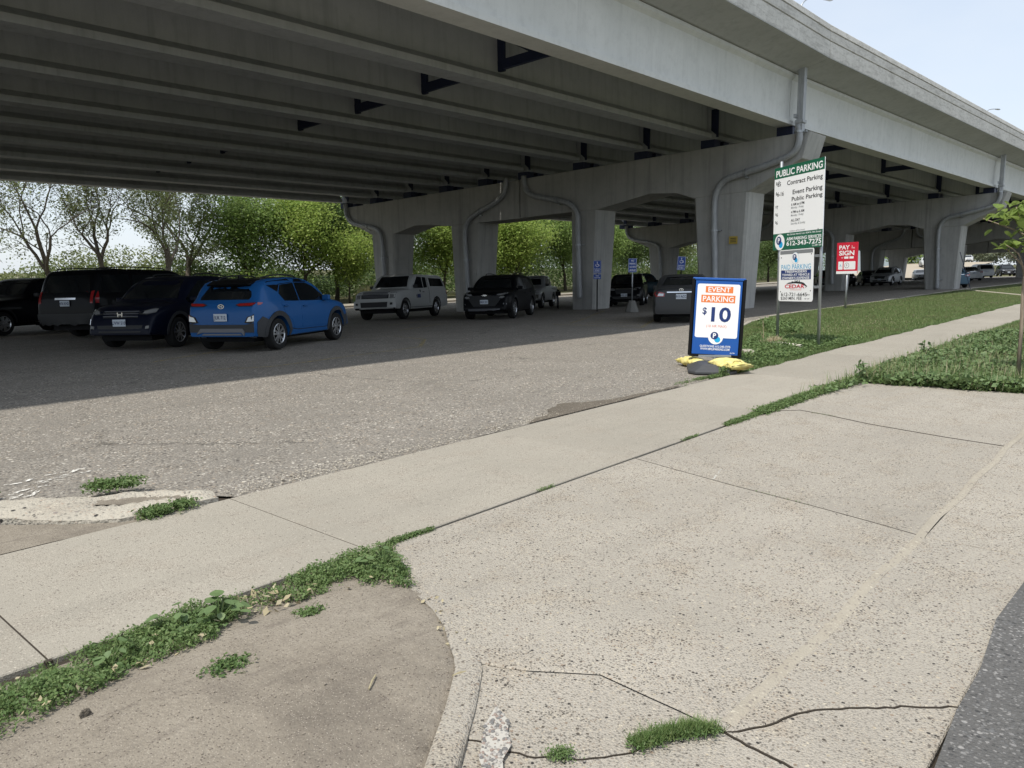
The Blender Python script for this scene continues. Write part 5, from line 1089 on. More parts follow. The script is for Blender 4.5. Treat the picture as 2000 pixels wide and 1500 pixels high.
F.text('EVENT', .01, V3(.873), .075, 'white', z0 + .002, .014, w=.34); F.text('PARKING', 0, V3(.75), .085, 'white', z0 + .002, .014, w=.47)
F.text('$', -.195, V3(.585), .105, 'navy', z0 + .002, .02, w=.065); F.text('10', .06, V3(.545), .225, 'navy', z0 + .002, .025, w=.30); F.text('(10 HR MAX)', 0, V3(.385), .042, 'pink', z0 + .002, .0, w=.31)
F.logo(.0, V3(.245), .115, z0 + .002); F.text('QUESTIONS: 612-343-7275', 0, V3(.118), .034, 'white', z0 + .002, .015, w=.47); F.text('WWW.MPLSPARKING.COM', 0, V3(.083), .034, 'white', z0 + .002, .015, w=.45); F.text('462790', .27, V3(.04), .018, 'white', z0 + .002, .01); F.done()
b = MB()
pr0 = [(-.50, -.26), (-.34, -.36), (.34, -.36), (.50, -.26), (.50, .26), (.34, .36), (-.34, .36), (-.50, .26)]
n = 8; v = [(p[0], p[1], 0) for p in pr0] + [(p[0], p[1], .045) for p in pr0] + [(p[0] * .62, p[1] * .55, .12) for p in pr0] + [(p[0] * .5, p[1] * .4, .125) for p in pr0]
b.add(v, [tuple(range(7, -1, -1)), tuple(range(24, 32))] + [(r * n + i, r * n + (i + 1) % n, (r + 1) * n + (i + 1) % n, (r + 1) * n + i) for r in range(3) for i in range(n)])
o = b.obj('base', mat('base_rubber', (.05, .052, .056), .55), es, bevel=.012); o.rotation_euler = (0, 0, R_(30)); o.location = (.0, .02, .0)
b = MB(); b.tube([(.33, .13, .10), (.33, .13, .2)], .03, 8); b.box((.33, .13, .19), (.06, .5, .03), R_(30)); b.obj('spring', M['galv'], es)
def sandbag_mat():
    m = mat('yellow_sandbag', (.70, .60, .18), .6); g = G(m); a = g.noise(9, 5, .65); c = g.noise(60, 3, .6)
    g.color(g.mix(g.ramp(a, [(.35, 0), (.7, 1)]), (.76, .68, .30), (.58, .48, .12))); g.bump(g.math('ADD', a, g.math('MULTIPLY', c, .3)), .6, .03); return m
M['bag'] = sandbag_mat()
def sandbag(name, L_, W2, H2, seed, label, loc, rz):
    rg = np.random.default_rng(seed); nx_, ny_ = 34, 22; v = []; f = []
    for i in range(nx_ + 1):
        t = i / nx_; u = t * 2 - 1
        if t < .80: wv = (1 - abs((t - .42) / .44) ** 4.0 * .42); hv = max(.0, 1 - abs((t - .42) / .45) ** 3.0 * .62)
        else: q = (t - .80) / .20; wv = .60 + .26 * math.sin(q * 1.6) ** 1.2; hv = .36 + .18 * q
        for k in range(ny_):
            a = 2 * math.pi * k / ny_; wr = 1 + (.20 if t > .76 else .05) * math.sin(a * (11 if t > .72 else 6) + seed + t * 7) + .24 * (float(vnoise(a * 2.2, t * 11, 1, seed)) - .5) + .10 * (float(vnoise(a * 5, t * 26, 1, seed + 1)) - .5)
            y_ = math.cos(a) * W2 / 2 * wv * wr; z_ = H2 * .42 + math.sin(a) * H2 / 2 * hv * wr
            v.append((u * L_ / 2 + .012 * math.sin(a * 7 + seed), y_, max(z_, .006 + .004 * math.sin(a * 3)) - (0 if t < .78 else H2 * .18 * (t - .78))))
    for i in range(nx_):
        for k in range(ny_): f.append((i * ny_ + k, i * ny_ + (k + 1) % ny_, (i + 1) * ny_ + (k + 1) % ny_, (i + 1) * ny_ + k))
    f += [tuple(range(ny_ - 1, -1, -1)), tuple(nx_ * ny_ + k for k in range(ny_))]
    me = mesh_from(name, v, f, M['bag'], True); o = link(bpy.data.objects.new(name, me)); o.location = loc; o.rotation_euler = (0, 0, rz); tag(o, label, 'sandbag', 'yellow sandbags weighing down the event sign')
    b = MB(); x_ = (.78 * 2 - 1) * L_ / 2; b.ring((x_, 0, H2 * .40), 'x', [(W2 * .2, -.012), (W2 * .215, 0), (W2 * .2, .012)], 14); link(bpy.data.objects.new('tie', b.mesh('tie', M['bag'])), o); return o
sandbag('sandbag', .60, .48, .17, 3, 'yellow sandbag right of the dark sign base, its crumpled neck nearest the walk', (10.90, 5.17, .05), R_(-118))
sandbag('sandbag', .58, .28, .17, 11, 'yellow sandbag left of the dark sign base with knotted end', (11.22, 5.98, .0), R_(60))

# ---- blue access signs
def person_symbol(F, x, y, s, m, z):
    F.poly(circ(x - .02 * s, y + .40 * s, .085 * s, 12), m, z); F.poly([(x - .06 * s, y + .30 * s), (x + .02 * s, y + .30 * s), (x + .05 * s, y + .02 * s), (x + .28 * s, y + .02 * s), (x + .38 * s, y - .30 * s), (x + .30 * s, y - .33 * s), (x + .21 * s, y - .06 * s), (x - .03 * s, y - .06 * s)], m, z)
    A = np.linspace(R_(130), R_(350), 12); F.poly([(x - .02 * s + .30 * s * math.cos(a), y - .16 * s + .30 * s * math.sin(a)) for a in A] + [(x - .02 * s + .22 * s * math.cos(a), y - .16 * s + .22 * s * math.sin(a)) for a in A[::-1]], m, z)
def access_sign(loc, label, kind, post_top, roll=0, base=False):
    z0 = lz(loc[0], loc[1]); r = empty('access_sign', (loc[0], loc[1], z0)); tag(r, label, 'sign', 'blue accessible parking signs')
    fm = frame_mat(Vector((.60, -.80, 0)), Vector((-.80, -.60, 0))) @ Matrix.Rotation(R_(roll), 4, 'Z')
    b = MB(); b.tube([(0, 0, -.1 if not base else .3), (0, 0, post_top)], .028, 8); b.obj('post', M['galv'] if base else M['black'], r, smooth=True)
    pn = board('panel', .34, .56, .006, SG['hcblue'], r, .02); pn.matrix_local = Matrix.Translation((-.03, -.02, post_top - .26)) @ fm; F = Face(pn); F.poly(rrect(-.16, -.27, .16, .27, .02), 'white', .0005); F.poly(rrect(-.152, -.262, .152, .262, .018), 'hcblue', .001)
    if kind == 'aisle':
        for t, y_ in (('NO', .19), ('PARKING', .07), ('ACCESS', -.06), ('AISLE', -.19)): F.text(t, 0, y_, .07, 'white', .0015, .015, w=.11 if t == 'NO' else .25)
    else:
        person_symbol(F, 0, .11, .24, 'white', .0015); F.text('PARKING', 0, -.09, .045, 'white', .0015, .01, w=.25); F.text('PERMIT', 0, -.16, .045, 'white', .0015, .01, w=.22); F.text('REQUIRED', 0, -.22, .035, 'white', .0015, .01, w=.25)
    F.done()
    if kind == 'two':
        p2 = board('panel', .32, .2, .006, SG['hcblue'], r, .015); p2.matrix_local = Matrix.Translation((-.03, -.02, post_top - .68)) @ fm; F = Face(p2); F.text('VAN', 0, .04, .05, 'white', .0015, .01); F.text('$200 FINE', 0, -.045, .04, 'white', .0015, .01, w=.25); F.done()
    if base:
        k = MB(); q = [(.28, 0), (.27, .06), (.13, .46)]; n = 8; v = []
        for rr, z in q: v += [(rr * math.cos(math.pi / 8 + 2 * math.pi * i / n), rr * math.sin(math.pi / 8 + 2 * math.pi * i / n), z) for i in range(n)]
        k.add(v, [tuple(range(n - 1, -1, -1)), tuple(range(16, 24))] + [(j * n + i, j * n + (i + 1) % n, (j + 1) * n + (i + 1) % n, (j + 1) * n + i) for j in (0, 1) for i in range(n)]); k.obj('concrete_base', mat('cast_block', (.2, .195, .18), .9), r)
access_sign((27.74, 19.41), 'blue accessible parking sign with a second small plate, before the second pier column', 'two', 2.17)
access_sign((27.1, 17.22), 'blue access aisle sign on a post set in a concrete block', 'aisle', 2.15, base=True)
access_sign((29.0, 16.05), 'blue accessible parking sign leaning beside the nearest pier column, above the grey saloon', 'one', 2.18, roll=-4)
nt_ = empty('notice', (29.57, 14.05, 2.6)); tag(nt_, 'small yellow notice fixed to the nearest pier column', 'notice'); b = MB(); b.box((0, 0, 0), (.01, .36, .30)); o = b.obj('plate', SG['yellow'], nt_); F = Face(o)
fm = frame_mat((0, -1, 0), (-1, 0, 0))
for y_ in (.07, 0, -.07): 
    m_ = MB(); m_.box((-.0065, 0, y_), (.002, .26, .03)); m_.obj('lettering', SG['black'], o)['kind'] = 'stuff'

# ---- bicycle leaning by the second column
def bicycle(loc, ang):
    r = empty('bicycle', (loc[0], loc[1], lz(*loc)), R_(ang)); tag(r, 'dark bicycle leaning between the silver pickup and the pier column', 'bicycle')
    for x_ in (-.52, .52):
        b = MB(); b.ring((x_, 0, .34), 'y', [(.335, -.018), (.35, 0), (.335, .018), (.315, 0)], 28, True); wv = b.obj('wheel', M['rubber'], r, smooth=True); s_ = MB()
        for i in range(14):
            a = math.pi * 2 * i / 14; s_.bar((x_, 0, .34), (x_ + .32 * math.cos(a), 0, .34 + .32 * math.sin(a)), .005)
        s_.obj('spoke', M['galv'], wv)
    b = MB(); P = dict(bb=(-.05, 0, .30), st=(-.18, 0, .82), hd=(.36, 0, .80), hl=(.40, 0, .66), ra=(-.52, 0, .34), fa=(.52, 0, .34))
    for a, c in (('bb', 'st'), ('st', 'hd'), ('bb', 'hl'), ('bb', 'ra'), ('st', 'ra'), ('hd', 'fa')): b.tube([P[a], P[c]], .018, 7)
    b.obj('frame', M['steel'], r); b = MB(); b.tube([(.36, 0, .8), (.33, 0, .98)], .014, 6); b.tube([(.38, -.28, 1.0), (.33, 0, .98), (.38, .28, 1.0)], .013, 6); b.obj('handlebar', M['black'], r)
    b = MB(); b.box((-.2, 0, .93), (.27, .13, .06)); b.tube([(-.18, 0, .8), (-.2, 0, .92)], .014, 6); b.obj('saddle', M['black'], r, bevel=.02); b = MB(); b.ring((-.05, 0, .30), 'y', [(.09, .03), (.09, .04), (.001, .04)], 16); b.bar((-.05, .05, .3), (.06, .05, .18), .02); b.bar((-.05, -.05, .3), (-.16, -.05, .42), .02); b.obj('crank', M['galv'], r)
    b = MB(); b.box((-.52, .0, .78), (.34, .26, .22)); b.obj('pannier', M['black'], r, bevel=.03)
bicycle((31.3, 24.35), 40)
# ---- lamp posts standing on the overpass
for (x_, y_, zt, lab) in ((110, 20.6, 19.6, 'tall street lamp standing on the overpass, whole arm against the sky at right'), (51.5, 20.5, 18.3, 'street lamp on the overpass of which only the tip shows at the top edge')):
    z0 = np.interp(x_, [n_[0] for n_ in NODES], [n_[2] for n_ in NODES]) + 2.0; r = empty('street_lamp', (x_, y_, z0)); tag(r, lab, 'street lamp', 'street lamps on the overpass')
    b = MB(); b.tube([(0, 0, -.2), (0, 0, zt - z0 - .8)], [.11, .07], 8); b.obj('pole', M['galv'], r, smooth=True)
    b = MB(); b.tube(smooth_path([(0, 0, zt - z0 - .85), (.2, -.1, zt - z0 - .2), (.9, -.3, zt - z0 + .25), (2.2, -.8, zt - z0 + .45)], 4), .045, 6); b.obj('arm', M['galv'], r, smooth=True)
    b = MB(); b.box((2.45, -.9, zt - z0 + .43), (.7, .28, .12), -.35); b.obj('lamp_head', M['galv'], r, bevel=.03)
# ------------------------------------------------------------------ plants
def leaf_mat(name, c0, c1, c2, tr=.35, sc=1.2):
    m = mat(name, c0, .55, spec=.3); g = G(m); a = g.noise(sc, 3, .6); b = g.noise(11 * sc, 3, .6); i = g.geo.outputs['Random Per Island']
    col = g.mix(g.ramp(a, [(.35, 0), (.65, 1)]), c0, c1); col = g.mix(g.ramp(i, [(.55, 0), (1, .8)]), col, c2); col = g.mix(g.ramp(b, [(.4, 0), (.7, .3)]), col, tuple(x * .5 for x in c0)); g.color(col)
    tl = g.n('ShaderNodeBsdfTranslucent'); g.l(g.mix(.4, col, c2), tl.inputs['Color']); ms = g.n('ShaderNodeMixShader'); ms.inputs[0].default_value = tr; o_ = g.t.nodes['Material Output']
    g.l(g.b.outputs[0], ms.inputs[1]); g.l(tl.outputs[0], ms.inputs[2]); g.l(ms.outputs[0], o_.inputs['Surface']); return m
LM = dict(bright=leaf_mat('bright_leaves', (.20, .31, .055), (.29, .39, .075), (.41, .47, .14), .45), mid=leaf_mat('green_leaves', (.15, .245, .055), (.22, .32, .08), (.32, .40, .14), .45), dark=leaf_mat('dark_leaves', (.09, .155, .045), (.14, .21, .065), (.23, .29, .115), .42),
          sparse=leaf_mat('dull_leaves', (.16, .205, .075), (.23, .27, .105), (.32, .34, .16)), olive=leaf_mat('silvery_leaves', (.20, .24, .15), (.29, .33, .22), (.38, .41, .3)),
          weed=leaf_mat('weed_leaves', (.10, .17, .055), (.15, .225, .078), (.22, .28, .115), .3, 3), broad=leaf_mat('broad_leaves', (.11, .175, .07), (.155, .23, .095), (.22, .285, .14), .25, 4), grass=leaf_mat('grass_blades', (.105, .18, .05), (.15, .225, .07), (.25, .28, .12), .25, 2.0),
          straw=leaf_mat('straw', (.40, .34, .21), (.48, .42, .27), (.55, .49, .35), .2), drygrass=leaf_mat('seeding_grass', (.26, .25, .12), (.34, .3, .17), (.4, .36, .23), .3))
def bark(name, c):
    m = mat(name, c, .9, spec=.15); g = G(m); a = g.noise(3, 5, .7, g.mapped((6, 6, .8))); g.color(g.ramp(a, [(.3, tuple(x * .45 for x in c)), (.7, c)])); g.bump(a, .7, .03); return m
M['bark'] = bark('grey_bark', (.21, .18, .15)); M['bark2'] = bark('dark_bark', (.12, .10, .08)); M['twig'] = bark('pale_sapling_bark', (.38, .31, .24))
def rot_to(d):
    d = d / (np.linalg.norm(d) + 1e-9); a = np.array([0, 0, 1.]) if abs(d[2]) < .9 else np.array([1., 0, 0]); u = np.cross(d, a); u /= np.linalg.norm(u); return u, np.cross(d, u), d
def leaf_quads(P, size, rg, flat=.5, aspect=.6, diamond=True):
    """one small leaf face at every point, mostly facing up and out"""
    n = len(P); nrm = rg.normal(size=(n, 3)); nrm[:, 2] = np.abs(nrm[:, 2]) + flat; nrm /= np.linalg.norm(nrm, axis=1)[:, None]
    t = rg.normal(size=(n, 3)); t -= nrm * (t * nrm).sum(1)[:, None]; t /= np.linalg.norm(t, axis=1)[:, None]; b = np.cross(nrm, t)
    s = (size * rg.uniform(.6, 1.3, n))[:, None]; w_ = s * aspect
    droop = nrm * s * .18
    if diamond: V = np.stack([P - t * s * .5, P + b * w_ * .5 + t * s * .05 - droop * .3, P + t * s * .5 - droop, P - b * w_ * .5 + t * s * .05 - droop * .3], 1)
    else: V = np.stack([P - t * s * .5 - b * w_ * .5, P - t * s * .5 + b * w_ * .5, P + t * s * .5 + b * w_ * .5, P + t * s * .5 - b * w_ * .5], 1)
    return V.reshape(-1, 3)
def tree(loc, h, spread, seed, leaf, nleaf, lsize, label, group, fork=.3, bare=0.0, lean=(0, 0), trunk_r=None, name='tree', up=.55, barkm='bark', depth=5, clump=.5, lf=(.62, .86), rf=(.55, .75)):
    rg = np.random.default_rng(seed); z0 = lz(loc[0], loc[1]) - .1; base = np.array([loc[0], loc[1], z0]); segs = []; tips = []
    r0 = trunk_r or h * .017
    def grow(p, d, L_, r, lev):
        n = 4; pts = [p]; dd = d / np.linalg.norm(d)
        for i in range(n):
            dd = dd + rg.normal(size=3) * (.10 if lev == 0 else .17) + np.array([0, 0, .05 if lev else 0]); dd /= np.linalg.norm(dd); pts.append(pts[-1] + dd * L_ / n)
        rs = [r * (1 - .35 * i / n) for i in range(n + 1)]; segs.append((pts, rs, lev))
        if lev >= depth - 2: tips.extend([(q, lev) for q in pts[1:]])
        if lev >= depth: return
        k = rg.integers(3, 5) if lev == 0 else rg.integers(2, 4)
        a0 = rg.uniform(0, 6.28)
        for i in range(k):
            u, v, w_ = rot_to(dd); a = a0 + 6.28 * i / k + rg.uniform(-.5, .5); sp = rg.uniform(.35, .85) * spread
            nd = w_ * math.cos(sp) + (u * math.cos(a) + v * math.sin(a)) * math.sin(sp); nd[2] += up * .25
            grow(pts[-1], nd, L_ * rg.uniform(*lf), rs[-1] * rg.uniform(*rf), lev + 1)
        if lev > 0 and lev < depth - 1:
            q = pts[2]; u, v, w_ = rot_to(dd); a = rg.uniform(0, 6.28); nd = w_ * .6 + (u * math.cos(a) + v * math.sin(a)) * .8; grow(q, nd, L_ * .5, rs[2] * .4, lev + 2 if lev + 2 <= depth else depth)
    d0 = np.array([lean[0], lean[1], 1.0]); grow(base, d0, h * fork, r0, 0)
    root = empty(name, tuple(base)); tag(root, label, 'tree', group); b = MB()
    for pts, rs, lev in segs:
        b.tube([tuple(q - base) for q in pts], [max(x, .008) for x in rs], 7 if lev < 2 else (5 if lev < 4 else 3), cap=False)
    o = bpy.data.objects.new('trunk', mesh_from('trunk', b.v, b.f, M[barkm], True)); link(o, root)
    T = np.array([t[0] for t in tips]); 
    if len(T) and nleaf:
        # clumps: leaves gather round a share of the tips
        keep = T[rg.random(len(T)) > bare]; keep = keep if len(keep) else T
        idx = rg.integers(0, len(keep), nleaf); P = keep[idx] + rg.normal(size=(nleaf, 3)) * clump * np.array([1, 1, .75])
        V = leaf_quads(P - base, lsize, rg); link(bpy.data.objects.new('crown', quads_mesh('crown', V, 4, LM[leaf])), root)
    return root
gT = 'trees beyond the parking lot'
# thin, half bare trees at the left
for i, (x_, y_, h, sp, lf, nl, ba, lean, lab) in enumerate([
        (20.6, 53, 12.5, .8, 'sparse', 11000, .6, (-.05, 0), 'half bare tree with twin trunks rising straight above the black suv'),
        (17.9, 52, 12, .8, 'sparse', 7500, .7, (-.42, .0), 'half bare tree leaning left beyond the black pickup'),
        (14.8, 55, 11.5, .8, 'sparse', 6500, .74, (-.5, .1), 'bare tree leaning far left at the left edge'),
        (23.8, 52, 12, .8, 'sparse', 15000, .45, (.10, 0), 'thinly leaved tree with a forked dark trunk right of the bare trees'),
        (27.0, 56, 12, .8, 'sparse', 20000, .3, (0, 0), 'thin dull green tree with pale dead twigs beyond the dark crossover')]):
    tree((x_, y_), h, sp, 40 + i, lf, nl, .15, lab, gT, fork=.24, bare=ba, lean=lean, trunk_r=.27 if i != 2 else .2, clump=.28, depth=6, rf=(.62, .8), lf=(.7, .95))
for i, (x_, y_, h, lf, nl, lab, nm) in enumerate([
        (31.0, 54, 11, 'mid', 9000, 'green tree beyond the dark crossover roof', 'tree'), (34.8, 52, 11.5, 'bright', 11000, 'bright yellow green tree straight above the blue crossover', 'tree'),
        (39.2, 54, 12, 'dark', 14000, 'dark dense tree between the blue crossover and the white pickup', 'tree'), (37.2, 49.6, 5.2, 'bright', 3600, 'small bright green tree at the kerb by the blue crossover bonnet', 'small_tree'),
        (43.5, 53, 12, 'dark', 13000, 'dark tree hanging over the farther overpass cap end', 'tree'), (49.5, 52, 10, 'bright', 12000, 'bright tree framed by the columns behind the white pickup', 'tree'),
        (57.5, 50, 9.5, 'bright', 13000, 'yellow green maple framed by the columns behind the black crossover', 'maple_tree'), (63.5, 55, 12, 'mid', 12000, 'tall green tree behind the yellow green maple', 'tree'),
        (74.0, 52, 10, 'mid', 11000, 'green tree framed between the second column and the compact suv', 'tree'), (69.5, 53, 11.5, 'mid', 11000, 'broad green tree half hidden by the second column', 'tree'), (61.5, 58, 12.5, 'dark', 9000, 'dark tall tree rising behind the yellow green maple', 'tree'), (108, 50, 11, 'dark', 8000, 'dark tree in the gap between the nearest column and the price board', 'tree'), (118, 50, 11, 'dark', 8000, 'dark tree beyond the price board posts', 'tree'), (130, 51, 11, 'mid', 7000, 'green tree beyond the towing notice', 'tree'), (82.5, 53, 11, 'dark', 12000, 'drooping dark green tree behind the dark teal pickup', 'tree'),
        (90.5, 52, 9.5, 'sparse', 9000, 'dull green tree left of the nearest pier column above the grey saloon', 'tree'), (98, 55, 10, 'mid', 8000, 'green tree seen past the leaning access sign', 'tree')]):
    tree((x_, y_), h + .5, .9, 80 + i, lf, int(nl * 2.2), .21 if nm != 'small_tree' else .17, lab, gT, fork=.18 if nm != 'small_tree' else .2, name=nm, barkm='bark2', clump=.8 if nm != 'small_tree' else .4, lf=(.74, .96))
for i, (x_, y_, h, lf, nl, lab) in enumerate([(166, 40.5, 10, 'mid', 6000, 'round green tree in the gap left of the second pier column'), (206, 40, 10, 'olive', 8000, 'silvery green tree on the bank beyond the silver saloon'), (222, 38.5, 9, 'olive', 7000, 'second silvery tree farther along the bank'), (236, 34, 10, 'olive', 6000, 'silvery tree farthest along the bank behind the sapling'), (205, 62, 12, 'bright', 5000, 'light green tree top above the pale blue warehouse')]):
    tree((x_, y_), h, .85, 120 + i, lf, nl, .55, lab, 'trees on the bank far along', fork=.25, barkm='bark2', clump=.9)
# low dark scrub under the trees, too dense to count
rg = np.random.default_rng(5); n = 90000; px_ = rg.uniform(27, 165, n); py_ = rg.uniform(56, 66, n) ; hh = 1.2 + 3.2 * vnoise(px_, py_, .22, 2) + 2.6 * np.clip((px_ - 48) / 12, 0, 1) ; pz_ = lotz(px_, py_) + rg.random(n) ** .8 * hh
V = leaf_quads(np.stack([px_, py_, pz_], 1), .30, rg); o = link(bpy.data.objects.new('undergrowth', quads_mesh('undergrowth', V, 4, LM['dark']))); o['kind'] = 'stuff'
n = 62000; px_ = rg.uniform(-2, 30, n); py_ = rg.uniform(56, 64, n); hh = .7 + 4.2 * vnoise(px_, py_, .3, 4) * np.clip((px_ - 6) / 14, .12, 1); pz_ = lotz(px_, py_) + rg.random(n) * hh
V = leaf_quads(np.stack([px_, py_, pz_], 1), .20, rg); o = link(bpy.data.objects.new('undergrowth', quads_mesh('undergrowth', V, 4, LM['sparse']))); o['kind'] = 'stuff'
for i, (x_, y_, s_, lf, lab) in enumerate([(8.6, 50, 2.5, 'sparse', 'dull shrub at the left edge beyond the black pickup'), (19.2, 58, 2.3, 'mid', 'round green shrub at the foot of the half bare trees'), (29.5, 50.5, 1.9, 'bright', 'light green shrub above the dark crossover roof')]):
    r = empty('shrub', (x_, y_, lz(x_, y_))); tag(r, lab, 'shrub', 'shrubs beyond the lot'); P = rg.normal(size=(2600, 3)) * np.array([s_ * .42, s_ * .42, s_ * .3]) + np.array([0, 0, s_ * .55]); P[:, 2] = np.abs(P[:, 2])
    link(bpy.data.objects.new('foliage', quads_mesh('foliage', leaf_quads(P, .2, rg), 4, LM[lf])), r); b = MB(); [b.tube([(0, 0, 0), tuple(rg.normal(size=3) * s_ * .25 + np.array([0, 0, s_ * .8]))], .03, 5) for _ in range(7)]; b.obj('stem', M['bark2'], r)
# blades of grass
def blades(name, X, Y, Z, h, w_, rg, m, lean=.5, kind='stuff', parent=None):
    n = len(X); a = rg.uniform(0, 6.283, n); hh = h * rg.uniform(.5, 1.25, n); ln = rg.uniform(.1, lean, n) * hh; ww = w_ * rg.uniform(.6, 1.3, n)
    c, s = np.cos(a), np.sin(a); B0 = np.stack([X - s * ww / 2, Y + c * ww / 2, Z], 1); B1 = np.stack([X + s * ww / 2, Y - c * ww / 2, Z], 1); T = np.stack([X + c * ln, Y + s * ln, Z + hh], 1)
    V = np.stack([B0, B1, T], 1).reshape(-1, 3); o = link(bpy.data.objects.new(name, quads_mesh(name, V, 3, m)), parent)
    if kind: o['kind'] = kind
    return o
def scatter(poly, n, rg, dens=None):
    xs = [p[0] for p in poly]; ys = [p[1] for p in poly]; X = np.empty(0); Y = np.empty(0)
    while len(X) < n:
        x = rg.uniform(min(xs), max(xs), n * 2); y = rg.uniform(min(ys), max(ys), n * 2); k = inpoly(x, y, poly)
        if dens is not None: k &= rg.random(n * 2) < dens(x, y)
        X = np.concatenate([X, x[k]]); Y = np.concatenate([Y, y[k]])
    return X[:n], Y[:n]
rg = np.random.default_rng(9)
X, Y = scatter([(p[0], p[1]) for p in lawn_poly], 170000, rg, lambda x, y: np.clip((14 / np.maximum(x, 10)) ** 1.8, .03, 1) * (.55 + .45 * (vnoise(x, y, 1.1, 3) > .35)))
blades('lawn_grass', X, Y, lotz(X, Y), .065, .014, rg, LM['grass'], .9)
dry = lambda x, y: np.exp(-((x - 19.5) / 3.2) ** 2 - ((y - 6.6) / .9) ** 2) + .05
X, Y = scatter(lawn_poly, 9000, rg, dry); blades('dry_grass', X, Y, lotz(X, Y), .06, .012, rg, LM['straw'], 1.0)
X, Y = scatter(verge_poly, 60000, rg, lambda x, y: np.clip((12 / np.maximum(x, 8)) ** 1.6, .03, 1)); blades('verge_grass', X, Y, lotz(X, Y), .07, .014, rg, LM['grass'], .9)
# ragged grass creeping over the walk's edges
X = np.concatenate([rg.uniform(8.0, 40, 9000), rg.uniform(10.3, 40, 9000)]); Y = np.concatenate([3.47 + np.abs(rg.normal(size=9000)) * -.05 + .05 * vnoise(X[:9000], X[:9000] * 0, 2.2, 1) * 1.2, 5.05 - .10 * vnoise(X[9000:], X[9000:] * 0, 2.0, 2) * 1.2 + np.abs(rg.normal(size=9000)) * .06]); blades('edge_grass', X, Y, X * 0, .06, .014, rg, LM['weed'], 1.2)
# weeds: rosettes of small leaves on short stalks
def weeds(name, X, Y, hmax, size, rg, m, per=7, flat=.6, zb=None):
    n = len(X); hh = hmax * rg.uniform(.25, 1, n); P = []
    Z = (zb if zb is not None else lotz(X, Y))
    for k in range(per): P.append(np.stack([X + rg.normal(size=n) * .5 * hmax * .35, Y + rg.normal(size=n) * .5 * hmax * .35, Z + hh * rg.random(n)], 1))
    o = link(bpy.data.objects.new(name, quads_mesh(name, leaf_quads(np.concatenate(P), size, rg, flat), 4, m))); o['kind'] = 'stuff'; return o
wr = [(8.4, 3.42), (9.3, 3.40), (10.2, 3.33), (11.0, 3.25), (11.0, 2.87), (11.15, 2.42), (11.15, 2.0), (11.25, 1.52), (11.5, 1.0), (14, 1.0), (20, 1.0), (20, 3.4)]
hgt = lambda x, y: .05 + .22 * np.clip((x - 10.4) / 2.0, 0, 1) * vnoise(x, y, 1.1, 6) * np.clip((3.5 - y) / .7, .2, 1)
X, Y = scatter(wr, 4300, rg, lambda x, y: np.clip((12.5 / x) ** 2, .05, 1) * np.clip((x - 9) / 2.2, .08, 1) * (.25 + .75 * (vnoise(x, y, 1.9, 12) > .38))); n = len(X); P = []
H0 = hgt(X, Y) * 1.1
for k in range(12): P.append(np.stack([X + rg.normal(size=n) * .07, Y + rg.normal(size=n) * .07, .02 + H0 * rg.random(n) ** .6], 1))
PP = np.concatenate(P); big = rg.random(len(PP)) < .45
for sel, sz, lm_ in ((big, .085, 'broad'), (~big, .055, 'weed')):
    o = link(bpy.data.objects.new('verge_weeds', quads_mesh('verge_weeds', leaf_quads(PP[sel], sz, rg, .55, .6), 4, LM[lm_]))); o['kind'] = 'stuff'
Xs, Ys = scatter(wr, 2600, rg, lambda x, y: np.clip((12.5 / x) ** 2, .05, 1)); blades('dry_stems', Xs, Ys, Xs * 0 + .02, .24, .007, rg, LM['straw'], .7); Xs, Ys = scatter(wr, 7000, rg, lambda x, y: np.clip((12.5 / x) ** 2, .05, 1)); blades('verge_grass', Xs, Ys, Xs * 0 + .02, .2, .012, rg, LM['grass'], .9)
X, Y = scatter(wr, 9000, rg, lambda x, y: np.clip((12 / x) ** 2, .05, 1)); weeds('verge_weeds', X, Y, .12, .035, rg, LM['weed'], 7)
ws_ = [(10.35, 5.06), (11.0, 5.04), (14.5, 5.1), (17, 5.1), (17, 7.3), (15.3, 6.9), (13.7, 6.2), (12.6, 5.9), (11.5, 5.5)]
X, Y = scatter(ws_, 6500, rg, lambda x, y: .25 + .75 * (vnoise(x, y, 1.6, 7) > .45)); weeds('lawn_weeds', X, Y, .15, .045, rg, LM['weed'], 7)
X, Y = scatter([(17.5, 7.2), (20.5, 8.9), (20.5, 7.8), (18, 6.8)], 900, rg); weeds('lawn_weeds', X, Y, .25, .06, rg, LM['weed'], 7)
# one taller weed standing out at the verge's tip, and seedheads
def tall_weed(x_, y_, h, seed, label):
    rg = np.random.default_rng(seed); r = empty('weed_plant', (x_, y_, 0)); tag(r, label, 'weed', 'tall weeds by the walk'); b = MB(); P = []
    for k in range(4):
        d = rg.normal(size=2) * .10; tip = (d[0], d[1], h * rg.uniform(.75, 1.05)); b.tube([(0, 0, 0), (d[0] * .4, d[1] * .4, tip[2] * .5), tip], .006, 5)
        for t in np.linspace(.25, 1, 9): P.append((d[0] * t + rg.normal() * .03, d[1] * t + rg.normal() * .03, tip[2] * t + rg.normal() * .01))
    b.obj('stem', LM['weed'], r); link(bpy.data.objects.new('leaves', quads_mesh('leaves', leaf_quads(np.array(P), .11, rg, .5, .45), 4, LM['broad'])), r)
tall_weed(11.0, 3.28, .30, 3, 'tall weed with dark leaves standing at the tip of the verge'); tall_weed(13.9, 3.2, .34, 4, 'tall weed on the verge just left of the sapling')
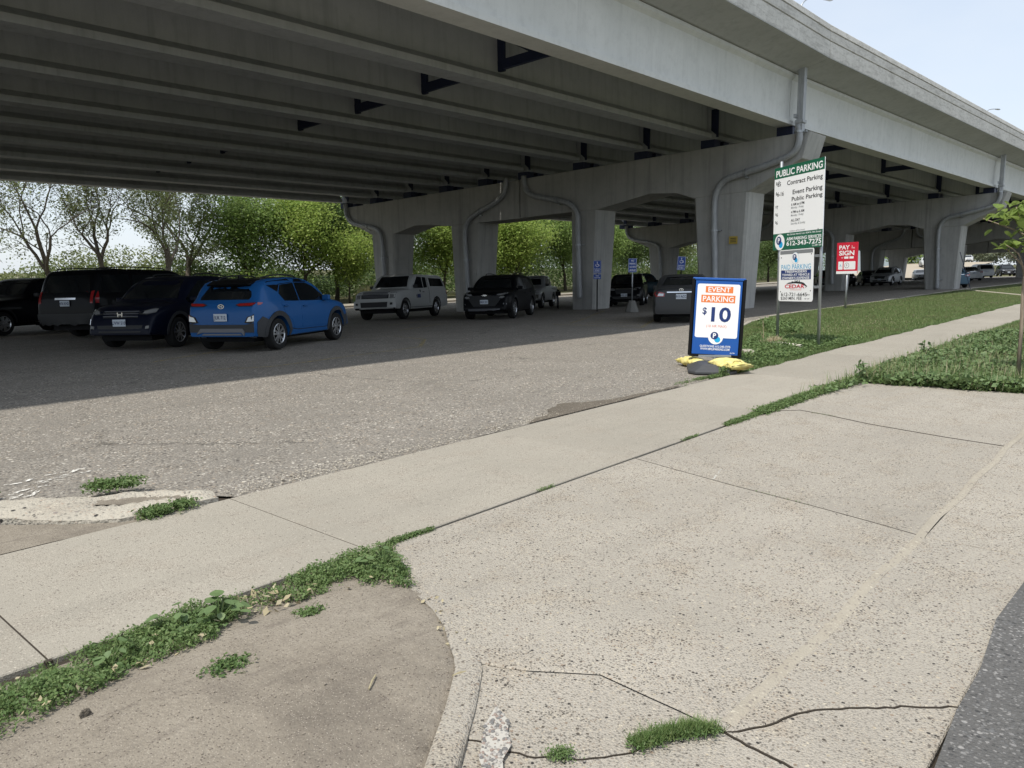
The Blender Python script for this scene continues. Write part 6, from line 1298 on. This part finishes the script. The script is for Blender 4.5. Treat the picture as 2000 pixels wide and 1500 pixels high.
# near strip along the walk: mat of small leaves with gaps, dead leaves among it
strip_poly = [(-3, 3.45), (2.66, 3.45), (2.82, 3.44), (2.73, 3.30), (2.60, 3.05), (2.47, 2.86), (2.36, 2.95), (2.13, 3.14), (1.88, 3.13), (1.6, 3.15), (1.5, 3.05), (1.29, 3.08), (1.07, 3.03), (.86, 3.0), (.64, 2.9), (.2, 2.8), (-3, 2.4)]
def sd(x, y):
    e = edgedist(x, y, strip_poly); nz = vnoise(x, y, 5.5, 2) * .6 + vnoise(x, y, 15, 3) * .4
    thin = np.exp(-((x - 1.83) / .2) ** 2) * .85 + .5 * (vnoise(x, y, 7, 9) < .33) + np.exp(-((x - .75) / .10) ** 2 - ((y - 3.0) / .12) ** 2) * .5
    return np.clip((.2 + 1.5 * (nz - .30) + np.clip(e / .16, 0, 1) * .55) - thin, 0.02, 1) * np.clip((x + 3) / 4.0, .1, 1)
rg = np.random.default_rng(21); X, Y = scatter(strip_poly, 9500, rg, sd); Z = np.array([dz(a, b_) for a, b_ in zip(X, Y)])
n = len(X); hh = (.018 + .055 * vnoise(X, Y, 4, 5)) ; P = []
for k in range(6): P.append(np.stack([X + rg.normal(size=n) * .014, Y + rg.normal(size=n) * .014, Z + .006 + hh * rg.random(n)], 1))
o = link(bpy.data.objects.new('creeping_weeds', quads_mesh('creeping_weeds', leaf_quads(np.concatenate(P), .019, rg, .55, .5), 4, LM['weed']))); o['kind'] = 'stuff'
X2, Y2 = scatter(strip_poly, 5000, rg, sd); blades('creeping_grass', X2, Y2, np.array([dz(a, b_) for a, b_ in zip(X2, Y2)]), .055, .0045, rg, LM['grass'], 1.1)
# broad-leaved weeds in the strip
def broad_weed(x_, y_, R0, nl, size, seed, label):
    rg = np.random.default_rng(seed); r = empty('weed_plant', (x_, y_, dz(x_, y_) if y_ < 3.45 else 0)); tag(r, label, 'weed', 'broad leaved weeds in the near strip'); b = MB(); st = MB()
    for k in range(nl):
        a = rg.uniform(0, 6.283); q = rg.uniform(.2, 1) * R0; z = .03 + rg.uniform(.0, .09) * (1.3 - q / R0 * .6); s = size * rg.uniform(.6, 1.15); pit = rg.uniform(-.5, .25)
        c = Vector((math.cos(a) * q, math.sin(a) * q, z)); t = Vector((math.cos(a), math.sin(a), pit)).normalized(); u = Vector((-math.sin(a), math.cos(a), rg.uniform(-.3, .3))).normalized(); nn = t.cross(u)
        prof = [(0, .0), (.12, .30), (.35, .42), (.62, .34), (.85, .16), (1, 0)]; v = []
        for tt, ww in prof:
            m_ = c + t * s * tt - nn * s * .18 * tt * tt; v += [m_ + u * s * ww + nn * s * .06, m_, m_ - u * s * ww + nn * s * .06]
        b.add(v, [(3 * i + j, 3 * i + j + 1, 3 * i + 4 + j, 3 * i + 3 + j) for i in range(5) for j in (0, 1)]); st.tube([(0, 0, 0), tuple(c * .6 + Vector((0, 0, .01))), tuple(c)], .0025, 4)
    b.obj('leaves', LM['broad'], r, smooth=True); st.obj('stem', LM['weed'], r)
broad_weed(1.60, 3.20, .12, 16, .075, 1, 'broad leaved weed in the middle of the near strip'); broad_weed(2.52, 3.15, .12, 16, .055, 2, 'low round leaved weed at the strip end by the driveway corner'); broad_weed(1.48, 3.31, .10, 12, .06, 5, 'broad leaved weed close to the walk edge'); broad_weed(1.12, 3.2, .08, 8, .05, 6, 'small broad leaved weed at left in the strip')
# tufts in joints, cracks and along the broken kerb
def tuft(name, pts, n, h, spread_, seed, size=.016, m='weed', z=.0, blade=True):
    rg = np.random.default_rng(seed); P = []; B = []
    for a, b_ in zip(pts[:-1], pts[1:]):
        t = rg.random(n); B.append(np.stack([a[0] + (b_[0] - a[0]) * t + rg.normal(size=n) * spread_, a[1] + (b_[1] - a[1]) * t + rg.normal(size=n) * spread_], 1))
    B = np.concatenate(B); k = vnoise(B[:, 0], B[:, 1], 14, seed) > .22; B = B[k]; n2 = len(B)
    if blade: return blades(name, B[:, 0], B[:, 1], lotz(B[:, 0], B[:, 1]) + z, h, size * .35, rg, LM[m], 1.2)
    for _ in range(4): P.append(np.stack([B[:, 0] + rg.normal(size=n2) * .01, B[:, 1] + rg.normal(size=n2) * .01, lotz(B[:, 0], B[:, 1]) + z + h * rg.random(n2)], 1))
    o = link(bpy.data.objects.new(name, quads_mesh(name, leaf_quads(np.concatenate(P), size, rg, .5, .5), 4, LM[m]))); o['kind'] = 'stuff'; return o
tuft('crack_grass', [(2.06, 1.285), (2.18, 1.24), (2.27, 1.19), (2.33, 1.125)], 650, .035, .018, 1, .011, 'grass'); tuft('crack_grass', [(2.07, 1.285), (2.2, 1.235), (2.33, 1.12)], 260, .02, .016, 2, .012, 'weed', blade=False)
tuft('crack_grass', [(1.84, 1.46), (1.89, 1.42)], 160, .025, .012, 3, .01, 'weed', blade=False); tuft('joint_grass', [(2.78, 3.43), (3.12, 3.425)], 420, .025, .012, 4, .014, 'weed', blade=False)
tuft('joint_grass', [(4.2, 3.43), (4.36, 3.43)], 60, .02, .008, 5, .012, 'weed', blade=False); tuft('joint_grass', [(6.3, 3.43), (6.6, 3.43)], 90, .018, .008, 6, .014, 'weed', blade=False); tuft('joint_grass', [(7.2, 3.43), (8.1, 3.43)], 900, .03, .022, 7, .02, 'weed', blade=False)
tuft('joint_grass', [(8.0, 3.43), (8.8, 3.42), (9.6, 3.42), (10.6, 3.36)], 1500, .05, .04, 8, .026, 'weed', blade=False); tuft('joint_grass', [(8.42, 3.0), (8.36, 2.75)], 60, .012, .008, 9, .012, 'grass')
tuft('joint_grass', [(5.21, 2.3), (5.11, 1.8)], 60, .010, .006, 10, .01, 'grass'); tuft('kerb_weeds', [(2.05, 5.84), (2.28, 5.74)], 420, .06, .05, 11, .03, 'weed', .05, False); tuft('kerb_weeds', [(2.06, 5.05), (2.36, 5.06)], 520, .05, .035, 12, .026, 'weed', .01, False); tuft('kerb_weeds', [(1.3, 6.4), (1.5, 6.3)], 260, .06, .05, 13, .03, 'weed', .03, False)
tuft('walk_edge_weeds', [(9.9, 5.12), (10.5, 5.1), (11.2, 5.06)], 420, .03, .03, 14, .026, 'weed', .0, False)
X = np.concatenate([rg.normal(1.93, .03, 120), rg.normal(1.42, .05, 160)]); Y = np.concatenate([rg.normal(2.98, .025, 120), rg.normal(2.80, .03, 160)]); weeds('seedlings', X, Y, .03, .018, rg, LM['weed'], 3, zb=np.array([dz(a, b_) for a, b_ in zip(X, Y)]))
# seeding grass at the far kerb by the blue car's bonnet
X = rg.uniform(37.0, 42.5, 5200); Y = rg.uniform(46.6, 48.6, 5200); blades('tall_grass', X, Y, lotz(X, Y), 1.15, .05, rg, LM['drygrass'], .35)
X = rg.uniform(37.0, 44, 5200); Y = rg.uniform(46.6, 49, 5200); blades('tall_grass', X, Y, lotz(X, Y), .7, .06, rg, LM['mid'], .5)
# ---- fallen leaves, twigs, pebbles
def dead_leaves(n, poly, seed, size=.045):
    rg = np.random.default_rng(seed); X, Y = scatter(poly, n, rg); P = np.stack([X, Y, np.array([dz(a, b_) if b_ < 3.45 else .005 for a, b_ in zip(X, Y)]) + rg.uniform(.006, .07, n) * rg.random(n)], 1)
    o = link(bpy.data.objects.new('dead_leaves', quads_mesh('dead_leaves', leaf_quads(P, size, rg, 1.2, .55), 4, LM['straw']))); o['kind'] = 'stuff'
dead_leaves(150, strip_poly[1:15] + [(.2, 3.4)], 3, .04); dead_leaves(46, [(1.7, 3.1), (2.1, 3.12), (2.0, 3.4), (1.7, 3.35)], 4, .05); dead_leaves(26, [(2.2, 2.2), (2.5, 2.7), (2.36, 2.72), (2.1, 2.2)], 5, .028)
dl = MB(); rgp = random.Random(4)
for k in range(900):
    while True:
        x_, y_ = rgp.uniform(.2, 2.6), rgp.uniform(1.6, 3.2)
        if inpoly(np.array([x_]), np.array([y_]), dirt_poly)[0]: break
    s = rgp.choice([.002, .0025, .003, .004, .006]) ; z = dz(x_, y_); a = rgp.uniform(0, 3); dl.box((x_, y_, z + s * .3), (s * rgp.uniform(1, 1.8), s, s * .8), a)
o = dl.obj('pebbles', M['kerb']); o['kind'] = 'stuff'; o.data.materials[0] = mat('pebble', (.25, .215, .175), .9)
for (a, b_, r_, lab) in (((1.68, 2.22), (1.76, 2.28), .0035, 'thin dry twig lying on the bare soil'), ((1.98, 2.07), (2.04, 2.05), .006, 'short pale stick by the kerb on the bare soil')):
    r = MB(); z = dz(*a) + .008; r.tube([(0, 0, 0), ((b_[0] - a[0]) * .5, (b_[1] - a[1]) * .5, .006), (b_[0] - a[0], b_[1] - a[1], .0)], r_, 6); o = r.obj('twig', LM['straw'], None, loc=(a[0], a[1], z)); tag(o, lab, 'twig')
r = MB(); r.add([(-.02, -.012, 0), (.022, -.014, 0), (.02, .016, 0), (-.016, .014, 0), (-.012, -.006, .02), (.014, -.006, .024), (.010, .010, .02), (-.008, .008, .018)], [(3, 2, 1, 0), (4, 5, 6, 7), (0, 1, 5, 4), (1, 2, 6, 5), (2, 3, 7, 6), (3, 0, 4, 7)]); o = r.obj('stone', M['patch'], None, loc=(.90, 2.86, dz(.9, 2.86) + .002)); tag(o, 'small dark stone on the bare soil near the weed strip', 'stone')
# heap of dead grass and a bleached branch at the price board's left post
X = rg.normal(15.0, .22, 1500); Y = rg.normal(6.18, .13, 1500); blades('dead_grass', X, Y, lotz(X, Y) + .16 * np.exp(-((X - 15.0) / .25) ** 2 - ((Y - 6.18) / .16) ** 2) * rg.random(1500), .10, .012, rg, LM['straw'], 1.6)
r = MB(); r.tube(smooth_path([(0, 0, .05), (.1, -.25, .08), (.04, -.5, .06), (-.05, -.75, .05)], 4), [.03, .045, .055, .05] * 4 + [.03], 8) if False else r.tube(smooth_path([(0, 0, .05), (.05, -.25, .07), (.0, -.5, .06), (-.06, -.72, .05)], 4), .045, 8)
o = r.obj('branch', mat('bleached_wood', (.62, .57, .5), .8), None, smooth=True, loc=(14.72, 6.22, 0)); tag(o, 'bleached white branch lying in front of the price board posts', 'branch')
r = MB(); r.tube([(0, 0, 0), (.02, .02, .2), (.0, .03, .42)], .009, 5); r.tube([(0, .0, .03), (-.06, .05, .2)], .007, 5); o = r.obj('dry_stalk', LM['straw'], None, loc=(15.35, 6.55, .05)); tag(o, 'pale dry stalk standing beside the left post of the price board', 'stalk')
r = MB(); r.box((0, 0, .05), (.34, .2, .14), .6); o = r.obj('kerb_stone', M['oldslab'], None, loc=(13.0, 5.82, .0), bevel=.04); tag(o, 'pale broken kerb stone lying right of the event sign', 'stone')
# ---- sapling with large leaves at the right edge, tied to a stake
sx_, sy_ = 12.30, 1.66; sp = empty('sapling', (sx_, sy_, 0)); tag(sp, 'young sapling with large green leaves at the right edge', 'sapling')
def at(px, py, d=0):
    """a point over the sapling's foot plane, read off as offsets from the foot: right, up"""
    return None
rv = right; UP = Vector((0, 0, 1)); S_ = 10.4 / 1500
def sp_pt(px, py, dd=0): 
    q = Vector((rv.x, rv.y, 0)).normalized() * ((px - 1996) * S_) + UP * ((748 - py) * S_ * 1.0); f = Vector((fwd.x, fwd.y, 0)).normalized(); return q + f * dd
b = MB(); b.tube([sp_pt(1997, 752), sp_pt(1995, 640), sp_pt(1993, 580, .01), sp_pt(1992, 530), sp_pt(1992, 476)], [.027, .024, .022, .02, .016], 9); b.obj('trunk', M['twig'], sp, smooth=True)
brs = [[(1991, 540, 0), (1980, 516, -.05), (1968, 500, -.1), (1952, 490, -.14), (1938, 483, -.15)], [(1990, 525, 0), (1978, 505, .08), (1968, 490, .15), (1957, 478, .2)], [(1992, 477, 0), (1984, 463, -.04), (1973, 445, -.08), (1960, 424, -.1), (1955, 412, -.1)], [(1992, 477, 0), (1998, 455, .05), (2003, 430, .08), (1996, 408, .05)], [(1995, 460, .0), (2012, 440, -.1), (2025, 420, -.12)], [(1984, 463, 0), (1972, 450, .15), (1950, 440, .22), (1925, 430, .25)]]
br = MB()
for q in brs: br.tube([sp_pt(*p) for p in q], [.013 * (1 - .16 * i) for i in range(len(q))], 6)
br.obj('branch', M['twig'], sp, smooth=True)
rgs = random.Random(8)
def sap_leaf(px, py, dd, s, parent):
    c = sp_pt(px, py, dd); a = rgs.uniform(0, 6.28); t = Vector((math.cos(a), math.sin(a), rgs.uniform(-.9, .1))).normalized(); u = t.cross(Vector((rgs.uniform(-.4, .4), rgs.uniform(-.4, .4), 1))).normalized(); nn = u.cross(t); v = []
    for tt, ww in [(0, .02), (.1, .26), (.3, .40), (.55, .36), (.8, .2), (1, .0)]:
        m_ = c + t * s * tt - nn * s * .2 * tt * tt; v += [m_ + u * s * ww + nn * s * .07, m_, m_ - u * s * ww + nn * s * .07]
    k = MB(); k.add(v, [(3 * i + j, 3 * i + j + 1, 3 * i + 4 + j, 3 * i + 3 + j) for i in range(5) for j in (0, 1)]); return k.obj('leaf', LM['sap'], parent, smooth=True)
LM['sap'] = leaf_mat('sapling_leaves', (.17, .26, .05), (.24, .32, .08), (.32, .38, .13), .45, 6)
for (cx, cy, sx2, sy2, n_) in ((1968, 410, 26, 12, 18), (1950, 440, 20, 14, 14), (1985, 430, 14, 20, 12), (1958, 480, 18, 8, 20), (1975, 418, 24, 16, 16), (2004, 425, 10, 26, 12), (1922, 428, 10, 4, 4), (1996, 400, 8, 8, 5), (2000, 490, 5, 10, 3), (2018, 425, 14, 20, 8)):
    for _ in range(n_): sap_leaf(cx + rgs.gauss(0, sx2 * .6), cy + rgs.gauss(0, sy2 * .7), rgs.gauss(0, .14), rgs.uniform(.10, .18), sp)
st = MB(); st.tube([(0, 0, -.1), (0.0, 0, .72)], .022, 8); o = st.obj('stake', M['galv'], None, smooth=True, loc=(12.22, 1.56, 0)); tag(o, 'pale stake standing beside the sapling trunk', 'stake')
# thin dark rod leaning on the second pier's column
r = MB(); r.tube([(0, 0, 0), (-.05, .75, 2.4)], .022, 6); o = r.obj('rod', M['steel'], None, loc=(57.4, 10.75, lz(57.4, 10.75))); tag(o, 'thin dark rod leaning on the outer column of the second pier', 'rod')
# ---- buildings beyond
def metal_wall(name, c, sc=6):
    m = mat(name, c, .6); g = G(m); n_ = g.noise(.6, 4, .6, g.mapped((1, 1, .3))); g.color(g.mix(g.ramp(n_, [(.35, 0), (.7, .35)]), c, tuple(x * .75 for x in c))); return m
def building(name, x0, x1, y0, y1, h, wall, roof, label, bays=8, win=True, panels=0):
    r = empty(name, ((x0 + x1) / 2, (y0 + y1) / 2, -1.2)); tag(r, label, 'building'); X_, Y_ = (x1 - x0) / 2, (y1 - y0) / 2
    b = MB(); b.box((0, 0, h / 2), (X_ * 2, Y_ * 2, h)); b.obj('wall', wall, r); b = MB(); b.box((0, 0, h + .12), (X_ * 2 + .5, Y_ * 2 + .5, .25)); b.obj('roof', roof, r)
    if win:
        for i in range(bays):
            for face in (0, 1):
                k = MB(); f_ = MB(); t = (i + .5) / bays * 2 - 1
                if face == 0: k.box((t * X_, -Y_ - .02, h * .6), (X_ / bays * 1.1, .08, h * .28)); f_.box((t * X_, -Y_ - .05, h * .6), (X_ / bays * .95, .06, h * .24))
                else: k.box((-X_ - .02, t * Y_, h * .6), (.08, Y_ / bays * 1.1, h * .28)); f_.box((-X_ - .05, t * Y_, h * .6), (.06, Y_ / bays * .95, h * .24))
                w_ = k.obj('window', SG['white'], r); f_.obj('pane', CM_['glass'], w_)
    if panels:
        k = 0
        for i in range(panels):
            for face in (0, 1):
                b = MB(); t = (i + .5) / panels * 2 - 1
                if face == 0: b.box((t * X_, -Y_ - .02, h * .5), (X_ * 2 / panels * .96, .06, h * .97))
                else: b.box((-X_ - .02, t * Y_, h * .5), (.06, Y_ * 2 / panels * .96, h * .97))
                b.obj('cladding_panel', wall, r)
    return r
building('warehouse', 172, 195, 43.5, 62, 6.6, metal_wall('pale_blue_cladding', (.42, .49, .54)), M['kerb'], 'pale blue grey warehouse seen between the second pier columns', win=False, panels=12)
building('low_building', 14, 46, 118, 130, 1.75, metal_wall('brown_brick_far', (.22, .12, .08)), M['kerb'], 'low brown building on the horizon at the far left', bays=6, win=False, panels=8)
sheet('embankment', [(120, 28), (260, 28), (260, 43), (120, 43)], lambda x, y: min(1.7, -1.0 + .045 * (x - 108)), mat('sandy_bank', (.36, .31, .24), .95), 12)

# spalled kerb corner: pale mortar with stones standing proud of it
spz = lambda x, y: .004
SPL = [(1.94, 1.80), (1.90, 1.70), (1.84, 1.655), (1.80, 1.60), (1.72, 1.57), (1.67, 1.52), (1.62, 1.55), (1.67, 1.63), (1.75, 1.69), (1.83, 1.75)]
sheet('spalled_patch', roughen(SPL + [SPL[0]], .012)[:-1], lambda x, y: spz(x, y) + .004 * float(vnoise(x, y, 40, 2)), mat('pale_mortar', (.42, .40, .36), .9), .03)
st = MB(); rgp = random.Random(12); stones = [(.30, .28, .26), (.16, .155, .15), (.27, .21, .18), (.38, .36, .33)]
for ci, c in enumerate(stones):
    st = MB()
    for k in range(52):
        while True:
            x_, y_ = rgp.uniform(1.60, 1.96), rgp.uniform(1.50, 1.82)
            if inpoly(np.array([x_]), np.array([y_]), SPL)[0]: break
        s = rgp.uniform(.003, .0075) * (1.3 if ci == 1 else 1); a = rgp.uniform(0, 3); st.ring((x_, y_, .002 + spz(x_, y_) + .003 * rgp.random()), 'z', [(.001, s * .5), (s * .75, s * .35), (s, 0), (s * .8, -s * .4)], 7)
    o = st.obj('stones', mat('stone_tone', c, .8)); o['kind'] = 'stuff'

for (x0, y0, x1, y1, bow) in ((6.4, 1.75, 4.5, 1.25, .10), (6.2, 1.95, 4.2, 1.55, .08), (6.9, 2.3, 5.2, 1.75, .12), (5.6, 2.7, 4.1, 2.45, -.06)):
    pts = [(x0 + (x1 - x0) * t, y0 + (y1 - y0) * t + bow * math.sin(math.pi * t)) for t in np.linspace(0, 1, 9)]
    strip('scuff', pts, .014, M['white_paint'], dw, .0)
# litter, sand and grit swept to the lot's edge
rg = np.random.default_rng(77); n = 2600; X = rg.uniform(2.7, 10.2, n); Y = 5.06 + np.abs(rg.normal(size=n)) * .16; V = []
s_ = rg.uniform(.004, .012, n); P = np.stack([X, Y, lotz(X, Y) + .004], 1); o = link(bpy.data.objects.new('grit', quads_mesh('grit', leaf_quads(P, .016, rg, 2.0, .8), 4, M['kerb']))); o['kind'] = 'stuff'
tuft('lot_weeds', [(9.3, 5.16), (10.2, 5.2)], 160, .02, .04, 31, .02, 'weed', .0, False)
